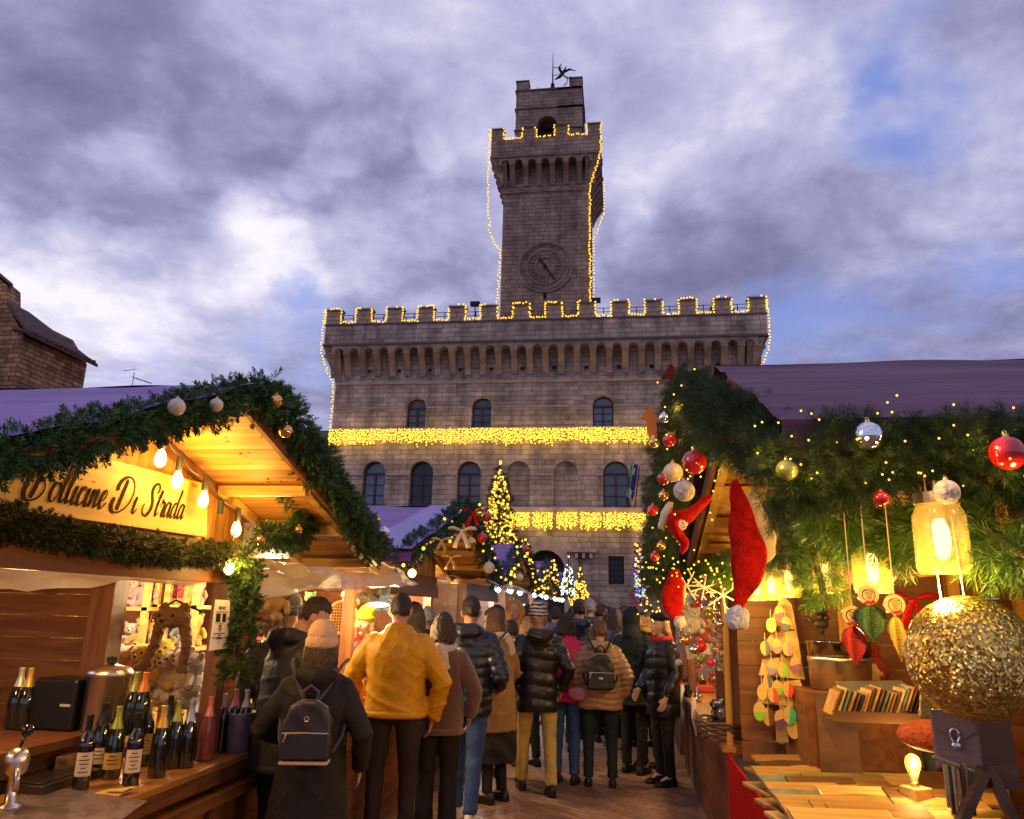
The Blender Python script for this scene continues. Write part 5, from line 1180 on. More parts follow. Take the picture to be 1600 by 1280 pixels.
def crowd():
    # couple at the wine counter
    x, y = place(452, 5.6); person('person in a grey knitted beanie and dark hood, behind the bending man', x, y, 1.70, 35, C['charcoal'], C['black'], hair=None, hat=beanie(cloth('grey_knit', (.10,.095,.09), bump=.6, bscale=70)), hood='down', bulk=1.1, group=None)
    x, y = place(457, 4.95); person('man with short brown hair in a charcoal jacket bending towards the cream beanie', x, y, 1.74, -38, C['charcoal'], C['black'], hair='brown', hood='down', bulk=1.16, lean=7, hp=24, hy=-22, arms=hands_front, faceon=True, length=.74)
    x, y = place(507, 4.55); r, hc, HM, s, U = person('woman in a cream beanie and long black coat wearing a small black backpack', x, y, 1.53, 12, C['black'], C['black'], hair='brown', hairstyle='long', hat=beanie(cloth('cream_rib_knit', (.62,.42,.27), bump=.7, bscale=60), h=1.05), hood='down', length=.50, bulk=1.17, female=True, coatflare=.55, arms=dict(L=[(-.33,.0,1.14), (-.22,.20,1.06)], R=[(.31,-.06,1.12), (.29,.08,.90)]))
    backpack('small black leather backpack with brass zips and a cream and red base', r, s, mat('black_pebbled_leather', (.018,.018,.022), .32, bump=.3, bscale=160, spec=.6), mat('cream_trim', (.62,.42,.30), .6), C['strap'], -.165, .88, .265, .30, .10)
    x, y = place(626, 6.0); person('man in a bright mustard yellow jacket and dark trousers seen from behind', x, y, 1.76, 8, C['yellow'], C['aub'], hair='dark', hairstyle='crop', collar=.025, length=.90, bulk=1.27, arms=dict(L=[(-.33,.02,1.15), (-.30,.20,1.0)], R=[(.34,-.04,1.13), (.27,.06,.86)]), disp=folds(.016, 3.3), skin=SKIN, spread=.11)
    x, y = place(694, 6.25); person('woman in a brown fleece jacket with a cream hood and black flared trousers', x, y, 1.62, 4, C['brownf'], C['black'], hair='brown', hairstyle='bob', hood=None, length=.82, bulk=1.12, female=True, arms=pockets, flare=.45, scarf=C['cream'])
    x, y = place(735, 6.8); person('man in a quilted navy jacket, blue jeans and white trainers', x, y, 1.76, -10, C['navy'], C['jeans'], hair='dark', hairstyle='crop', hood='down', length=.80, bulk=1.17, arms=dict(L=[(-.29,-.04,1.13), (-.24,.12,.95)], R=[(.31,-.03,1.13), (.20,.18,1.0)]), disp=puffer(.012, .075), shoe=C['white'], hy=10, stride=.18)
    x, y = place(779, 7.5); r = person('woman in a long camel coat and pale scarf looking down to the left', x, y, 1.68, 62, C['tan'], C['black'], hair='chestnut', hairstyle='long', length=.62, bulk=1.13, female=True, faceon=True, scarf=C['cream'], hp=14, coatflare=.3, arms=dict(L=[(-.28,.0,1.13), (-.20,.20,.98)], R=[(.28,-.02,1.12), (.20,.20,.96)]), skirt=.35, skin=SKIN2)
    b = MB(); q = V(x, y, .92)+V(-.30,-.10,0); b.sph(q, (.12,.06,.10), 16, 10); b.tube([q+V(.02,0,.09), V(x-.10, y-.16, 1.22), V(x+.10, y-.12, 1.46)], .008, 6); tag(b.build('shoulder_bag', cloth('black_bag_leather', (.02,.02,.02), rough=.35), None, smooth=True), 'dark half moon shoulder bag on a thin strap worn with the camel coat', 'bag')
    x, y = place(842, 7.9); person('man in a black puffer coat, patterned beanie and khaki trousers', x, y, 1.70, 15, C['blackn'], C['khaki'], hair=None, hat=beanie(knitm(), pom=C['black']), hood='down', length=.74, bulk=1.14, disp=puffer(.013, .12), arms=pockets, spread=.11, stride=.25)
    x, y = place(806, 9.3); person('person with an ochre hood raised facing the camera', x, y, 1.74, 165, C['orange'], C['black'], hair=None, hood='up', faceon=True, bulk=1.1)
    x, y = place(800, 8.4); person('person in an olive gold coat walking between the camel coat and the black puffer', x, y, 1.55, 20, C['olive'], C['olive'], hair='dark', hood='down', length=.55, bulk=1.05, coatflare=.4, stride=.35)
    x, y = place(885, 8.35); r, hc, HM, s, U = person('woman in a fuchsia jacket with dark bobbed hair', x, y, 1.63, -8, C['pink'], C['jeans'], hair='dark', hairstyle='bob', length=.84, bulk=1.14, female=True, collar=.03, arms=pockets)
    b = MB(); q = r.location; b.sph(q+V(.13,-.20,.86), (.10,.045,.065), 14, 10); tag(b.build('belt_bag', cloth('pink_leather', (.55,.20,.26), rough=.4), None, smooth=True), 'small pale pink belt bag on the fuchsia jacket', 'bag')
    x, y = place(937, 8.25); r, hc, HM, s, U = person('woman in a bronze quilted jacket with short auburn hair carrying a black backpack', x, y, 1.57, 3, C['bronze'], C['dgreen'], hair='chestnut', hairstyle='short', hood='down', length=.80, bulk=1.42, female=True, disp=puffer(.013, .055), arms=pockets, spread=.12)
    backpack('soft black nylon backpack on the bronze quilted jacket', r, s, C['blackn'], None, C['black'], -.20, .92, .27, .34, .12, boho=True)
    x, y = place(988, 8.9); person('person in a dark green parka with the hood raised, head turned right', x, y, 1.70, -30, C['forest'], C['black'], hair=None, hood='up', bulk=1.12, length=.72, hy=-30, faceon=True)
    x, y = place(1033, 8.4); r, hc, HM, s, U = person('blonde woman in a black zipped parka and beret facing left', x, y, 1.66, 122, C['blackn'], C['black'], hair='blond', hairstyle='bob', hat=whole_hat(C['black'], 'beret'), length=.68, bulk=1.12, female=True, faceon=True, disp=puffer(.008, .11), scarf=C['red'], skin=SKIN2, arms=dict(L=[(-.25,.0,1.12), (-.24,.13,.88)], R=[(.26,.0,1.12), (.23,.16,.93)]))
    far = [(905, 10.0, 1.80, 5, 'navy', 'dark', 'short', 'tall dark haired man in a navy jacket beyond the fuchsia jacket'), (921, 11.0, 1.82, 5, 'charcoal', 'grey', 'short', 'grey haired man in the crowd beyond the bronze jacket'),
        (938, 11.6, 1.76, -50, 'black', 'dark', 'short', 'dark haired man turned right behind the bronze jacket'), (962, 10.4, 1.70, 10, 'plum', 'brown', 'long', 'long haired woman in a grey violet coat behind the bronze jacket'), (975, 11.2, 1.74, -10, 'navy', 'dark', 'short', 'dark haired person between the bronze jacket and the green parka'),
        (825, 10.8, 1.72, 0, 'charcoal', 'dark', 'short', 'person seen between the ochre hood and the patterned beanie'), (826, 9.2, 1.58, 30, 'black', 'blond', 'bob', 'fair haired woman just left of the patterned beanie'), (868, 11.8, 1.70, 0, 'plum', 'brown', 'short', 'brown haired person behind the fuchsia jacket'),
        (842, 12.6, 1.76, 180, 'blackn', 'dark', 'short', 'far off person walking towards the camera past the third hut'), (650, 7.6, 1.70, 60, 'black', 'dark', 'long', 'long dark haired woman hidden behind the mustard jacket'), (668, 8.2, 1.66, 20, 'charcoal', 'grey', 'short', 'grey haired person between the mustard and fleece jackets'),
        (1002, 10.6, 1.72, 40, 'charcoal', 'brown', 'short', 'person beyond the green parka near the right hand huts'), (895, 13.5, 1.72, 0, 'navy', 'brown', 'short', 'distant person at the end of the left huts'), (952, 14.0, 1.74, 20, 'plum', 'dark', 'short', 'distant person before the town hall wall'), (780, 10.2, 1.70, 90, 'navy', 'brown', 'short', 'person at the second hut counter behind the camel coat')]
    for u, D, H, f, c, h, hs, lab in far:
        x, y = place(u, D); person(lab, x, y, H, f, C[c], C['black'], hair=h, hairstyle=hs, vox=.02, bulk=1.12, hood='down' if hs != 'long' else None, arms=pockets if D < 12 else None, group='crowd further up the aisle', stride=.15)
    x, y = place(1012, 9.4); person('person in a grey cap and yellow scarf behind the blonde woman', x, y, 1.74, 150, C['black'], C['black'], hair=None, hat=whole_hat(cloth('grey_tweed', (.12,.12,.13)), 'cap'), scarf=cloth('yellow_scarf', (.6,.38,.04)), faceon=True, bulk=1.1)
    x, y = place(573, 7.6); person('smiling stallholder in a lime green pointed hat and red top', x, y, 1.62, 172, C['red'], C['black'], hair='blond', hairstyle='long', hat=whole_hat(cloth('lime_felt', (.35,.55,.02)), 'elf'), faceon=True, female=True, skin=SKIN2, length=.9)
    x, y = place(1368, 5.0); person('stallholder with bright red hair looking down behind the notebooks', x, y, 1.47, 150, cloth('blue_grey_cardigan', (.10,.14,.17)), C['black'], hair='red', hairstyle='bun', faceon=True, female=True, hp=20, skin=SKIN2, length=.9, hy=-40)
    for i, (u, Yd, lab) in enumerate(((636, 46.6, 'small dark figure in the third gap of the battlements'), (655, 46.6, 'small dark figure beside another in the left battlements'), (1099, 46.8, 'small dark figure left of two on the right battlements'), (1112, 46.6, 'taller dark figure on the right battlements'), (1146, 46.7, 'dark figure in the last gap of the right battlements'))):
        p = at(u, 490, Y=Yd); person(lab, p.x, Yd, (1.62,1.6,1.62,1.85,1.7)[i], 180-40*i, C['black'], C['black'], hair='dark', vox=.03, group='figures on the town hall terrace', z0=18.5)
crowd()
# ================================================================== goods on the wine counter
BG = mat('dark_green_glass', (.006,.012,.006), .06, spec=.9, coat=.8); BK = mat('black_glass_bottle', (.004,.004,.005), .05, spec=.9, coat=.8); PK = mat('rose_glass', (.62,.16,.11), .07, trans=.55, spec=.8, coat=.5)
STEEL = mat('brushed_steel', (.72,.70,.66), .30, metal=1, bump=.1, bscale=200, stretch=(1,1,.02)); CLRP = mat('clear_plastic_cup', (.75,.68,.5), .15, alpha=.45, coat=.5); LAB = mat('cream_paper_label', (.74,.62,.42), .7); LABY = mat('gold_paper_label', (.62,.38,.07), .6)
INK = mat('black_ink', (.012,.010,.010), .6); WHITEP = mat('white_paper', (.78,.72,.62), .7)
FOIL = {k: mat('foil_'+k, c, .35, metal=.4) for k, c in dict(black=(.02,.02,.02), gold=(.65,.42,.08), blue=(.35,.45,.62), silver=(.62,.62,.62), pink=(.75,.25,.22), green=(.35,.42,.06), orange=(.75,.22,.04)).items()}
def bottle(label, p, kind='champ', foil='black', lab=LAB, h=1.0, base=0):
    p = Vector(p); t = thing('bottle', label, 'bottle', p, 'bottles on the wine hut counters')
    if kind == 'wine': prof = [(.0,0),(.036,0),(.0375,.008),(.0375,.175),(.034,.20),(.018,.225),(.0145,.235),(.0145,.295)]; r = .0376; z0, z1 = .055, .150; fz = .235
    else: prof = [(.0,0),(.040,0),(.044,.01),(.044,.13),(.041,.165),(.028,.215),(.018,.25),(.0145,.265),(.0145,.305)]; r = .0443; z0, z1 = .045, .115; fz = .215
    b = MB(); b.lathe([(a, z*h) for a, z in prof], p, 26, caps=False); b.build('glass', PK if kind == 'rose' else BK if kind == 'wine' else BG, t, smooth=True)
    b = MB(); b.lathe([(a*1.04, z*h) for a, z in prof if z >= fz]+[(.0165,(prof[-1][1]+.005)*h),(.0,(prof[-1][1]+.008)*h)], p, 20, caps=False); b.build('foil', FOIL[foil], t, smooth=True)
    if lab:
        b = MB(); a0 = R(-75+base); n = 14; vs = []
        for i in range(n+1):
            a = a0-R(62)+R(124)*i/n; vs += [p+V(math.cos(a)*(r+.0006), math.sin(a)*(r+.0006), z0*h), p+V(math.cos(a)*(r+.0006), math.sin(a)*(r+.0006), z1*h)]
        b.add(vs, [(2*i, 2*i+2, 2*i+3, 2*i+1) for i in range(n)]); o = b.build('label', lab, t, smooth=True)
        b = MB()
        for q in range(5):
            zz = (z1-.016-q*.016)*h; w = (.5,.9,.7,.4,.8)[q]
            if zz < z0*h+.01: break
            vs = []
            for i in range(7):
                a = a0+R(-40*w+80*w*i/6); vs += [p+V(math.cos(a)*(r+.0013), math.sin(a)*(r+.0013), zz), p+V(math.cos(a)*(r+.0013), math.sin(a)*(r+.0013), zz+.004)]
            b.add(vs, [(2*i, 2*i+2, 2*i+3, 2*i+1) for i in range(6)])
        b.build('label_print', INK, o)
    return t
Zc = .811
for u, v, k, f, l, lab, bs in ((125,1233,'wine','black',LAB,'nearest dark wine bottle with a tall cream label on the counter',20),(172,1217,'champ','green',LABY,'green sparkling bottle with a gold label, second on the counter',15),(203,1227,'wine','black',LAB,'black bottle with a striped white label in the bottle row',20),
        (244,1214,'champ','gold',None,'dark bottle with a gold neck in the middle of the bottle row',0),(289,1199,'champ','blue',None,'dark bottle with a pale blue foil neck on the counter',0),(320,1188,'rose','pink',None,'pink rose bottle with coral foil near the ice bucket',0),(343,1176,'wine','silver',None,'slim silver topped bottle against the ice bucket',0),(268,1200,'champ','green',None,'dark bottle with a yellow green neck behind the blue foil one',0),(150,1208,'champ','black',LAB,'dark sparkling bottle half hidden behind the two nearest bottles',15),(222,1196,'wine','gold',LABY,'slender bottle with a gold label behind the striped label bottle',15),(302,1180,'champ','silver',None,'silver foil bottle half hidden behind the rose bottle',0),(256,1186,'champ','black',LABY,'black foil bottle at the back of the counter row',10)):
    bottle(lab, at(u, v, Z=Zc), k, f, l, h=1.08, base=bs)
for u, v, f, lab in ((20,1136,'silver','silver foil bottle at the left end of the back counter'),(34,1136,'gold','bronze foil bottle at the left end of the back counter'),(205,1122,'green','yellow green foil bottle behind the steel urn'),(219,1122,'orange','orange foil bottle behind the steel urn')):
    q = at(u, v, Y=4.0); q.z = ZB+.001; bottle(lab, q, 'champ', f, None)
def wine_stuff():
    p = at(368, 1172, Z=Zc); t = thing('ice_bucket', 'frosted grey ice bucket holding bottles at the counter end', 'bucket', p); b = MB(); b.lathe([(.075,0),(.08,.005),(.105,.21),(.11,.215),(.100,.215),(.078,.02),(0,.02)], p, 28, caps=False); b.build('bucket', mat('grey_patterned_plastic', (.24,.21,.25), .35, var=.35, vscale=16), t, smooth=True)
    for dx, dy, f, lab in ((-.04,.02,'pink','coral foil bottle standing in the ice bucket'),(.04,.0,'silver','silver foil bottle standing in the ice bucket')): bottle(lab, p+V(dx, dy, .03), 'champ', f, None)
    p = at(158, 1150, Y=4.1); p.z = ZB+.001; t = thing('drinks_urn', 'polished steel drinks urn with a black knob lid on the back counter', 'urn', p)
    b = MB(); b.lathe([(.0,0),(.105,0),(.110,.01),(.110,.27),(.117,.275),(.117,.295),(.10,.32),(.03,.335),(0,.338)], p, 34, caps=False); b.build('tank', STEEL, t, smooth=True)
    b = MB(); b.lathe([(.01,.335),(.025,.345),(.028,.37),(.0,.38)], p, 14); b.build('lid_knob', INK, t); b = MB(); b.tube([p+V(.10,-.08,.06), p+V(.14,-.11,.06), p+V(.14,-.11,.02)], .012, 8); b.bx(p+V(.14,-.11,.09), (.012,.012,.05)); b.build('tap', INK, t)
    b = MB(); b.tube([p+V(.125,.02,.24), p+V(.16,.03,.24), p+V(.16,.03,.20), p+V(.125,.02,.20)], .008, 6); b.build('handle', INK, t)
    p = at(96, 1142, Y=4.1); p.z = ZB+.001; t = thing('coffee_machine', 'square black machine on the back counter left of the urn', 'machine', p); b = MB(); b.bx(p+V(0,0,.13), (.26,.22,.26)); b.build('housing', mat('gloss_black_plastic', (.008,.008,.009), .38), t, bevel=.015)
    b = MB(); b.bx(p+V(.08,-.112,.13), (.06,.004,.013)); b.build('panel', mat('grey_print', (.5,.5,.48), .5), t)
    # cups
    for i, (u, v, n, lab) in enumerate(((82,1206,7,'tall stack of clear cups with a slice of lemon on top'),(66,1198,5,'shorter stack of clear cups behind the tall one'),(100,1196,4,'short stack of clear cups right of the tall one'))):
        p = at(u, v, Z=Zc); t = thing('cup_stack', lab, 'cups', p, 'stacks of plastic cups'); b = MB()
        for k in range(n): b.lathe([(.026,.013*k),(.036,.013*k+.075),(.038,.013*k+.077)], p, 18, caps=False)
        b.build('cups', CLRP, t, smooth=True)
        if i == 0: b = MB(); b.lathe([(0,0),(.026,0),(.026,.005),(0,.005)], p+V(0,0,.155), 16); b.build('lemon_slice', mat('lemon', (.75,.55,.06), .5), t)
    # drip trays, tickets and a paper
    p = at(60, 1225, Z=Zc); b = MB(); b.bx(p+V(0,0,.02), (.36,.42,.04)); b.bx(p+V(0,0,.044), (.30,.36,.006)); tag(b.build('drip_tray', mat('dark_steel', (.14,.13,.14), .3, metal=.9), None, bevel=.004), 'dark metal drip tray beside the cups', 'tray')
    p = at(110, 1212, Z=Zc); b = MB(); b.bx(p+V(0,0,.05), (.12,.16,.10), (0,0,.4)); tag(b.build('ornate_box', mat('brown_scroll_card', (.35,.17,.06), .6, col2=(.05,.025,.01), var=.2, vscale=22), None, bevel=.003), 'brown box with dark scroll pattern behind the nearest bottle', 'box')
    p = at(178, 1240, Z=Zc); b = MB(); b.slab([p+V(-.07,-.04,.004), p+V(.06,-.06,.004), p+V(.09,.04,.02), p+V(-.05,.05,.006)], (0,0,.002)); b.slab([p+V(-.02,-.03,.012), p+V(.07,-.04,.02), p+V(.09,.03,.03), p+V(.0,.03,.014)], (0,0,.002)); tag(b.build('price_card', mat('yellow_card', (.72,.52,.14), .6), None), 'folded pale card lying on the counter before the bottles', 'card')
    b = MB(); A = [at(u, v, Z=.8125) for u, v in ((-30,1278),(60,1225),(230,1252),(185,1285),(90,1330))]; b.slab([V(p.x, p.y, .8125) for p in A], (0,0,.002)); tag(b.build('plastic_mat', mat('shiny_grey_sheet', (.20,.16,.16), .22, var=.5, vscale=6, bump=.4, bscale=8, spec=.8), None), 'shiny grey sheet spread over the near end of the counter', 'mat')
    # beer tap with ball lever
    p = at(14, 1262, Z=Zc); t = thing('drinks_tap', 'chrome drinks tap with a black ball lever at the left edge', 'tap', p); b = MB(); b.lathe([(.05,0),(.05,.01),(.022,.02),(.020,.12),(.045,.14),(.048,.20),(.03,.23),(.0,.235)], p, 22); b.build('column', STEEL, t, smooth=True)
    b = MB(); q = p+V(.01,.02,.30); b.tube([p+V(0,0,.22), q], .007, 8); b.sph(q, .026, 16, 12); b.build('lever', mat('black_ball', (.01,.01,.012), .08, coat=.6), t, smooth=True)
    b = MB(); b.tube([p+V(.02,-.02,.16), p+V(.07,-.07,.15), p+V(.07,-.07,.08)], .012, 8); b.build('spout', STEEL, t, smooth=True)
    # conical ladles, the pale scoops lying over the bottles
    for i, (u, v, lab) in enumerate(((215,1112,'pale wooden scoop lying level behind the bottle row'),(262,1112,'dark cone shaped scoop behind the gold neck bottle'),(150,1140,'thin pale spatula leaning by the nearest bottle'))):
        p = at(u, v, Z=.93); b = MB(); b.tube([p+V(-.1,0,.0), p+V(.02,0,.0), p+V(.10,.02,-.015)], [.006,.02,.045], 10, flat=.35); tag(b.build('scoop', (LAB, FOIL['black'], LAB)[i], None, smooth=True), lab, 'scoop', 'scoops on the wine counter')
    # notice on the post
    X = -2.2; c = [at(336, 937, X=X), at(359, 938, X=X), at(355, 1013, X=X), at(326, 1017, X=X)]; t = thing('paper_notice', 'cream paper notice hanging on the corner post of the wine hut', 'notice', c[3]); b = MB(); b.slab(c, (.003,0,0)); b.build('sheet', WHITEP, t)
    e = (c[1]-c[0]); z = V(0,0,1); w = e.length; h = (c[0]-c[3]).length; q = lambda fx, fz: c[0]+e*fx-z*h*fz+V(.005,0,0)
    ftext('MENU', .030, q(.5,.20), (R(90),0,R(90)), INK, t); b = MB()
    b.bar(q(.1,.24), q(.95,.24), .001, .003); b.bx((q(.3,.36)), (.002,.045,.045)); b.bx((q(.7,.36)), (.002,.04,.045))
    for k, (f, wd) in enumerate(((.47,.12),(.51,.24),(.54,.16),(.58,.30),(.62,.12),(.67,.75),(.71,.2),(.75,.9),(.77,.4),(.85,.08))): b.bar(q(.5-wd/2,f), q(.5+wd/2,f), .001, .0045)
    b.build('print', INK, t)
    # white wrapped cone napkins
    p = at(330, 1120, Z=.95); b = MB(); b.sph(p, (.10,.05,.07), 16, 10); tag(b.build('folded_cloth', mat('pale_fabric', (.6,.5,.4), .8, bump=.6, bscale=12), None, smooth=True), 'pale folded cloth heaped behind the ice bucket', 'cloth')
wine_stuff()
lamp((-2.75, 3.3, 1.70), 16, (1,.56,.18), .06); lamp((-3.3, 2.2, 1.70), 12, (1,.56,.18), .06)  # fill lights added to brighten the wine hut, no fitting drawn
# ================================================================== soft toys
def plush_mesh():
    b = MB(); b.sph((0,0,.11), (.085,.075,.11), 14, 10); b.sph((0,-.02,.27), (.080,.072,.075), 14, 10); b.sph((0,-.085,.25), (.035,.03,.028), 10, 8)
    for e in (-1, 1):
        b.sph((e*.065,-.01,.335), (.028,.016,.028), 8, 6); b.tube([(e*.07,-.02,.19), (e*.12,-.06,.13), (e*.13,-.09,.09)], [.03,.032,.028], 8); b.tube([(e*.05,-.03,.03), (e*.08,-.12,.03), (e*.085,-.15,.05)], [.042,.04,.036], 8)
    o = b.build('body', mat('plush_base', (.5,.5,.5)), None, local=True); remesh(o, .011, 2, lambda c: .003*np.sin(c[:,0]*230)*np.sin(c[:,1]*210+c[:,2]*190)); me = o.data; bpy.data.objects.remove(o)
    b = MB()
    for e in (-1, 1): b.sph((e*.028,-.082,.285), .009, 8, 6)
    b.sph((0,-.115,.262), (.012,.008,.009), 8, 6); o = b.build('face', INK, None, local=True); mf = o.data; bpy.data.objects.remove(o); return me, mf
PM, PF = plush_mesh(); _pm = {}
PLC = dict(white=(.72,.66,.58), brown=(.22,.10,.04), golden=(.58,.34,.08), yellow=(.75,.55,.05), pink=(.70,.30,.32), grey=(.30,.29,.30), red=(.60,.04,.03), blue=(.07,.20,.55), green=(.10,.40,.08), cream=(.70,.52,.34), black=(.03,.03,.03), lilac=(.45,.25,.55))
def plush(label, p, col, s=1.0, rz=0, tilt=(0,0), base=None, group='soft toys in the plush toy hut'):
    if col not in _pm:
        m = PM.copy(); m.materials.clear(); m.materials.append(mat('plush_'+col, PLC[col], .95, var=.25, vscale=30, bump=.9, bscale=140, sheen=.5)); _pm[col] = m
    t = thing('plush_animal', label, 'soft toy', p, group); t.rotation_euler = (tilt[0], tilt[1], rz); t.scale = (s, s, s)
    for n, me in (('body', _pm[col]), ('face', PF)): o = bpy.data.objects.new(n, me); COL.objects.link(o); o.parent = t
    return t
def toy_hut():
    Y = 6.0; xl, xr = at(110, 990, Y=Y).x, at(222, 990, Y=Y).x; t = thing('display_shelf', 'yellow lit pine shelf unit full of white soft toys', 'shelf', ((xl+xr)/2, Y, 0)); zs = [at(165, v, Y=Y).z for v in (1062, 1022, 947)]
    for x in (xl, xl+.17, xr): b = MB(); b.box(x-.025, x+.025, Y-.02, Y+.02, 0, 1.95); b.build('upright', BATT, t)
    for x in (xl+.1, xr-.05): b = MB(); b.box(x-.02, x+.02, Y+.36, Y+.39, 0, 1.95); b.build('upright', BATT, t)
    for z in zs: b = MB(); b.box(xl-.04, xr+.04, Y-.02, Y+.38, z-.03, z); b.build('shelf', BATT, t)
    rows = [(zs[2], ('white','white','cream','pink'), 'top'), (zs[1], ('cream','white','brown','white','golden'), 'middle'), (zs[0], ('grey','cream','pink'), 'lowest')]
    for z, cs, nm in rows:
        for i, c in enumerate(cs): plush('%s soft toy, number %s from the left on the %s shelf' % (c, ('one','two','three','four','five')[i], nm), (xl+.10+(xr-xl-.1)*(i+.2)/len(cs), Y+.15, z), c, random.uniform(.62,.8), random.uniform(-.4,.4))
    # second unit
    Y2 = 6.15; xl2, xr2 = at(238, 990, Y=Y2).x, at(300, 990, Y=Y2).x; t = thing('display_shelf', 'pine shelf unit of bright soft toys behind the bear costume', 'shelf', ((xl2+xr2)/2, Y2, 0)); zs = [at(270, v, Y=Y2).z for v in (1055, 1010, 945)]
    for x in (xl2, xr2, xr2-.25): b = MB(); b.box(x-.025, x+.025, Y2-.02, Y2+.02, 0, 1.95); b.build('upright', BATT, t)
    for z in zs: b = MB(); b.box(xl2-.04, xr2+.04, Y2-.02, Y2+.38, z-.03, z); b.build('shelf', BATT, t)
    for z, cs, nm in ((zs[2], ('red','yellow','cream'), 'top'), (zs[1], ('blue','grey','yellow'), 'middle'), (zs[0], ('yellow','brown','pink'), 'lowest')):
        for i, c in enumerate(cs): plush('%s soft toy on the %s shelf of the unit behind the bear costume' % (c, nm), (xl2+.10+(xr2-xl2-.1)*(i+.3)/3, Y2+.15, z), c, random.uniform(.62,.78), random.uniform(-.5,.5))
    b = MB(); xx = at(232, 990, Y=6.2).x; b.box(xx-.05, xx+.03, 6.2, 6.26, 0, 2.0); tag(b.build('hut_post', DARKZ, None), 'dark red timber post between the two toy shelf units', 'post')
    # big pile beneath
    pl = [(205,1090,'pink'),(232,1082,'cream'),(255,1078,'white'),(282,1075,'white'),(300,1085,'grey'),(215,1068,'yellow'),(245,1060,'yellow'),(190,1072,'cream')]
    for i, (u, v, c) in enumerate(pl): plush('%s soft toy in the heap below the shelves, %s' % (c, ('far left low','left','centre','right','beside the grey post','upper left','upper centre','leftmost upper')[i]), at(u, v+18, Y=5.3), c, 1.0, random.uniform(-.6,.6))
    b = MB(); b.box(-3.4, -2.5, 5.1, 5.9, 0, .72); tag(b.build('toy_bench', DARKY, None), 'dark timber bench carrying the heap of soft toys', 'bench')
    # bear costume on a hanger
    Yb = 4.9; c0 = at(272, 965, Y=Yb); t = thing('plush_costume', 'brown furry animal hood with long arms on a black hanger', 'costume', c0); fur = mat('tan_fur', (.26,.14,.055), .95, var=.4, vscale=25, bump=1, bscale=120, sheen=.2)
    P = lambda u, v, dy=0: at(u, v, Y=Yb+dy)
    b = MB(); b.sph(c0+V(0,-.02,0), (.125,.09,.065), 16, 12); b.sph(c0+V(0,-.10,-.03), (.05,.04,.035), 10, 8)
    for e in (-1, 1): b.sph(c0+V(e*.07,-.01,.065), (.038,.022,.034), 10, 8)
    b.tube([P(250,975), P(243,1005), P(228,1035), P(208,1058)], [.04,.034,.034,.040], 10); b.tube([P(288,975), P(292,1005), P(288,1030), P(284,1052)], [.04,.034,.032,.038], 10)
    o = b.build('fur_hood', fur, t); remesh(o, .009, 1, lambda c: .005*np.sin(c[:,0]*170)*np.sin(c[:,1]*160+c[:,2]*180))
    b = MB()
    for e in (-1, 1): b.sph(c0+V(e*.045,-.095,.01), .013, 8, 6)
    b.sph(c0+V(0,-.14,-.02), (.018,.01,.012), 8, 6); b.build('face', INK, t)
    b = MB(); b.tube([P(240,962), P(255,950), P(275,938), P(295,947), P(315,956)], .007, 6); b.tube([P(275,938), P(276,925), P(282,920)], .004, 6); b.tube([P(240,962), P(236,972), P(250,970)], .006, 6); b.build('hanger', INK, t)
    lamp((-3.6, 5.5, 1.78), 38, (1,.72,.40), .06, 'toy_light'); lamp((-2.6, 5.6, 1.80), 26, (1,.72,.40), .06, 'toy_light')
    b = MB(); b.sph(at(175, 908, Y=5.2), .03, 10, 8); tag(b.build('bare_lamp', M_['edison'], None, smooth=True), 'bare bright lamp under the plastic awning above the toy shelves', 'lamp')
    # goods along the aisle counter of the second hut
    rs = random.Random(5); cols = list(PLC); xg = -1.55
    spots = [(425,1012),(438,1030),(418,1045),(440,1062),(425,1075),(412,1092),(436,1095),(446,1045),(408,1020),(556,1030),(566,1052),(560,1075),(585,1045),(552,1055)]
    pos = ['uppermost left','upper right','middle left','right of centre','centre','lowest left','lowest right','far right','top left corner','behind the cream beanie','lower behind the cream beanie','lowest by the mustard jacket','beside the stallholder','next to the beanie pompom']
    for i, (u, v) in enumerate(spots):
        c = cols[(i*5+2) % len(cols)]; plush('%s soft toy on the toy counter, %s' % (c, pos[i]), at(u, v+12, Y=6.0+.12*i if u > 500 else 5.5+.04*i), c, .62, rs.uniform(-.8,.8), (rs.uniform(-.3,.3), rs.uniform(-.3,.3)))
    b = MB(); b.box(-2.9, -2.05, 4.95, 5.8, .0, .74); tag(b.build('toy_table', DARKY, None), 'timber table of soft toys at the corner of the wine hut', 'table')
    plush('golden hanging soft toy animal under the awning beside the post garland', at(418, 962, Y=5.2), 'golden', .75, .5, (0,.5)); plush('small brown soft toy hanging below the golden one', at(406, 985, Y=5.2), 'brown', .45, .2, (0,1.2))
    plush('green topped blue soft toy hanging over the bending man', at(483, 965, Y=5.9), 'green', .55, 0); plush('black hanging soft toy over the stallholder', at(578, 940, Y=6.8), 'black', .9, 0, (0,.3)); plush('blue hanging soft toy beside the mustard jacket', at(600, 955, Y=6.8), 'blue', .6, .3)
    plush('yellow hanging soft toy near the bare lamp', at(553, 945, Y=6.9), 'yellow', .7, 0)
    p = at(534, 965, Y=6.4); b = MB(); b.tube([p+V(.13*math.cos(a), 0, .13*math.sin(a)) for a in np.linspace(0,6.28,25)], .012, 6, caps=False)
    for k in range(-5, 6): h = math.sqrt(max(0, .0169-(k*.023)**2)); b.tube([p+V(k*.023,0,-h), p+V(k*.023,0,h)], .003, 4); b.tube([p+V(-h,0,k*.023), p+V(h,0,k*.023)], .003, 4)
    tag(b.build('wicker_hoop', mat('golden_wicker', (.62,.36,.09), .6), None), 'round golden wicker hoop hanging behind the bending man', 'basket')
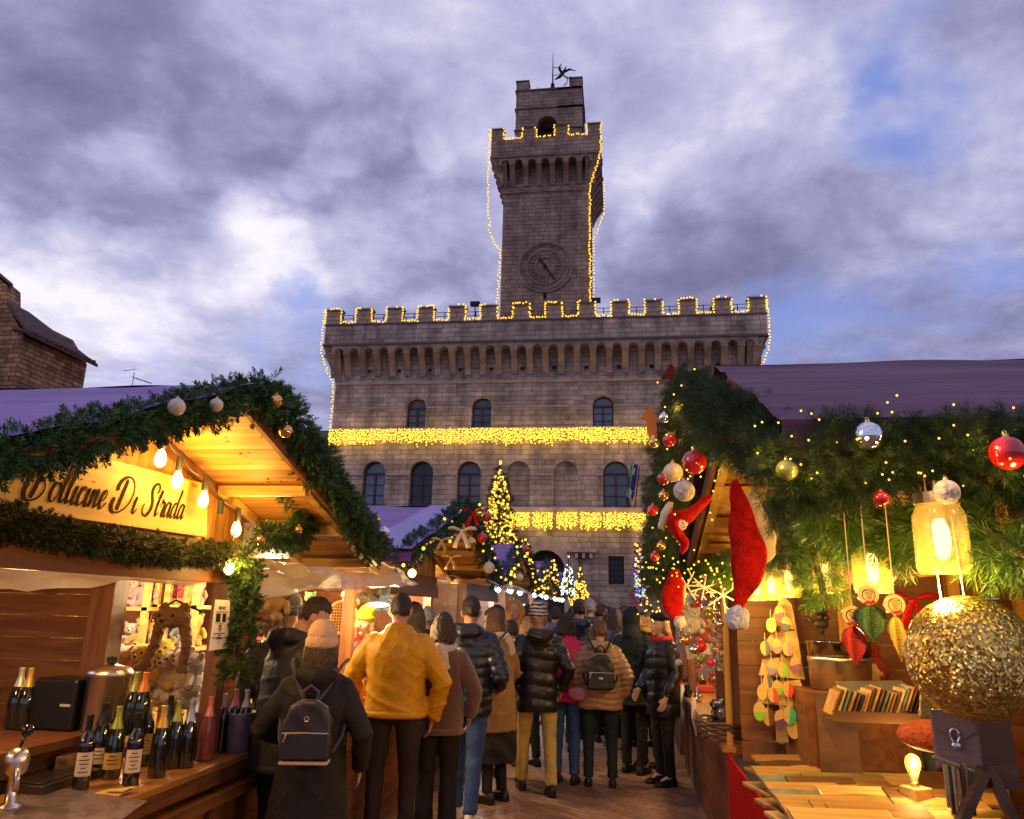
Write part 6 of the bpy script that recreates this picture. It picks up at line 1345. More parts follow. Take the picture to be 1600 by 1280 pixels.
    b = MB(); q = at(590, 945, Y=6.2); b.sph(q, (.10,.02,.02), 12, 8); tag(b.build('strip_lamp', M_['edison'], None, smooth=True), 'bright short strip lamp above the stallholder', 'lamp'); lamp(q+V(0,-.08,-.1), 30, (1,.66,.25), .05, 'toy_light')
    b = MB(); b.box(-2.95, -2.25, 5.55, 5.58, 1.15, 1.35); p = at(455, 935, Y=6.0); b = MB(); b.bx(p, (.10,.01,.14)); o = tag(b.build('price_sheet', WHITEP, None), 'small white printed sheet hanging above the bending man', 'sign')
    p = at(580, 1030, Y=6.6)
    b = MB()
toy_hut()
# ================================================================== right hut goods
def board(label, p, rz, w, d, cols, h=.018, group='resin and wood serving boards', tilt=15):
    t = thing('serving_board', label, 'board', p, group, rotz=rz); b = MB(); n = len(cols); x = -w/2; rs = random.Random(label)
    cuts = sorted(rs.uniform(-.5,.5) for _ in range(n-1)); cuts = [-.5]+[(-.5+(i+1)/n)+.25/n*c for i, c in enumerate(cuts)]+[.5]; names = {}
    t.rotation_euler = (R(tilt), 0, rz)
    for i in range(n):
        b = MB(); a0, a1 = cuts[i]*d, cuts[i+1]*d; k = 8; wv = [.008*math.sin(j*1.1+i*2) if n > 1 else 0 for j in range(k+1)]
        lo = [(-w/2+w*j/k, a0+(wv[j] if i else 0), 0) for j in range(k+1)]; hi = [(-w/2+w*j/k, a1+(.008*math.sin(j*1.1+(i+1)*2) if i < n-1 else 0), 0) for j in range(k+1)]
        b.slab(lo+hi[::-1], (0,0,h)); b.build('strip', cols[i], t, local=True, bevel=.003)
    return t
W1 = woodm('olive_wood', (.44,.26,.085), (.24,.12,.035), 0, island=.2, coat=.3); W2 = woodm('walnut_wood', (.13,.06,.022), (.06,.025,.01), 0, island=.2, coat=.3); W3 = woodm('maple_wood', (.58,.41,.17), (.38,.23,.08), 0, island=.2, coat=.3)
RB = mat('blue_grey_resin', (.14,.20,.21), .12, coat=.5, var=.3, vscale=9); RG_ = mat('green_resin', (.02,.13,.10), .12, coat=.5); RO_ = mat('olive_resin', (.22,.19,.06), .15, coat=.5)
def boards():
    # rows across the table, lifted a little towards the back by the boards beneath
    L = [(1235,1200,[W3,W2,W1],.36,.20,.25,'pale and walnut board at the far end near the tag stand'),(1300,1187,[W1,RG_,W3],.30,.20,.2,'board with a green stripe and cord behind the front rows'),(1225,1222,[W1,RB,W1],.36,.22,.2,'board with a wide blue grey river at the left edge'),
         (1300,1213,[W1,RO_,W3,W2],.40,.22,.15,'board striped in olive and walnut, third from the far end'),(1245,1250,[W2,W1,RB,W1],.36,.22,.2,'dark edged board with a blue grey stripe, left front'),(1330,1232,[W3,W2,W1,RO_],.42,.20,.15,'long four striped board in the middle of the table'),
         (1275,1275,[W3,W1],.40,.24,.15,'plain pale board at the front corner by the red cloth'),(1365,1258,[W1,RO_,W3],.44,.22,.12,'board with an olive stripe in front of the bulb lamp'),(1392,1205,[W3,W1],.34,.22,.1,'pale board right of the upright plank'),(1350,1202,[W1,W2],.30,.20,.1,'small two tone board below the white crate'),
         (1445,1230,[W1,W3,W2],.40,.22,.05,'three striped board behind the bulb lamp'),(1470,1262,[W3,W1,W2],.42,.22,.05,'broad pale board right of the bulb lamp'),(1500,1240,[W1,W2],.34,.2,.0,'walnut edged board under the hanging tassels'),(1300,1300,[W1,W3],.42,.24,.12,'pale board cut by the bottom of the picture'),(1295,1238,[W3,W1,W2],.34,.2,.18,'short pale board wedged in the second row'),(1395,1232,[W1,W3],.34,.2,.12,'plain board just left of the bulb lamp block'),(1345,1280,[W3,RB,W1],.36,.2,.12,'pale board with a blue grey stripe near the bottom'),(1390,1292,[W2,W3,W1],.42,.24,.1,'dark banded board at the bottom near the lamp block')]
    for i, (u, v, c, w, d, rz, lab) in enumerate(L):
        p = at(u, v, Z=.825+.004*(i % 3)); p.x = max(p.x, .70+w/2); board(lab, p, rz, w, d*1.3, c)
        if i % 2 == 0 and i < 12: board('under board beneath the '+lab, V(p.x-.02, p.y+.03, .782), rz+.06, w*1.05, d*1.45, [W1,W3] if i % 4 else [W2,W1], tilt=0)
boards()
def right_stuff():
    # tag stand
    p = at(1222, 1168, Z=.80); p.y = 5.1; p = at(1222, 1166, Y=5.15); p.z = max(p.z, .79); t = thing('tag_stand', 'tall pale wooden fir shaped stand hung with painted ovals', 'display stand', p); hy = p.y
    b = MB(); b.slab([V(q.x, q.y, .782) for q in (at(1150,1163,Z=.8), at(1205,1182,Z=.8), at(1290,1172,Z=.8), at(1240,1155,Z=.8))], (0,0,.03)); b.build('base', W3, t)
    b = MB()
    for (u0,v0),(u1,v1),(u2,v2),(u3,v3) in (((1222,928),(1237,945),(1245,985),(1203,975)),((1206,990),(1245,985),(1252,1030),(1190,1012)),((1192,1030),(1250,1025),(1258,1062),(1186,1055)),((1190,1068),(1250,1062),(1265,1108),(1184,1098)),((1212,1112),(1232,1112),(1232,1160),(1214,1160))):
        b.slab([at(u, v, Y=hy) for u, v in ((u0,v0),(u1,v1),(u2,v2),(u3,v3))], (0,.02,0))
    b.bar(at(1222, 930, Y=hy+.03), at(1222, 1162, Y=hy+.03), .03, .02); b.build('boards', W3, t)
    OC = dict(violet=(.28,.10,.30), slate=(.10,.11,.16), mauve=(.45,.22,.28), green=(.22,.50,.05), red=(.62,.06,.03), teal=(.02,.42,.26), lilac=(.25,.24,.42), plain=(.6,.42,.15), brown=(.14,.06,.03), purple=(.14,.05,.22))
    ov = [(1218,958,'violet'),(1205,977,'plain'),(1228,975,'slate'),(1196,1013,'slate'),(1214,1010,'mauve'),(1231,1014,'mauve'),(1206,1043,'lilac'),(1223,1047,'green'),(1243,1039,'violet'),(1200,1067,'slate'),(1191,1082,'plain'),(1208,1086,'red'),(1215,1075,'green'),(1232,1078,'red'),(1187,1112,'green'),(1201,1120,'brown'),(1220,1124,'purple'),(1234,1118,'teal'),(1251,1131,'lilac'),(1240,1140,'plain')]
    rows = ['top','second','second','third','third','third','fourth','fourth','fourth','fifth','fifth','fifth','fifth','fifth','lowest','lowest','lowest','lowest','lowest','lowest']; seen = {}
    for i, (u, v, c) in enumerate(ov):
        q = at(u, v, Y=hy-.06-.02*(i % 3)); s = .030 if i < 14 else .036; key = (c, rows[i]); seen[key] = seen.get(key, 0)+1
        t = thing('wooden_tag', 'oval tag painted half %s in the %s row of the wooden stand%s' % (c, rows[i], ', right one' if seen[key] > 1 else ''), 'tag', q, 'painted oval wooden tags'); ang = random.uniform(-.25,.25)
        for half in (0, 1):
            b = MB(); n = 12; a0 = (0, math.pi)[half]+random.choice((0, 1.57) if not half else (0,)) if False else (0, math.pi)[half]
            pts = [q+V(s*math.cos(a0+math.pi*k/n+ang+ (1.57 if i % 2 else 0)), 0, s*1.45*math.sin(a0+math.pi*k/n+ang+(1.57 if i % 2 else 0))) for k in range(n+1)]
            b.slab(pts, (0,.008,0)); b.build('painted_half' if half else 'bare_half', mat('tag_'+c, OC[c], .4) if half else W3, t)
        b = MB(); b.tube([q+V(0,.004,s*1.4), q+V(0,.004,s*1.4+.05)], .0016, 4); b.build('string', CREAM, t)
    # upright plank, notebooks rack, crates
    p = at(1310, 1190, Z=.79); b = MB(); q = at(1310, 1150, Y=4.6); b.bx((q.x, 4.6, 1.02), (.20,.045,.50), (0,.0,-.25)); b.m = 1; b.bx((q.x+.03, 4.575, 1.02), (.018,.006,.50), (0,0,-.25)); tag(b.build('upright_plank', [W2, RG_], None, bevel=.004), 'thick dark plank with a resin seam standing on the table', 'plank')
    t = thing('cream_crate', 'open cream cardboard tray behind the boards', 'tray', at(1375, 1190, Z=.80)); q = at(1378, 1192, Z=.80); b = MB(); w, d, h = .42, .22, .13
    for c, s_ in (((0,-d/2,h/2),(w,.008,h)),((0,d/2,h/2),(w,.008,h)),((-w/2,0,h/2),(.008,d,h)),((w/2,0,h/2),(.008,d,h)),((0,0,.004),(w,d,.008))): b.bx(q+V(*c), s_)
    b.build('tray', mat('cream_card', (.66,.52,.30), .7), t); b = MB(); b.bx(q+V(-.16,-.116,.10), (.03,.002,.06)); b.build('blue_label', mat('blue_label', (.08,.22,.34), .6), t)
    q = at(1432, 1195, Z=.80); b = MB(); b.bx(q+V(0,.1,.10), (.26,.3,.20)); tag(b.build('brown_carton', mat('kraft_card', (.34,.20,.09), .8, var=.15), None, bevel=.004), 'brown kraft carton right of the cream tray', 'box')
    q = at(1460, 1150, Y=4.0); b = MB(); b.sph(q, (.16,.14,.07), 18, 10); tag(remesh(b.build('red_basket', mat('red_woven_straw', (.30,.05,.02), .8, var=.4, vscale=40, bump=.8, bscale=60), None, smooth=True), .01, 1), 'low red woven basket holding dark leaves behind the bags', 'basket')
    q = at(1385, 1118, Y=4.35); t = thing('notebook_rack', 'slanted rack packed with wooden covered notebooks', 'rack', q-V(0,0,.06)); b = MB(); b.bx(q+V(0,0,-.02), (.56,.22,.02), (R(-8),0,0)); b.bx(q+V(0,-.11,.0), (.56,.012,.05)); b.build('rack', W2, t)
    cc = [W1, W2, W3, RB, W1, W2, INK, W1, W3, W2, W1, W2, RB, W1]
    for i in range(28): b = MB(); b.bx(q+V(-.26+.0195*i,.0+.01*math.sin(i),.055+.015*math.sin(i*.8)+.0012*i), (.010,.16,.12), (0,R(22),0)); b.build('notebook', cc[i % len(cc)], t)
    b = MB(); b.bx(q+V(.0,.16,.12), (.34,.2,.012), (R(10),R(-3),0)); tag(b.build('picture_card', mat('glossy_photo_card', (.12,.13,.16), .15), None), 'dark glossy panel lying over the notebook rack', 'panel')
    # metal drum shelf
    q = at(1312, 1040, Y=5.0); t = thing('metal_drum', 'large round polished metal hat box under the leaf ornaments', 'drum', q-V(0,0,.13)); b = MB(); b.lathe([(.17,-.13),(.175,.02),(.18,.025),(.18,.045),(.178,.05)], q, 36); b.build('lower_band', STEEL, t, smooth=True); b = MB(); b.lathe([(.178,.055),(.18,.13),(.185,.135),(.182,.14)], q, 36); b.build('lid', mat('smoked_metal', (.30,.25,.18), .18, metal=1), t, smooth=True)
    b = MB(); b.box(q.x-.25, q.x+.30, 4.8, 5.25, .79, q.z-.135); tag(b.build('drum_plinth', DARKY, None), 'dark timber plinth under the metal drum', 'plinth')
    # black painted figurines on the shelf by the post
    for i, (u, v, lab) in enumerate(((1281,955,'black carved figure with a pale tag high on the post'),(1283,975,'second black carved figure just below the tagged one'))):
        q = at(u, v, Y=4.9); b = MB(); b.sph(q, (.045,.03,.03), 10, 8); b.sph(q+V(.03,0,.035), .02, 8, 6); b.tube([q+V(-.03,0,0), q+V(-.07,0,.03)], .01, 6); b.tube([q, q+V(0,0,-.06)], .015, 6); tag(b.build('carved_figure', INK, None, smooth=True), lab, 'figurine', 'black carved figures')
    # leaf ornaments with round wooden discs
    def leaf(lab, u0, v0, u1, v1, wd, colr, disc, Y, dl):
        a, z = at(u0, v0, Y=Y), at(u1, v1, Y=Y); t = thing('leaf_ornament', lab, 'ornament', a, 'leaf ornaments hung on wooden discs'); ax = z-a; L = ax.length; ax.normalize(); sd = V(-ax.z, 0, ax.x); n = 14; vs = []; m_ = mat('leaf_'+dl, colr, .6, var=.25, vscale=18, bump=.5, bscale=40)
        for k in range(n+1):
            f = k/n; w = wd*(math.sin(math.pi*min(1, f**.62))**.9)*(1+.06*(k % 2)); c = a+ax*L*f
            vs += [c-sd*w+V(0,.012*math.sin(f*6),0), c-sd*w*.5+V(0,-.006,0), c+V(0,.006,0), c+sd*w*.5+V(0,-.006,0), c+sd*w+V(0,.012*math.cos(f*5),0)]
        b = MB(); b.add(vs, [(5*k+j, 5*k+j+1, 5*k+5+j+1, 5*k+5+j) for k in range(n) for j in range(4)]); o = b.build('leaf', m_, t, smooth=True); sd_ = o.modifiers.new('s','SOLIDIFY'); sd_.thickness = .003
        b = MB(); b.tube([a, z], .0025, 5)
        for k in range(2, n-1):
            c = a+ax*L*k/n; w = wd*math.sin(math.pi*(k/n)**.62)*.75
            for e in (-1, 1): b.tube([c+V(0,-.004,0), c+sd*e*w+ax*L*.06+V(0,-.002,0)], .0012, 4)
        b.build('veins', mat('leafvein_'+dl, tuple(x*.6 for x in colr), .6), t)
        d = at(*disc, Y=Y-.02); r = .027; b = MB(); b.lathe([(0,0),(r,0),(r*1.03,.004),(r,.008),(0,.008)], d, 26, 'Y'); o = b.build('disc', W3, t)
        b = MB(); b.tube([d+V(r*.62*math.cos(q_), -.003, r*.62*math.sin(q_)) for q_ in np.linspace(0, 6.28, 17)], .0009, 4, caps=False)
        for k in range(5): b.tube([d+V(-.012+.002*k, -.003, .010-.005*k), d+V(-.004, -.003, .013-.005*k), d+V(.004, -.003, .009-.005*k), d+V(.012-.001*k, -.003, .012-.005*k)], .0009, 4)
        b.build('pen_drawing', INK, o); b = MB()
        for k in range(4): b.sph(d+V(-.010+.007*k, -.006, -r*.8+.003*(k % 2)), .0045, 8, 6)
        b.build('berries', BALL['red'], t, smooth=True); b = MB(); b.tube([d+V(0,0,r), V(d.x, d.y, d.z+.30)], .0016, 4); b.build('string', CREAM, t)
    leaf('red fabric leaf hanging below a wooden disc with a drawn face', 1333, 978, 1338, 1040, .030, (.55,.02,.012), (1332,962), 2.35, 'red'); leaf('broad green fabric leaf hanging between the red and yellow leaves', 1361, 944, 1364, 1004, .037, (.035,.10,.025), (1357,930), 2.3, 'green'); leaf('slim yellow feather shaped leaf below a lettered wooden disc', 1399, 962, 1409, 1034, .020, (.68,.45,.05), (1398,945), 2.25, 'yellow')
    # hanging pairs of red bows
    bow('red ribbon bow hanging in the dark of the right hut', at(1427, 938, Y=3.2), .09, REDM)
    # glitter ball
    c = at(1518, 1028, Y=1.92); r = .135; t = thing('glitter_ball', 'huge gold glitter ball hanging in front of the right hut', 'bauble', c); m = mat('gold_glitter', (.80,.50,.12), .32, metal=1)
    N = m.node_tree.nodes; L = m.node_tree.links; tc = N.new('ShaderNodeTexCoord'); vo = N.new('ShaderNodeTexVoronoi'); vo.inputs['Scale'].default_value = 230; L.new(tc.outputs['Object'], vo.inputs['Vector'])
    sb_ = N.new('ShaderNodeVectorMath'); sb_.operation = 'SUBTRACT'; sb_.inputs[1].default_value = (.5,.5,.5); L.new(vo.outputs['Color'], sb_.inputs[0]); sc_ = N.new('ShaderNodeVectorMath'); sc_.operation = 'SCALE'; sc_.inputs['Scale'].default_value = 1.3; L.new(sb_.outputs[0], sc_.inputs[0])
    ge = N.new('ShaderNodeNewGeometry'); ad = N.new('ShaderNodeVectorMath'); ad.operation = 'ADD'; L.new(ge.outputs['Normal'], ad.inputs[0]); L.new(sc_.outputs[0], ad.inputs[1]); nm = N.new('ShaderNodeVectorMath'); nm.operation = 'NORMALIZE'; L.new(ad.outputs[0], nm.inputs[0]); L.new(nm.outputs[0], N['Principled BSDF'].inputs['Normal'])
    hs = N.new('ShaderNodeMapRange'); hs.inputs[3].default_value = .25; hs.inputs[4].default_value = 1.15; L.new(vo.outputs['Distance'], hs.inputs[0]); hs.inputs[2].default_value = .9
    rc = N.new('ShaderNodeValToRGB'); sx = N.new('ShaderNodeSeparateXYZ'); L.new(vo.outputs['Color'], sx.inputs[0]); L.new(sx.outputs[1], rc.inputs[0]); rc.color_ramp.elements[0].color = (.62,.36,.04,1); rc.color_ramp.elements[1].color = (1,.78,.26,1); L.new(rc.outputs[0], N['Principled BSDF'].inputs['Base Color'])
    b = MB(); b.sph(c, r, 48, 32); b.build('ball', m, t, smooth=True); b = MB(); b.tube([c+V(.0,0,r*.98), V(c.x-.012, c.y, 2.05)], .002, 5); b.tube([c+V(-.05,0,r*.93), V(c.x-.06, c.y, 2.05)], .002, 5); b.build('strings', CREAM, t)
    # wallet bag, teal and wood cutting board, tassels
    q = at(1494, 1156, Y=2.15); t = thing('clutch_bag', 'grey brown leather clutch with a silver clasp hanging below the glitter ball', 'bag', q); b = MB(); b.bx(q, (.100,.03,.135), (0,0,R(-20))); b.build('body', mat('taupe_leather', (.26,.15,.11), .45, bump=.2, bscale=90), t, bevel=.006)
    Mz = Matrix.Rotation(R(-20), 3, 'Z'); fl = [(-.05,.068),(.05,.068),(.042,.022),(.015,.004),(-.03,.018),(-.05,.03)]; b = MB(); b.slab([q+Mz @ V(x,-.0165,z) for x, z in fl], Mz @ V(0,-.005,0)); b.build('flap', _m['taupe_leather'], t, bevel=.002); b = MB(); cq = q+Mz @ V(-.003,-.026,.012)
    b.tube([cq+Mz @ V(.010*math.cos(a),0,.016*math.sin(a)) for a in np.linspace(0,6.28,13)], .0032, 6); b.sph(cq+V(0,-.004,-.022), (.012,.006,.010), 10, 8); b.build('clasp', mat('chrome', (.8,.76,.7), .1, metal=1), t, smooth=True)
    q = at(1545, 1150, Y=2.25); t = thing('serving_board', 'dark wood board with a blue green resin edge hanging behind the clutch', 'board', q, 'resin and wood serving boards'); b = MB(); pts = [(-.075,.11),(-.02,.11),(-.018,.05),(-.032,.0),(-.030,-.05),(-.05,-.115),(-.075,-.10)]; b.slab([q+V(x,0,z) for x, z in pts], (0,.02,0)); b.build('resin_edge', mat('teal_resin', (.01,.16,.20), .1, coat=.6, var=.5, vscale=20), t)
    b = MB(); b.slab([q+V(x+.001,0,z) for x, z in ((-.02,.11),(.055,.11),(.055,-.115),(-.05,-.115),(-.030,-.05),(-.032,.0),(-.018,.05))], (0,.02,0)); b.build('wood', W2, t)
    q = at(1455, 1098, Y=2.3); b = MB(); b.bx(q, (.055,.02,.085), (0,R(8),0)); tag(b.build('woven_pouch', mat('golden_woven_raffia', (.62,.40,.07), .7, bump=1, bscale=200, var=.4, vscale=90), None, bevel=.004), 'small golden woven pouch peeping out left of the glitter ball', 'pouch')
    # wind chime of brown strips under a pale rod
    a, z = at(1458, 1182, Y=2.12), at(1522, 1205, Y=2.12); t = thing('wooden_chime', 'row of hanging wooden strips under a pale rod below the clutch', 'chime', a); b = MB(); b.tube([a, z], .004, 6); b.build('rod', W3, t)
    for k in range(7): f = .28+.1*k; p = a.lerp(z, f); b = MB(); b.bx(p+V(0,0,-.055-.008*math.sin(k)), (.009,.006,.095+.01*(k % 3)), (0,0,.4*k)); b.build('strip', (W3, W2, W3, W1, W2, W1, W2)[k], t)
    # bulb lamp on a wooden block
    q = at(1433, 1262, Z=.815); t = thing('bulb_lamp', 'bare filament bulb lamp on a pale wooden block among the boards', 'lamp', q); b = MB(); b.bx(q+V(0,0,.045), (.10,.10,.09), (0,0,.5)); b.build('block', W3, t, bevel=.004); b = MB(); b.lathe([(.018,.088),(.020,.10),(.018,.112)], q, 16); b.build('socket', CAPM, t, smooth=True)
    b = MB(); b.lathe([(.014,.112),(.018,.13),(.034,.175),(.036,.195),(.030,.218),(.012,.232),(.0,.234)], q, 22, caps=False); b.build('glass', mat('amber_glass', (1,.72,.28), .04, alpha=.22, coat=.6), t, smooth=True); b = MB()
    for k in range(6): a = k*1.05; b.tube([q+V(.010*math.cos(a), .010*math.sin(a), .135), q+V(.012*math.cos(a+.4), .012*math.sin(a+.4), .205)], .0022, 5)
    b.build('filament', M_['edison'], t); lamp(q+V(-.0,-.05,.21), 7, (1,.55,.15), .03, 'bulb_lamp_light')
    # easel leg at bottom right
    a = at(1560, 1200, Y=2.1); t = thing('easel', 'dark brown trestle easel at the lower right corner', 'easel', V(a.x, 2.1, .78)); b = MB(); b.bar(at(1545,1200,Y=2.1), at(1592,1300,Y=2.1), .03, .02); b.build('leg', W2, t); b = MB(); b.bar(at(1538,1205,Y=2.1), at(1495,1300,Y=2.1), .03, .02); b.build('leg', W2, t); b = MB(); b.bar(at(1525,1212,Y=2.13), at(1590,1215,Y=2.13), .02, .05); b.build('crossbar', W2, t)
    # dark red stool cushion etc. at the bottom
    q = at(1530, 1285, Z=.80); b = MB(); b.tube([q+V(-.12,.0,.02), q+V(.14,.03,.02)], .03, 12); tag(b.build('rolled_cloth', mat('olive_cloth', (.30,.22,.06), .7), None, smooth=True), 'rolled olive cloth at the bottom right corner of the table', 'cloth')
right_stuff()
lamp((1.75, 4.2, 1.85), 14, (1,.56,.13), .05)  # fill light added to brighten the dark back of the right hut, no fixture
# ---- santa hats
def smooth3(P, n=5):
    Q = [P[0]]+P+[P[-1]]; o = []
    for i in range(1, len(Q)-2):
        a, b_, c_, d_ = Q[i-1], Q[i], Q[i+1], Q[i+2]
        for k in range(n): t = k/n; o.append(.5*((2*b_)+(c_-a)*t+(2*a-5*b_+4*c_-d_)*t*t+(3*b_-a-3*c_+d_)*t**3))
    return o+[P[-1]]
def santa(label, path, r, pom, brim, Y, pr=.045, br=.03):
    P = smooth3([at(u, v, Y=Y) for u, v in path]); r = [p.x for p in smooth3([V(x, 0, 0) for x in r])]; t = thing('santa_hat', label, 'santa hat', P[0], 'red felt santa hats'); b = MB(); b.tube(P, r, 18, flat=.5); o = b.build('felt', REDM, t, smooth=True); remesh(o, .0055, 4, wob(.0035, 26, 1))
    b = MB(); b.sph(at(*pom, Y=Y-.01), pr, 16, 12); o = b.build('pompom', mat('white_fleece', (.72,.68,.70), .95, bump=1, bscale=90, sheen=.6), t); remesh(o, .007, 0, lambda c: .004*np.sin(c[:,0]*150)*np.sin(c[:,2]*140+c[:,1]*130))
    if brim: b = MB(); b.tube([at(u, v, Y=Y+.02) for u, v in brim], [br*.6]+[br]*(len(brim)-2)+[br*.6], 10, flat=.6); o = b.build('brim', CREAM, t); remesh(o, .009, 2, wob(.003, 30, 2))
santa('large red santa hat hanging point down from the pine garland', [(1148,748),(1156,800),(1166,850),(1168,890),(1160,925),(1152,950)], [.010,.032,.050,.048,.028,.012], (1152,966), [(1172,770),(1186,805),(1198,840),(1200,866),(1190,878)], 2.3, .034, .028)
santa('small santa hat draped over the pale battens left of the large hat', [(1114,772),(1096,788),(1074,806),(1052,812),(1058,832),(1070,848),(1064,866)], [.006,.030,.048,.050,.042,.028,.010], (1063,817), [(1050,782),(1040,805),(1032,828)], 2.75, .028, .022)
santa('far santa hat hanging above the blonde woman', [(1056,888),(1054,910),(1051,935),(1053,955),(1060,968)], [.02,.05,.062,.05,.02], (1062,972), [(1060,900),(1066,930),(1064,945)], 4.6, .035, .03)
b = MB(); b.slab([at(u, v, Y=3.2) for u, v in ((1033,590),(1048,568),(1055,575),(1052,590))], (0,.03,0)); tag(b.build('red_star_ornament', REDM, None), 'red ornament at the very top of the right hut garland', 'ornament')
b = MB(); b.slab([at(u, v, Y=3.3) for u, v in ((1002,652),(1018,634),(1024,650),(1026,668),(1026,682),(1022,676),(1016,684),(1011,672),(1010,655))], (0,.03,0)); tag(b.build('orange_star_ornament', mat('orange_felt', (.75,.22,.03), .7, emit=None), None), 'orange felt star sticking out left of the right hut garland', 'ornament')
for i, (u, v, Y, r, k, lab) in enumerate(((1085,722,2.55,.040,'red','large glossy red ball on the right hut garland'),(1069,767,2.5,.034,'white','pale ball above the small santa hat'),(1046,688,2.8,.024,'red','dark red ball high on the left side of the garland'),(1052,738,2.7,.034,'clear','frosted ball left of the large red ball'),(1037,748,2.8,.022,'red','red ball at the left fringe of the garland'),(1022,692,2.8,.020,'gold','gold ball under the orange star'),(1037,774,2.8,.018,'gold','gold ball left of the small santa hat'),(1020,797,3.2,.022,'red','red ball low on the left fringe'),(1033,853,3.2,.018,'gold','gold ball below the pale battens'),
        (1229,735,1.88,.026,'green','olive glass ball in the middle of the eave garland'),(1357,682,1.85,.034,'silver','mirror silver ball on the eave garland'),(1574,708,1.82,.038,'red','big red ball at the right end of the eave garland'),(1479,769,1.84,.028,'white','twig wound white ball above the largest jar lantern'),(1377,779,1.86,.017,'red','tiny red ball below the eave garland'),(1038,653,2.8,.02,'silver','silver crescent shaped ball beside the orange star'),(1095,1010,5.6,.04,'red','red ball hanging over the ornament stall'),(1108,960,5.8,.035,'green','green ball hanging in the ornament stall'),(1023,870,3.4,.02,'red','red ball near the blue lights'))):
    bauble(lab, at(u, v, Y=Y), r, k)
def garland_lights():
    def s(lab, path, n, w, r, m='warm'):
        path = [Vector(p) for p in path]; L = sum((b-a).length for a, b in zip(path, path[1:])); pts = [p+V(random.uniform(-w,w), random.uniform(-w-.03,w*.5), random.uniform(-w,w)) for p in sample(path, L/n)]; light_string(lab, pts, r, M_[m], None, 'fairy lights in the garlands')
    s('warm fairy lights scattered over the right hut gable garland', [at(1050,600,Y=2.8), at(1080,700,Y=2.7), at(1110,740,Y=2.5), at(1060,830,Y=2.9), at(1030,900,Y=3.5)], 55, .08, .0034)
    s('warm fairy lights scattered along the right hut eave garland', [at(1180,700,Y=1.9), at(1300,700,Y=1.88), at(1450,690,Y=1.86), at(1610,690,Y=1.86)], 42, .10, .0027)
    s('fairy lights beneath the green garland of the far right eave', [at(1000,890,Y=5.2), at(1080,895,Y=4.6), at(1150,900,Y=4)], 45, .08, .006)
    for u, v, Y in ((1060,640,2.75),(1080,720,2.6),(1120,740,2.35),(1040,800,3.0),(1035,880,3.4),(1200,715,1.84),(1270,745,1.84),(1350,690,1.80),(1430,735,1.80),(1520,680,1.80),(1590,740,1.80)): lamp(at(u, v, Y=Y), .28, (1,.50,.10), .01, 'fairy_light_glow')
    s('column of small blue lights left of the right huts', [at(1001,868,Y=10), at(999,905,Y=10), at(1001,940,Y=10)], 80, .06, .013, 'blue'); s('warm lights mixed with the column of blue lights', [at(1003,850,Y=9.8), at(1006,940,Y=9.8)], 40, .10, .014)
    s('dense warm lights around the far ornament stall', [at(1010,880,Y=8), at(1030,930,Y=8), at(1060,950,Y=7.5)], 60, .22, .008)
garland_lights()
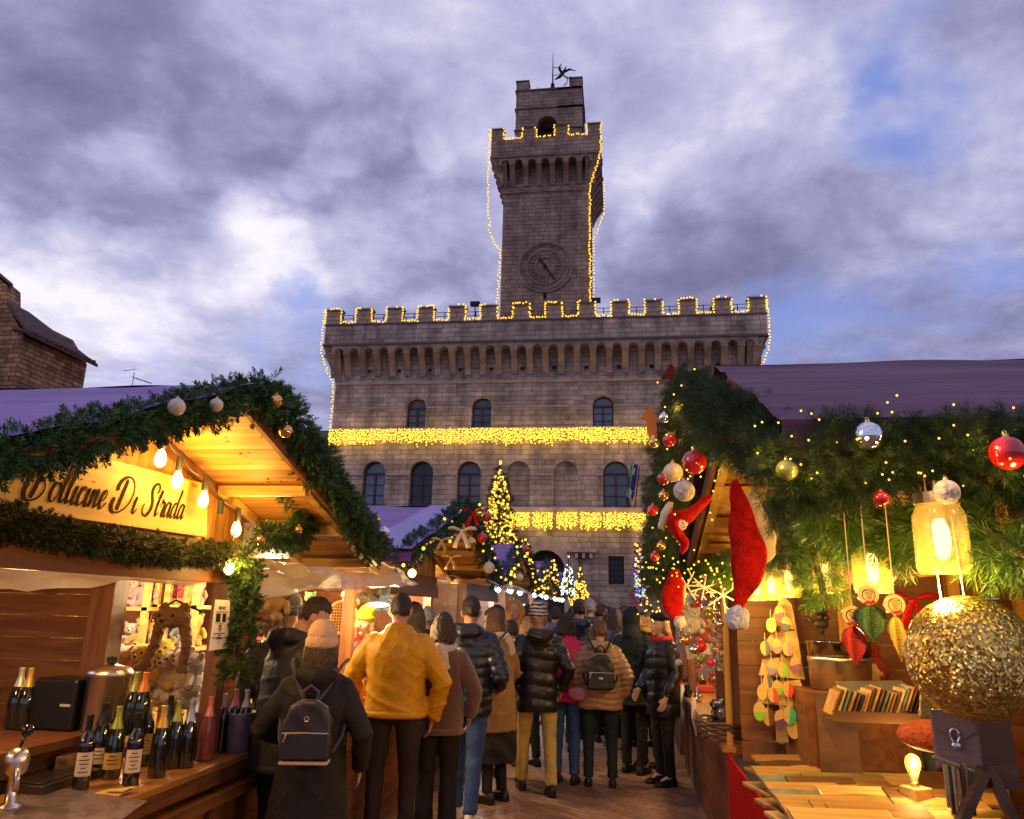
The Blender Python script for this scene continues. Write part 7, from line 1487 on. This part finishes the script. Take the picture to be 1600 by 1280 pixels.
def right2():
    t, rz = hut('ornament_hut', 'second right hut crowded with christmas ornaments', .60, .72, 5, 5.75, 2.0, 7.9, 2.62, 10.0, 2.0, tarp=TARP2, ladder=None, seed=8)
    b = MB(); b.box(.66, 1.6, 5.65, 9.6, .78, .82); b.build('counter_top', COUNT, t); b = MB(); planks_x(b, .70, 5.66, 9.6, 0, .78); planks_x(b, 2.2, 5.7, 9.9, 0, 2.1); b.build('hut_boards', DARKY, t)
    q = at(1145, 1000, Y=5.75); b = MB(); b.box(q.x-.07, q.x-.03, 5.72, 5.76, .8, 2.1); b.box(q.x-.03, q.x+.11, 5.74, 5.76, .8, 2.1); b.build('post', PINEZ, t)
    lamp((1.1, 6.6, 1.85), 34, (1,.66,.26), .05); lamp((1.0, 8.6, 1.85), 34, (1,.66,.26), .05); lamp((.55, 10.5, 1.9), 20, (1,.66,.3), .05)
    t, rz = hut('market_hut', 'third right hut behind the column of blue lights', .55, .8, 5, 10.3, 2.0, 12.4, 2.62, 14.5, 2.0, tarp=TARP2, ladder=None, seed=9); b = MB(); b.box(.66, 1.6, 10.3, 14.4, .78, .82); b.build('counter_top', COUNT, t); b = MB(); planks_x(b, .70, 10.3, 14.4, 0, .78); planks_x(b, 2.2, 10.3, 14.4, 0, 2.1); b.build('hut_boards', DARKY, t)
    garland('red tinsel garland down the edge of the far right hut', [at(1005,850,Y=9.9), at(1003,900,Y=9.9), at(1000,950,Y=9.9)], .07, 300, .06, mat('red_tinsel', (.45,.01,.012), .3, metal=.3, island=.5), FIR, seed=51)
    garland('fir garland around the second right hut gable', [V(.55,5.8,2.0), V(.55,7.9,2.64), V(.55,10,2.0)], .09, 120, .09, NG4, FIR, seed=52)
    # wicker basket heaped with dark and silver packets
    q = at(1140, 1095, Y=5.95); q.z = .82; t = thing('wicker_basket', 'round dark wicker basket on the ornament counter', 'basket', q); b = MB()
    for k in range(7): b.tube([q+V((.20+.008*k)*math.cos(a), (.20+.008*k)*math.sin(a), .015+.018*k+.006*math.sin(a*9+k*3.1)) for a in np.linspace(0,6.283,46)], .010, 6, caps=False)
    b.lathe([(0,0),(.2,0),(.2,.01),(0,.01)], q, 24); b.build('weave', mat('dark_wicker', (.10,.045,.02), .5, var=.4, vscale=40), t)
    rs = random.Random(3); names = ['front left','front','front right','left','middle','right','back left','back','back right','topmost']
    for i in range(10):
        a = i*2.4; rr = .13*math.sqrt(i/9) if i < 9 else .02; p = q+V(rr*math.cos(a), rr*math.sin(a), .15+.05*(i == 9)+rs.uniform(0,.04)); b = MB(); b.sph(p, (.055,.04,.045), 12, 9); b.tube([p, p+V(rs.uniform(-.05,.05), 0, .09)], [.02,.03], 8)
        tag(remesh(b.build('wrapped_sweet', mat('black_silver_foil', (.03,.03,.035), .12, metal=.8, col2=(.75,.72,.66), var=.2, vscale=14) if i % 2 else BK, None, smooth=True), .010, 0, wob(.010, 60, i)), 'crumpled black and silver foil packet in the basket, '+names[i], 'packet', 'foil packets in the wicker basket')
    for i, (u, v, lab) in enumerate(((1062,1080,'nearest the aisle edge'),(1075,1088,'before the kraft box'),(1090,1095,'left of the wicker basket'),(1098,1070,'behind the flat red packet'),(1112,1066,'behind the wicker basket'),(1068,1050,'farthest on the aisle edge'),(1085,1060,'between the two boxes'),(1125,1058,'farthest right by the pine post'))):
        q = at(u, v, Z=.83); q.z = .82; b = MB(); b.lathe([(0,0),(.035,0),(.045,.04),(.02,.08),(.03,.11),(.0,.14)], q, 12); b.sph(q+V(.03,-.02,.05), (.02,.02,.03), 8, 6); tag(b.build('small_ornament', (BALL['red'], BK, BALL['silver'], BALL['gold'])[i % 4], None, smooth=True), 'small turned ornament on the ornament counter, '+lab, 'ornament', 'small ornaments on the ornament counter')
    # trays, boxes and cloth strips on that counter
    for i, (u, v, c, lab) in enumerate(((1078,1065,(.02,.02,.02),'small dark open box at the near end of the ornament counter'),(1072,1045,(.45,.25,.1),'kraft box of small baubles on the ornament counter'),(1100,1080,(.6,.05,.03),'flat red packet on the ornament counter'))):
        q = at(u, v, Z=.83); b = MB(); b.bx(q+V(0,0,.03), (.2,.16,.06)); tag(b.build('goods_box', mat('goods_%d' % i, c, .6), None, bevel=.004), lab, 'box')
    for i, (u, lab) in enumerate(((1066,'frayed pale cloth strip hanging off the left counter edge'),(1084,'second frayed pale cloth strip hanging off the counter edge'))):
        a, z = at(u, 1070+i*20, X=.66), at(u+4, 1120+i*30, X=.655); b = MB(); b.tube([a, a.lerp(z,.5)+V(-.01,0,0), z], [.02,.025,.006], 6, flat=.25); tag(b.build('cloth_strip', CREAM, None, smooth=True), lab, 'cloth strip', 'cloth strips on the ornament counter')
    # hanging white twig stars and strips
    for i, (u, v, s, lab) in enumerate(((1073,915,.10,'white twig star hanging beside the far santa hat'),(1100,918,.08,'small white twig star in the middle of the ornament stall'),(1130,930,.11,'white twig star hanging above the foil packets'))):
        q = at(u, v, Y=5.0); b = MB()
        for k in range(6): a = 1.05*k+.3*i; b.tube([q, q+V(math.cos(a)*s, 0, math.sin(a)*s)], .005, 5); b.tube([q+V(math.cos(a)*s*.6, 0, math.sin(a)*s*.6), q+V(math.cos(a+.35)*s*.95, 0, math.sin(a+.35)*s*.95)], .004, 4)
        tag(b.build('twig_star', WHITEP, None), lab, 'star', 'white twig stars')
    for i, (u, v, h, c, lab) in enumerate(((1103,985,.34,'white','white knitted strip hanging from the ornament stall'),(1080,985,.40,'cream','long pale stocking hanging in the ornament stall'))):
        q = at(u, v, Y=6.0); b = MB(); b.tube([q+V(0,0,h/2), q, q-V(0,0,h/2)], [.05,.06,.035], 8, flat=.4); tag(remesh(b.build('hanging_stocking', CREAM if c == 'cream' else WHITEP, None, smooth=True), .01, 2, wob(.008, 40, i)), lab, 'stocking', 'stockings in the ornament stall')
    for i, (u, v0, v1, Y, c, lab) in enumerate(((1062,905,1000,6.6,'gold','gold tinsel strand nearest the blonde woman'),(1078,900,985,7.0,'silver','silver tinsel strand in the ornament stall'),(1092,925,1040,6.3,'red','long red tinsel strand in the middle of the stall'),(1112,915,1010,6.2,'gold','gold tinsel strand right of the red one'),(1122,930,1050,5.9,'silver','silver tinsel strand beside the pine post'),(1172,925,1020,5.8,'red','red tinsel strand right of the pine post'),(1183,930,1000,5.9,'gold','gold tinsel strand behind the painted ovals'))):
        a, z = at(u, v0, Y=Y), at(u+2, v1, Y=Y); rs2 = np.random.RandomState(i); n = 70; f = rs2.uniform(0, 1, n); pos = np.array([list(a.lerp(z, q)) for q in f]); d = rs2.normal(size=(n, 3)); vv, qq = scatter(pos, d, np.full(n, .045), SMALL)
        tag(fast_mesh('tinsel_strand', vv, qq, mat('tinsel_'+c, dict(gold=(.85,.55,.12), silver=(.75,.75,.78), red=(.6,.02,.02))[c], .25, metal=.8, island=.4), None, a), lab, 'tinsel', 'tinsel strands in the ornament stall')
    for i, (u, v, c, lab) in enumerate(((1066,1060,'red','red'),(1085,1052,'silver','silver'),(1098,1062,'gold','gold'),(1108,1048,'white','white'),(1118,1062,'green','green'))):
        q = at(u, v, Z=.90); bauble('%s ball lying among the goods on the ornament counter' % lab, q, .035, c, 'baubles of the ornament stall')
    rs = random.Random(9); cl = ('red','gold','silver','white','green'); k = 0
    loc = [(1160,1062),(1072,1000),(1085,1015),(1060,1035),(1095,1030),(1110,1035),(1120,1015),(1165,1020),(1170,1045),(1180,1030),(1090,950),(1115,940),(1125,975),(1068,945),(1178,985),(1185,1010),(1030,905),(1048,905)]
    for u, v in loc:
        c = cl[k % 5]; bauble('small %s ball at the ornament stall, %s' % (c, ('lowest beside the pine post','by the red scarf','lower by the red scarf','lowest on the left','low in the middle','low right of the middle','left of the pine post','right of the pine post','lowest right of the pine post','far right','top middle','top right of the middle','just left of the pine post','top left','above the foil packets','right of the packets','under the far garland','under the far garland right')[k]), at(u, v, Y=5.5+rs.uniform(0,.6)), rs.uniform(.022,.038), c, 'baubles of the ornament stall'); k += 1
    plush('white bearded gnome toy in a green hat over the blonde woman', at(1086, 990, Y=5.6), 'white', .5, 0, group='gnomes'); plush('red gnome toy beside the blonde woman', at(1098, 1004, Y=5.8), 'red', .5, 0, group='gnomes')
    xmas_tree('tiny fir tree with ornaments on the ornament counter', at(1172, 1080, Z=.82)+V(.2,.3,0), .7, .16, 500, 30, .006, NG3, 12, M_['warm'], grp='small lit trees on the huts')
right2()
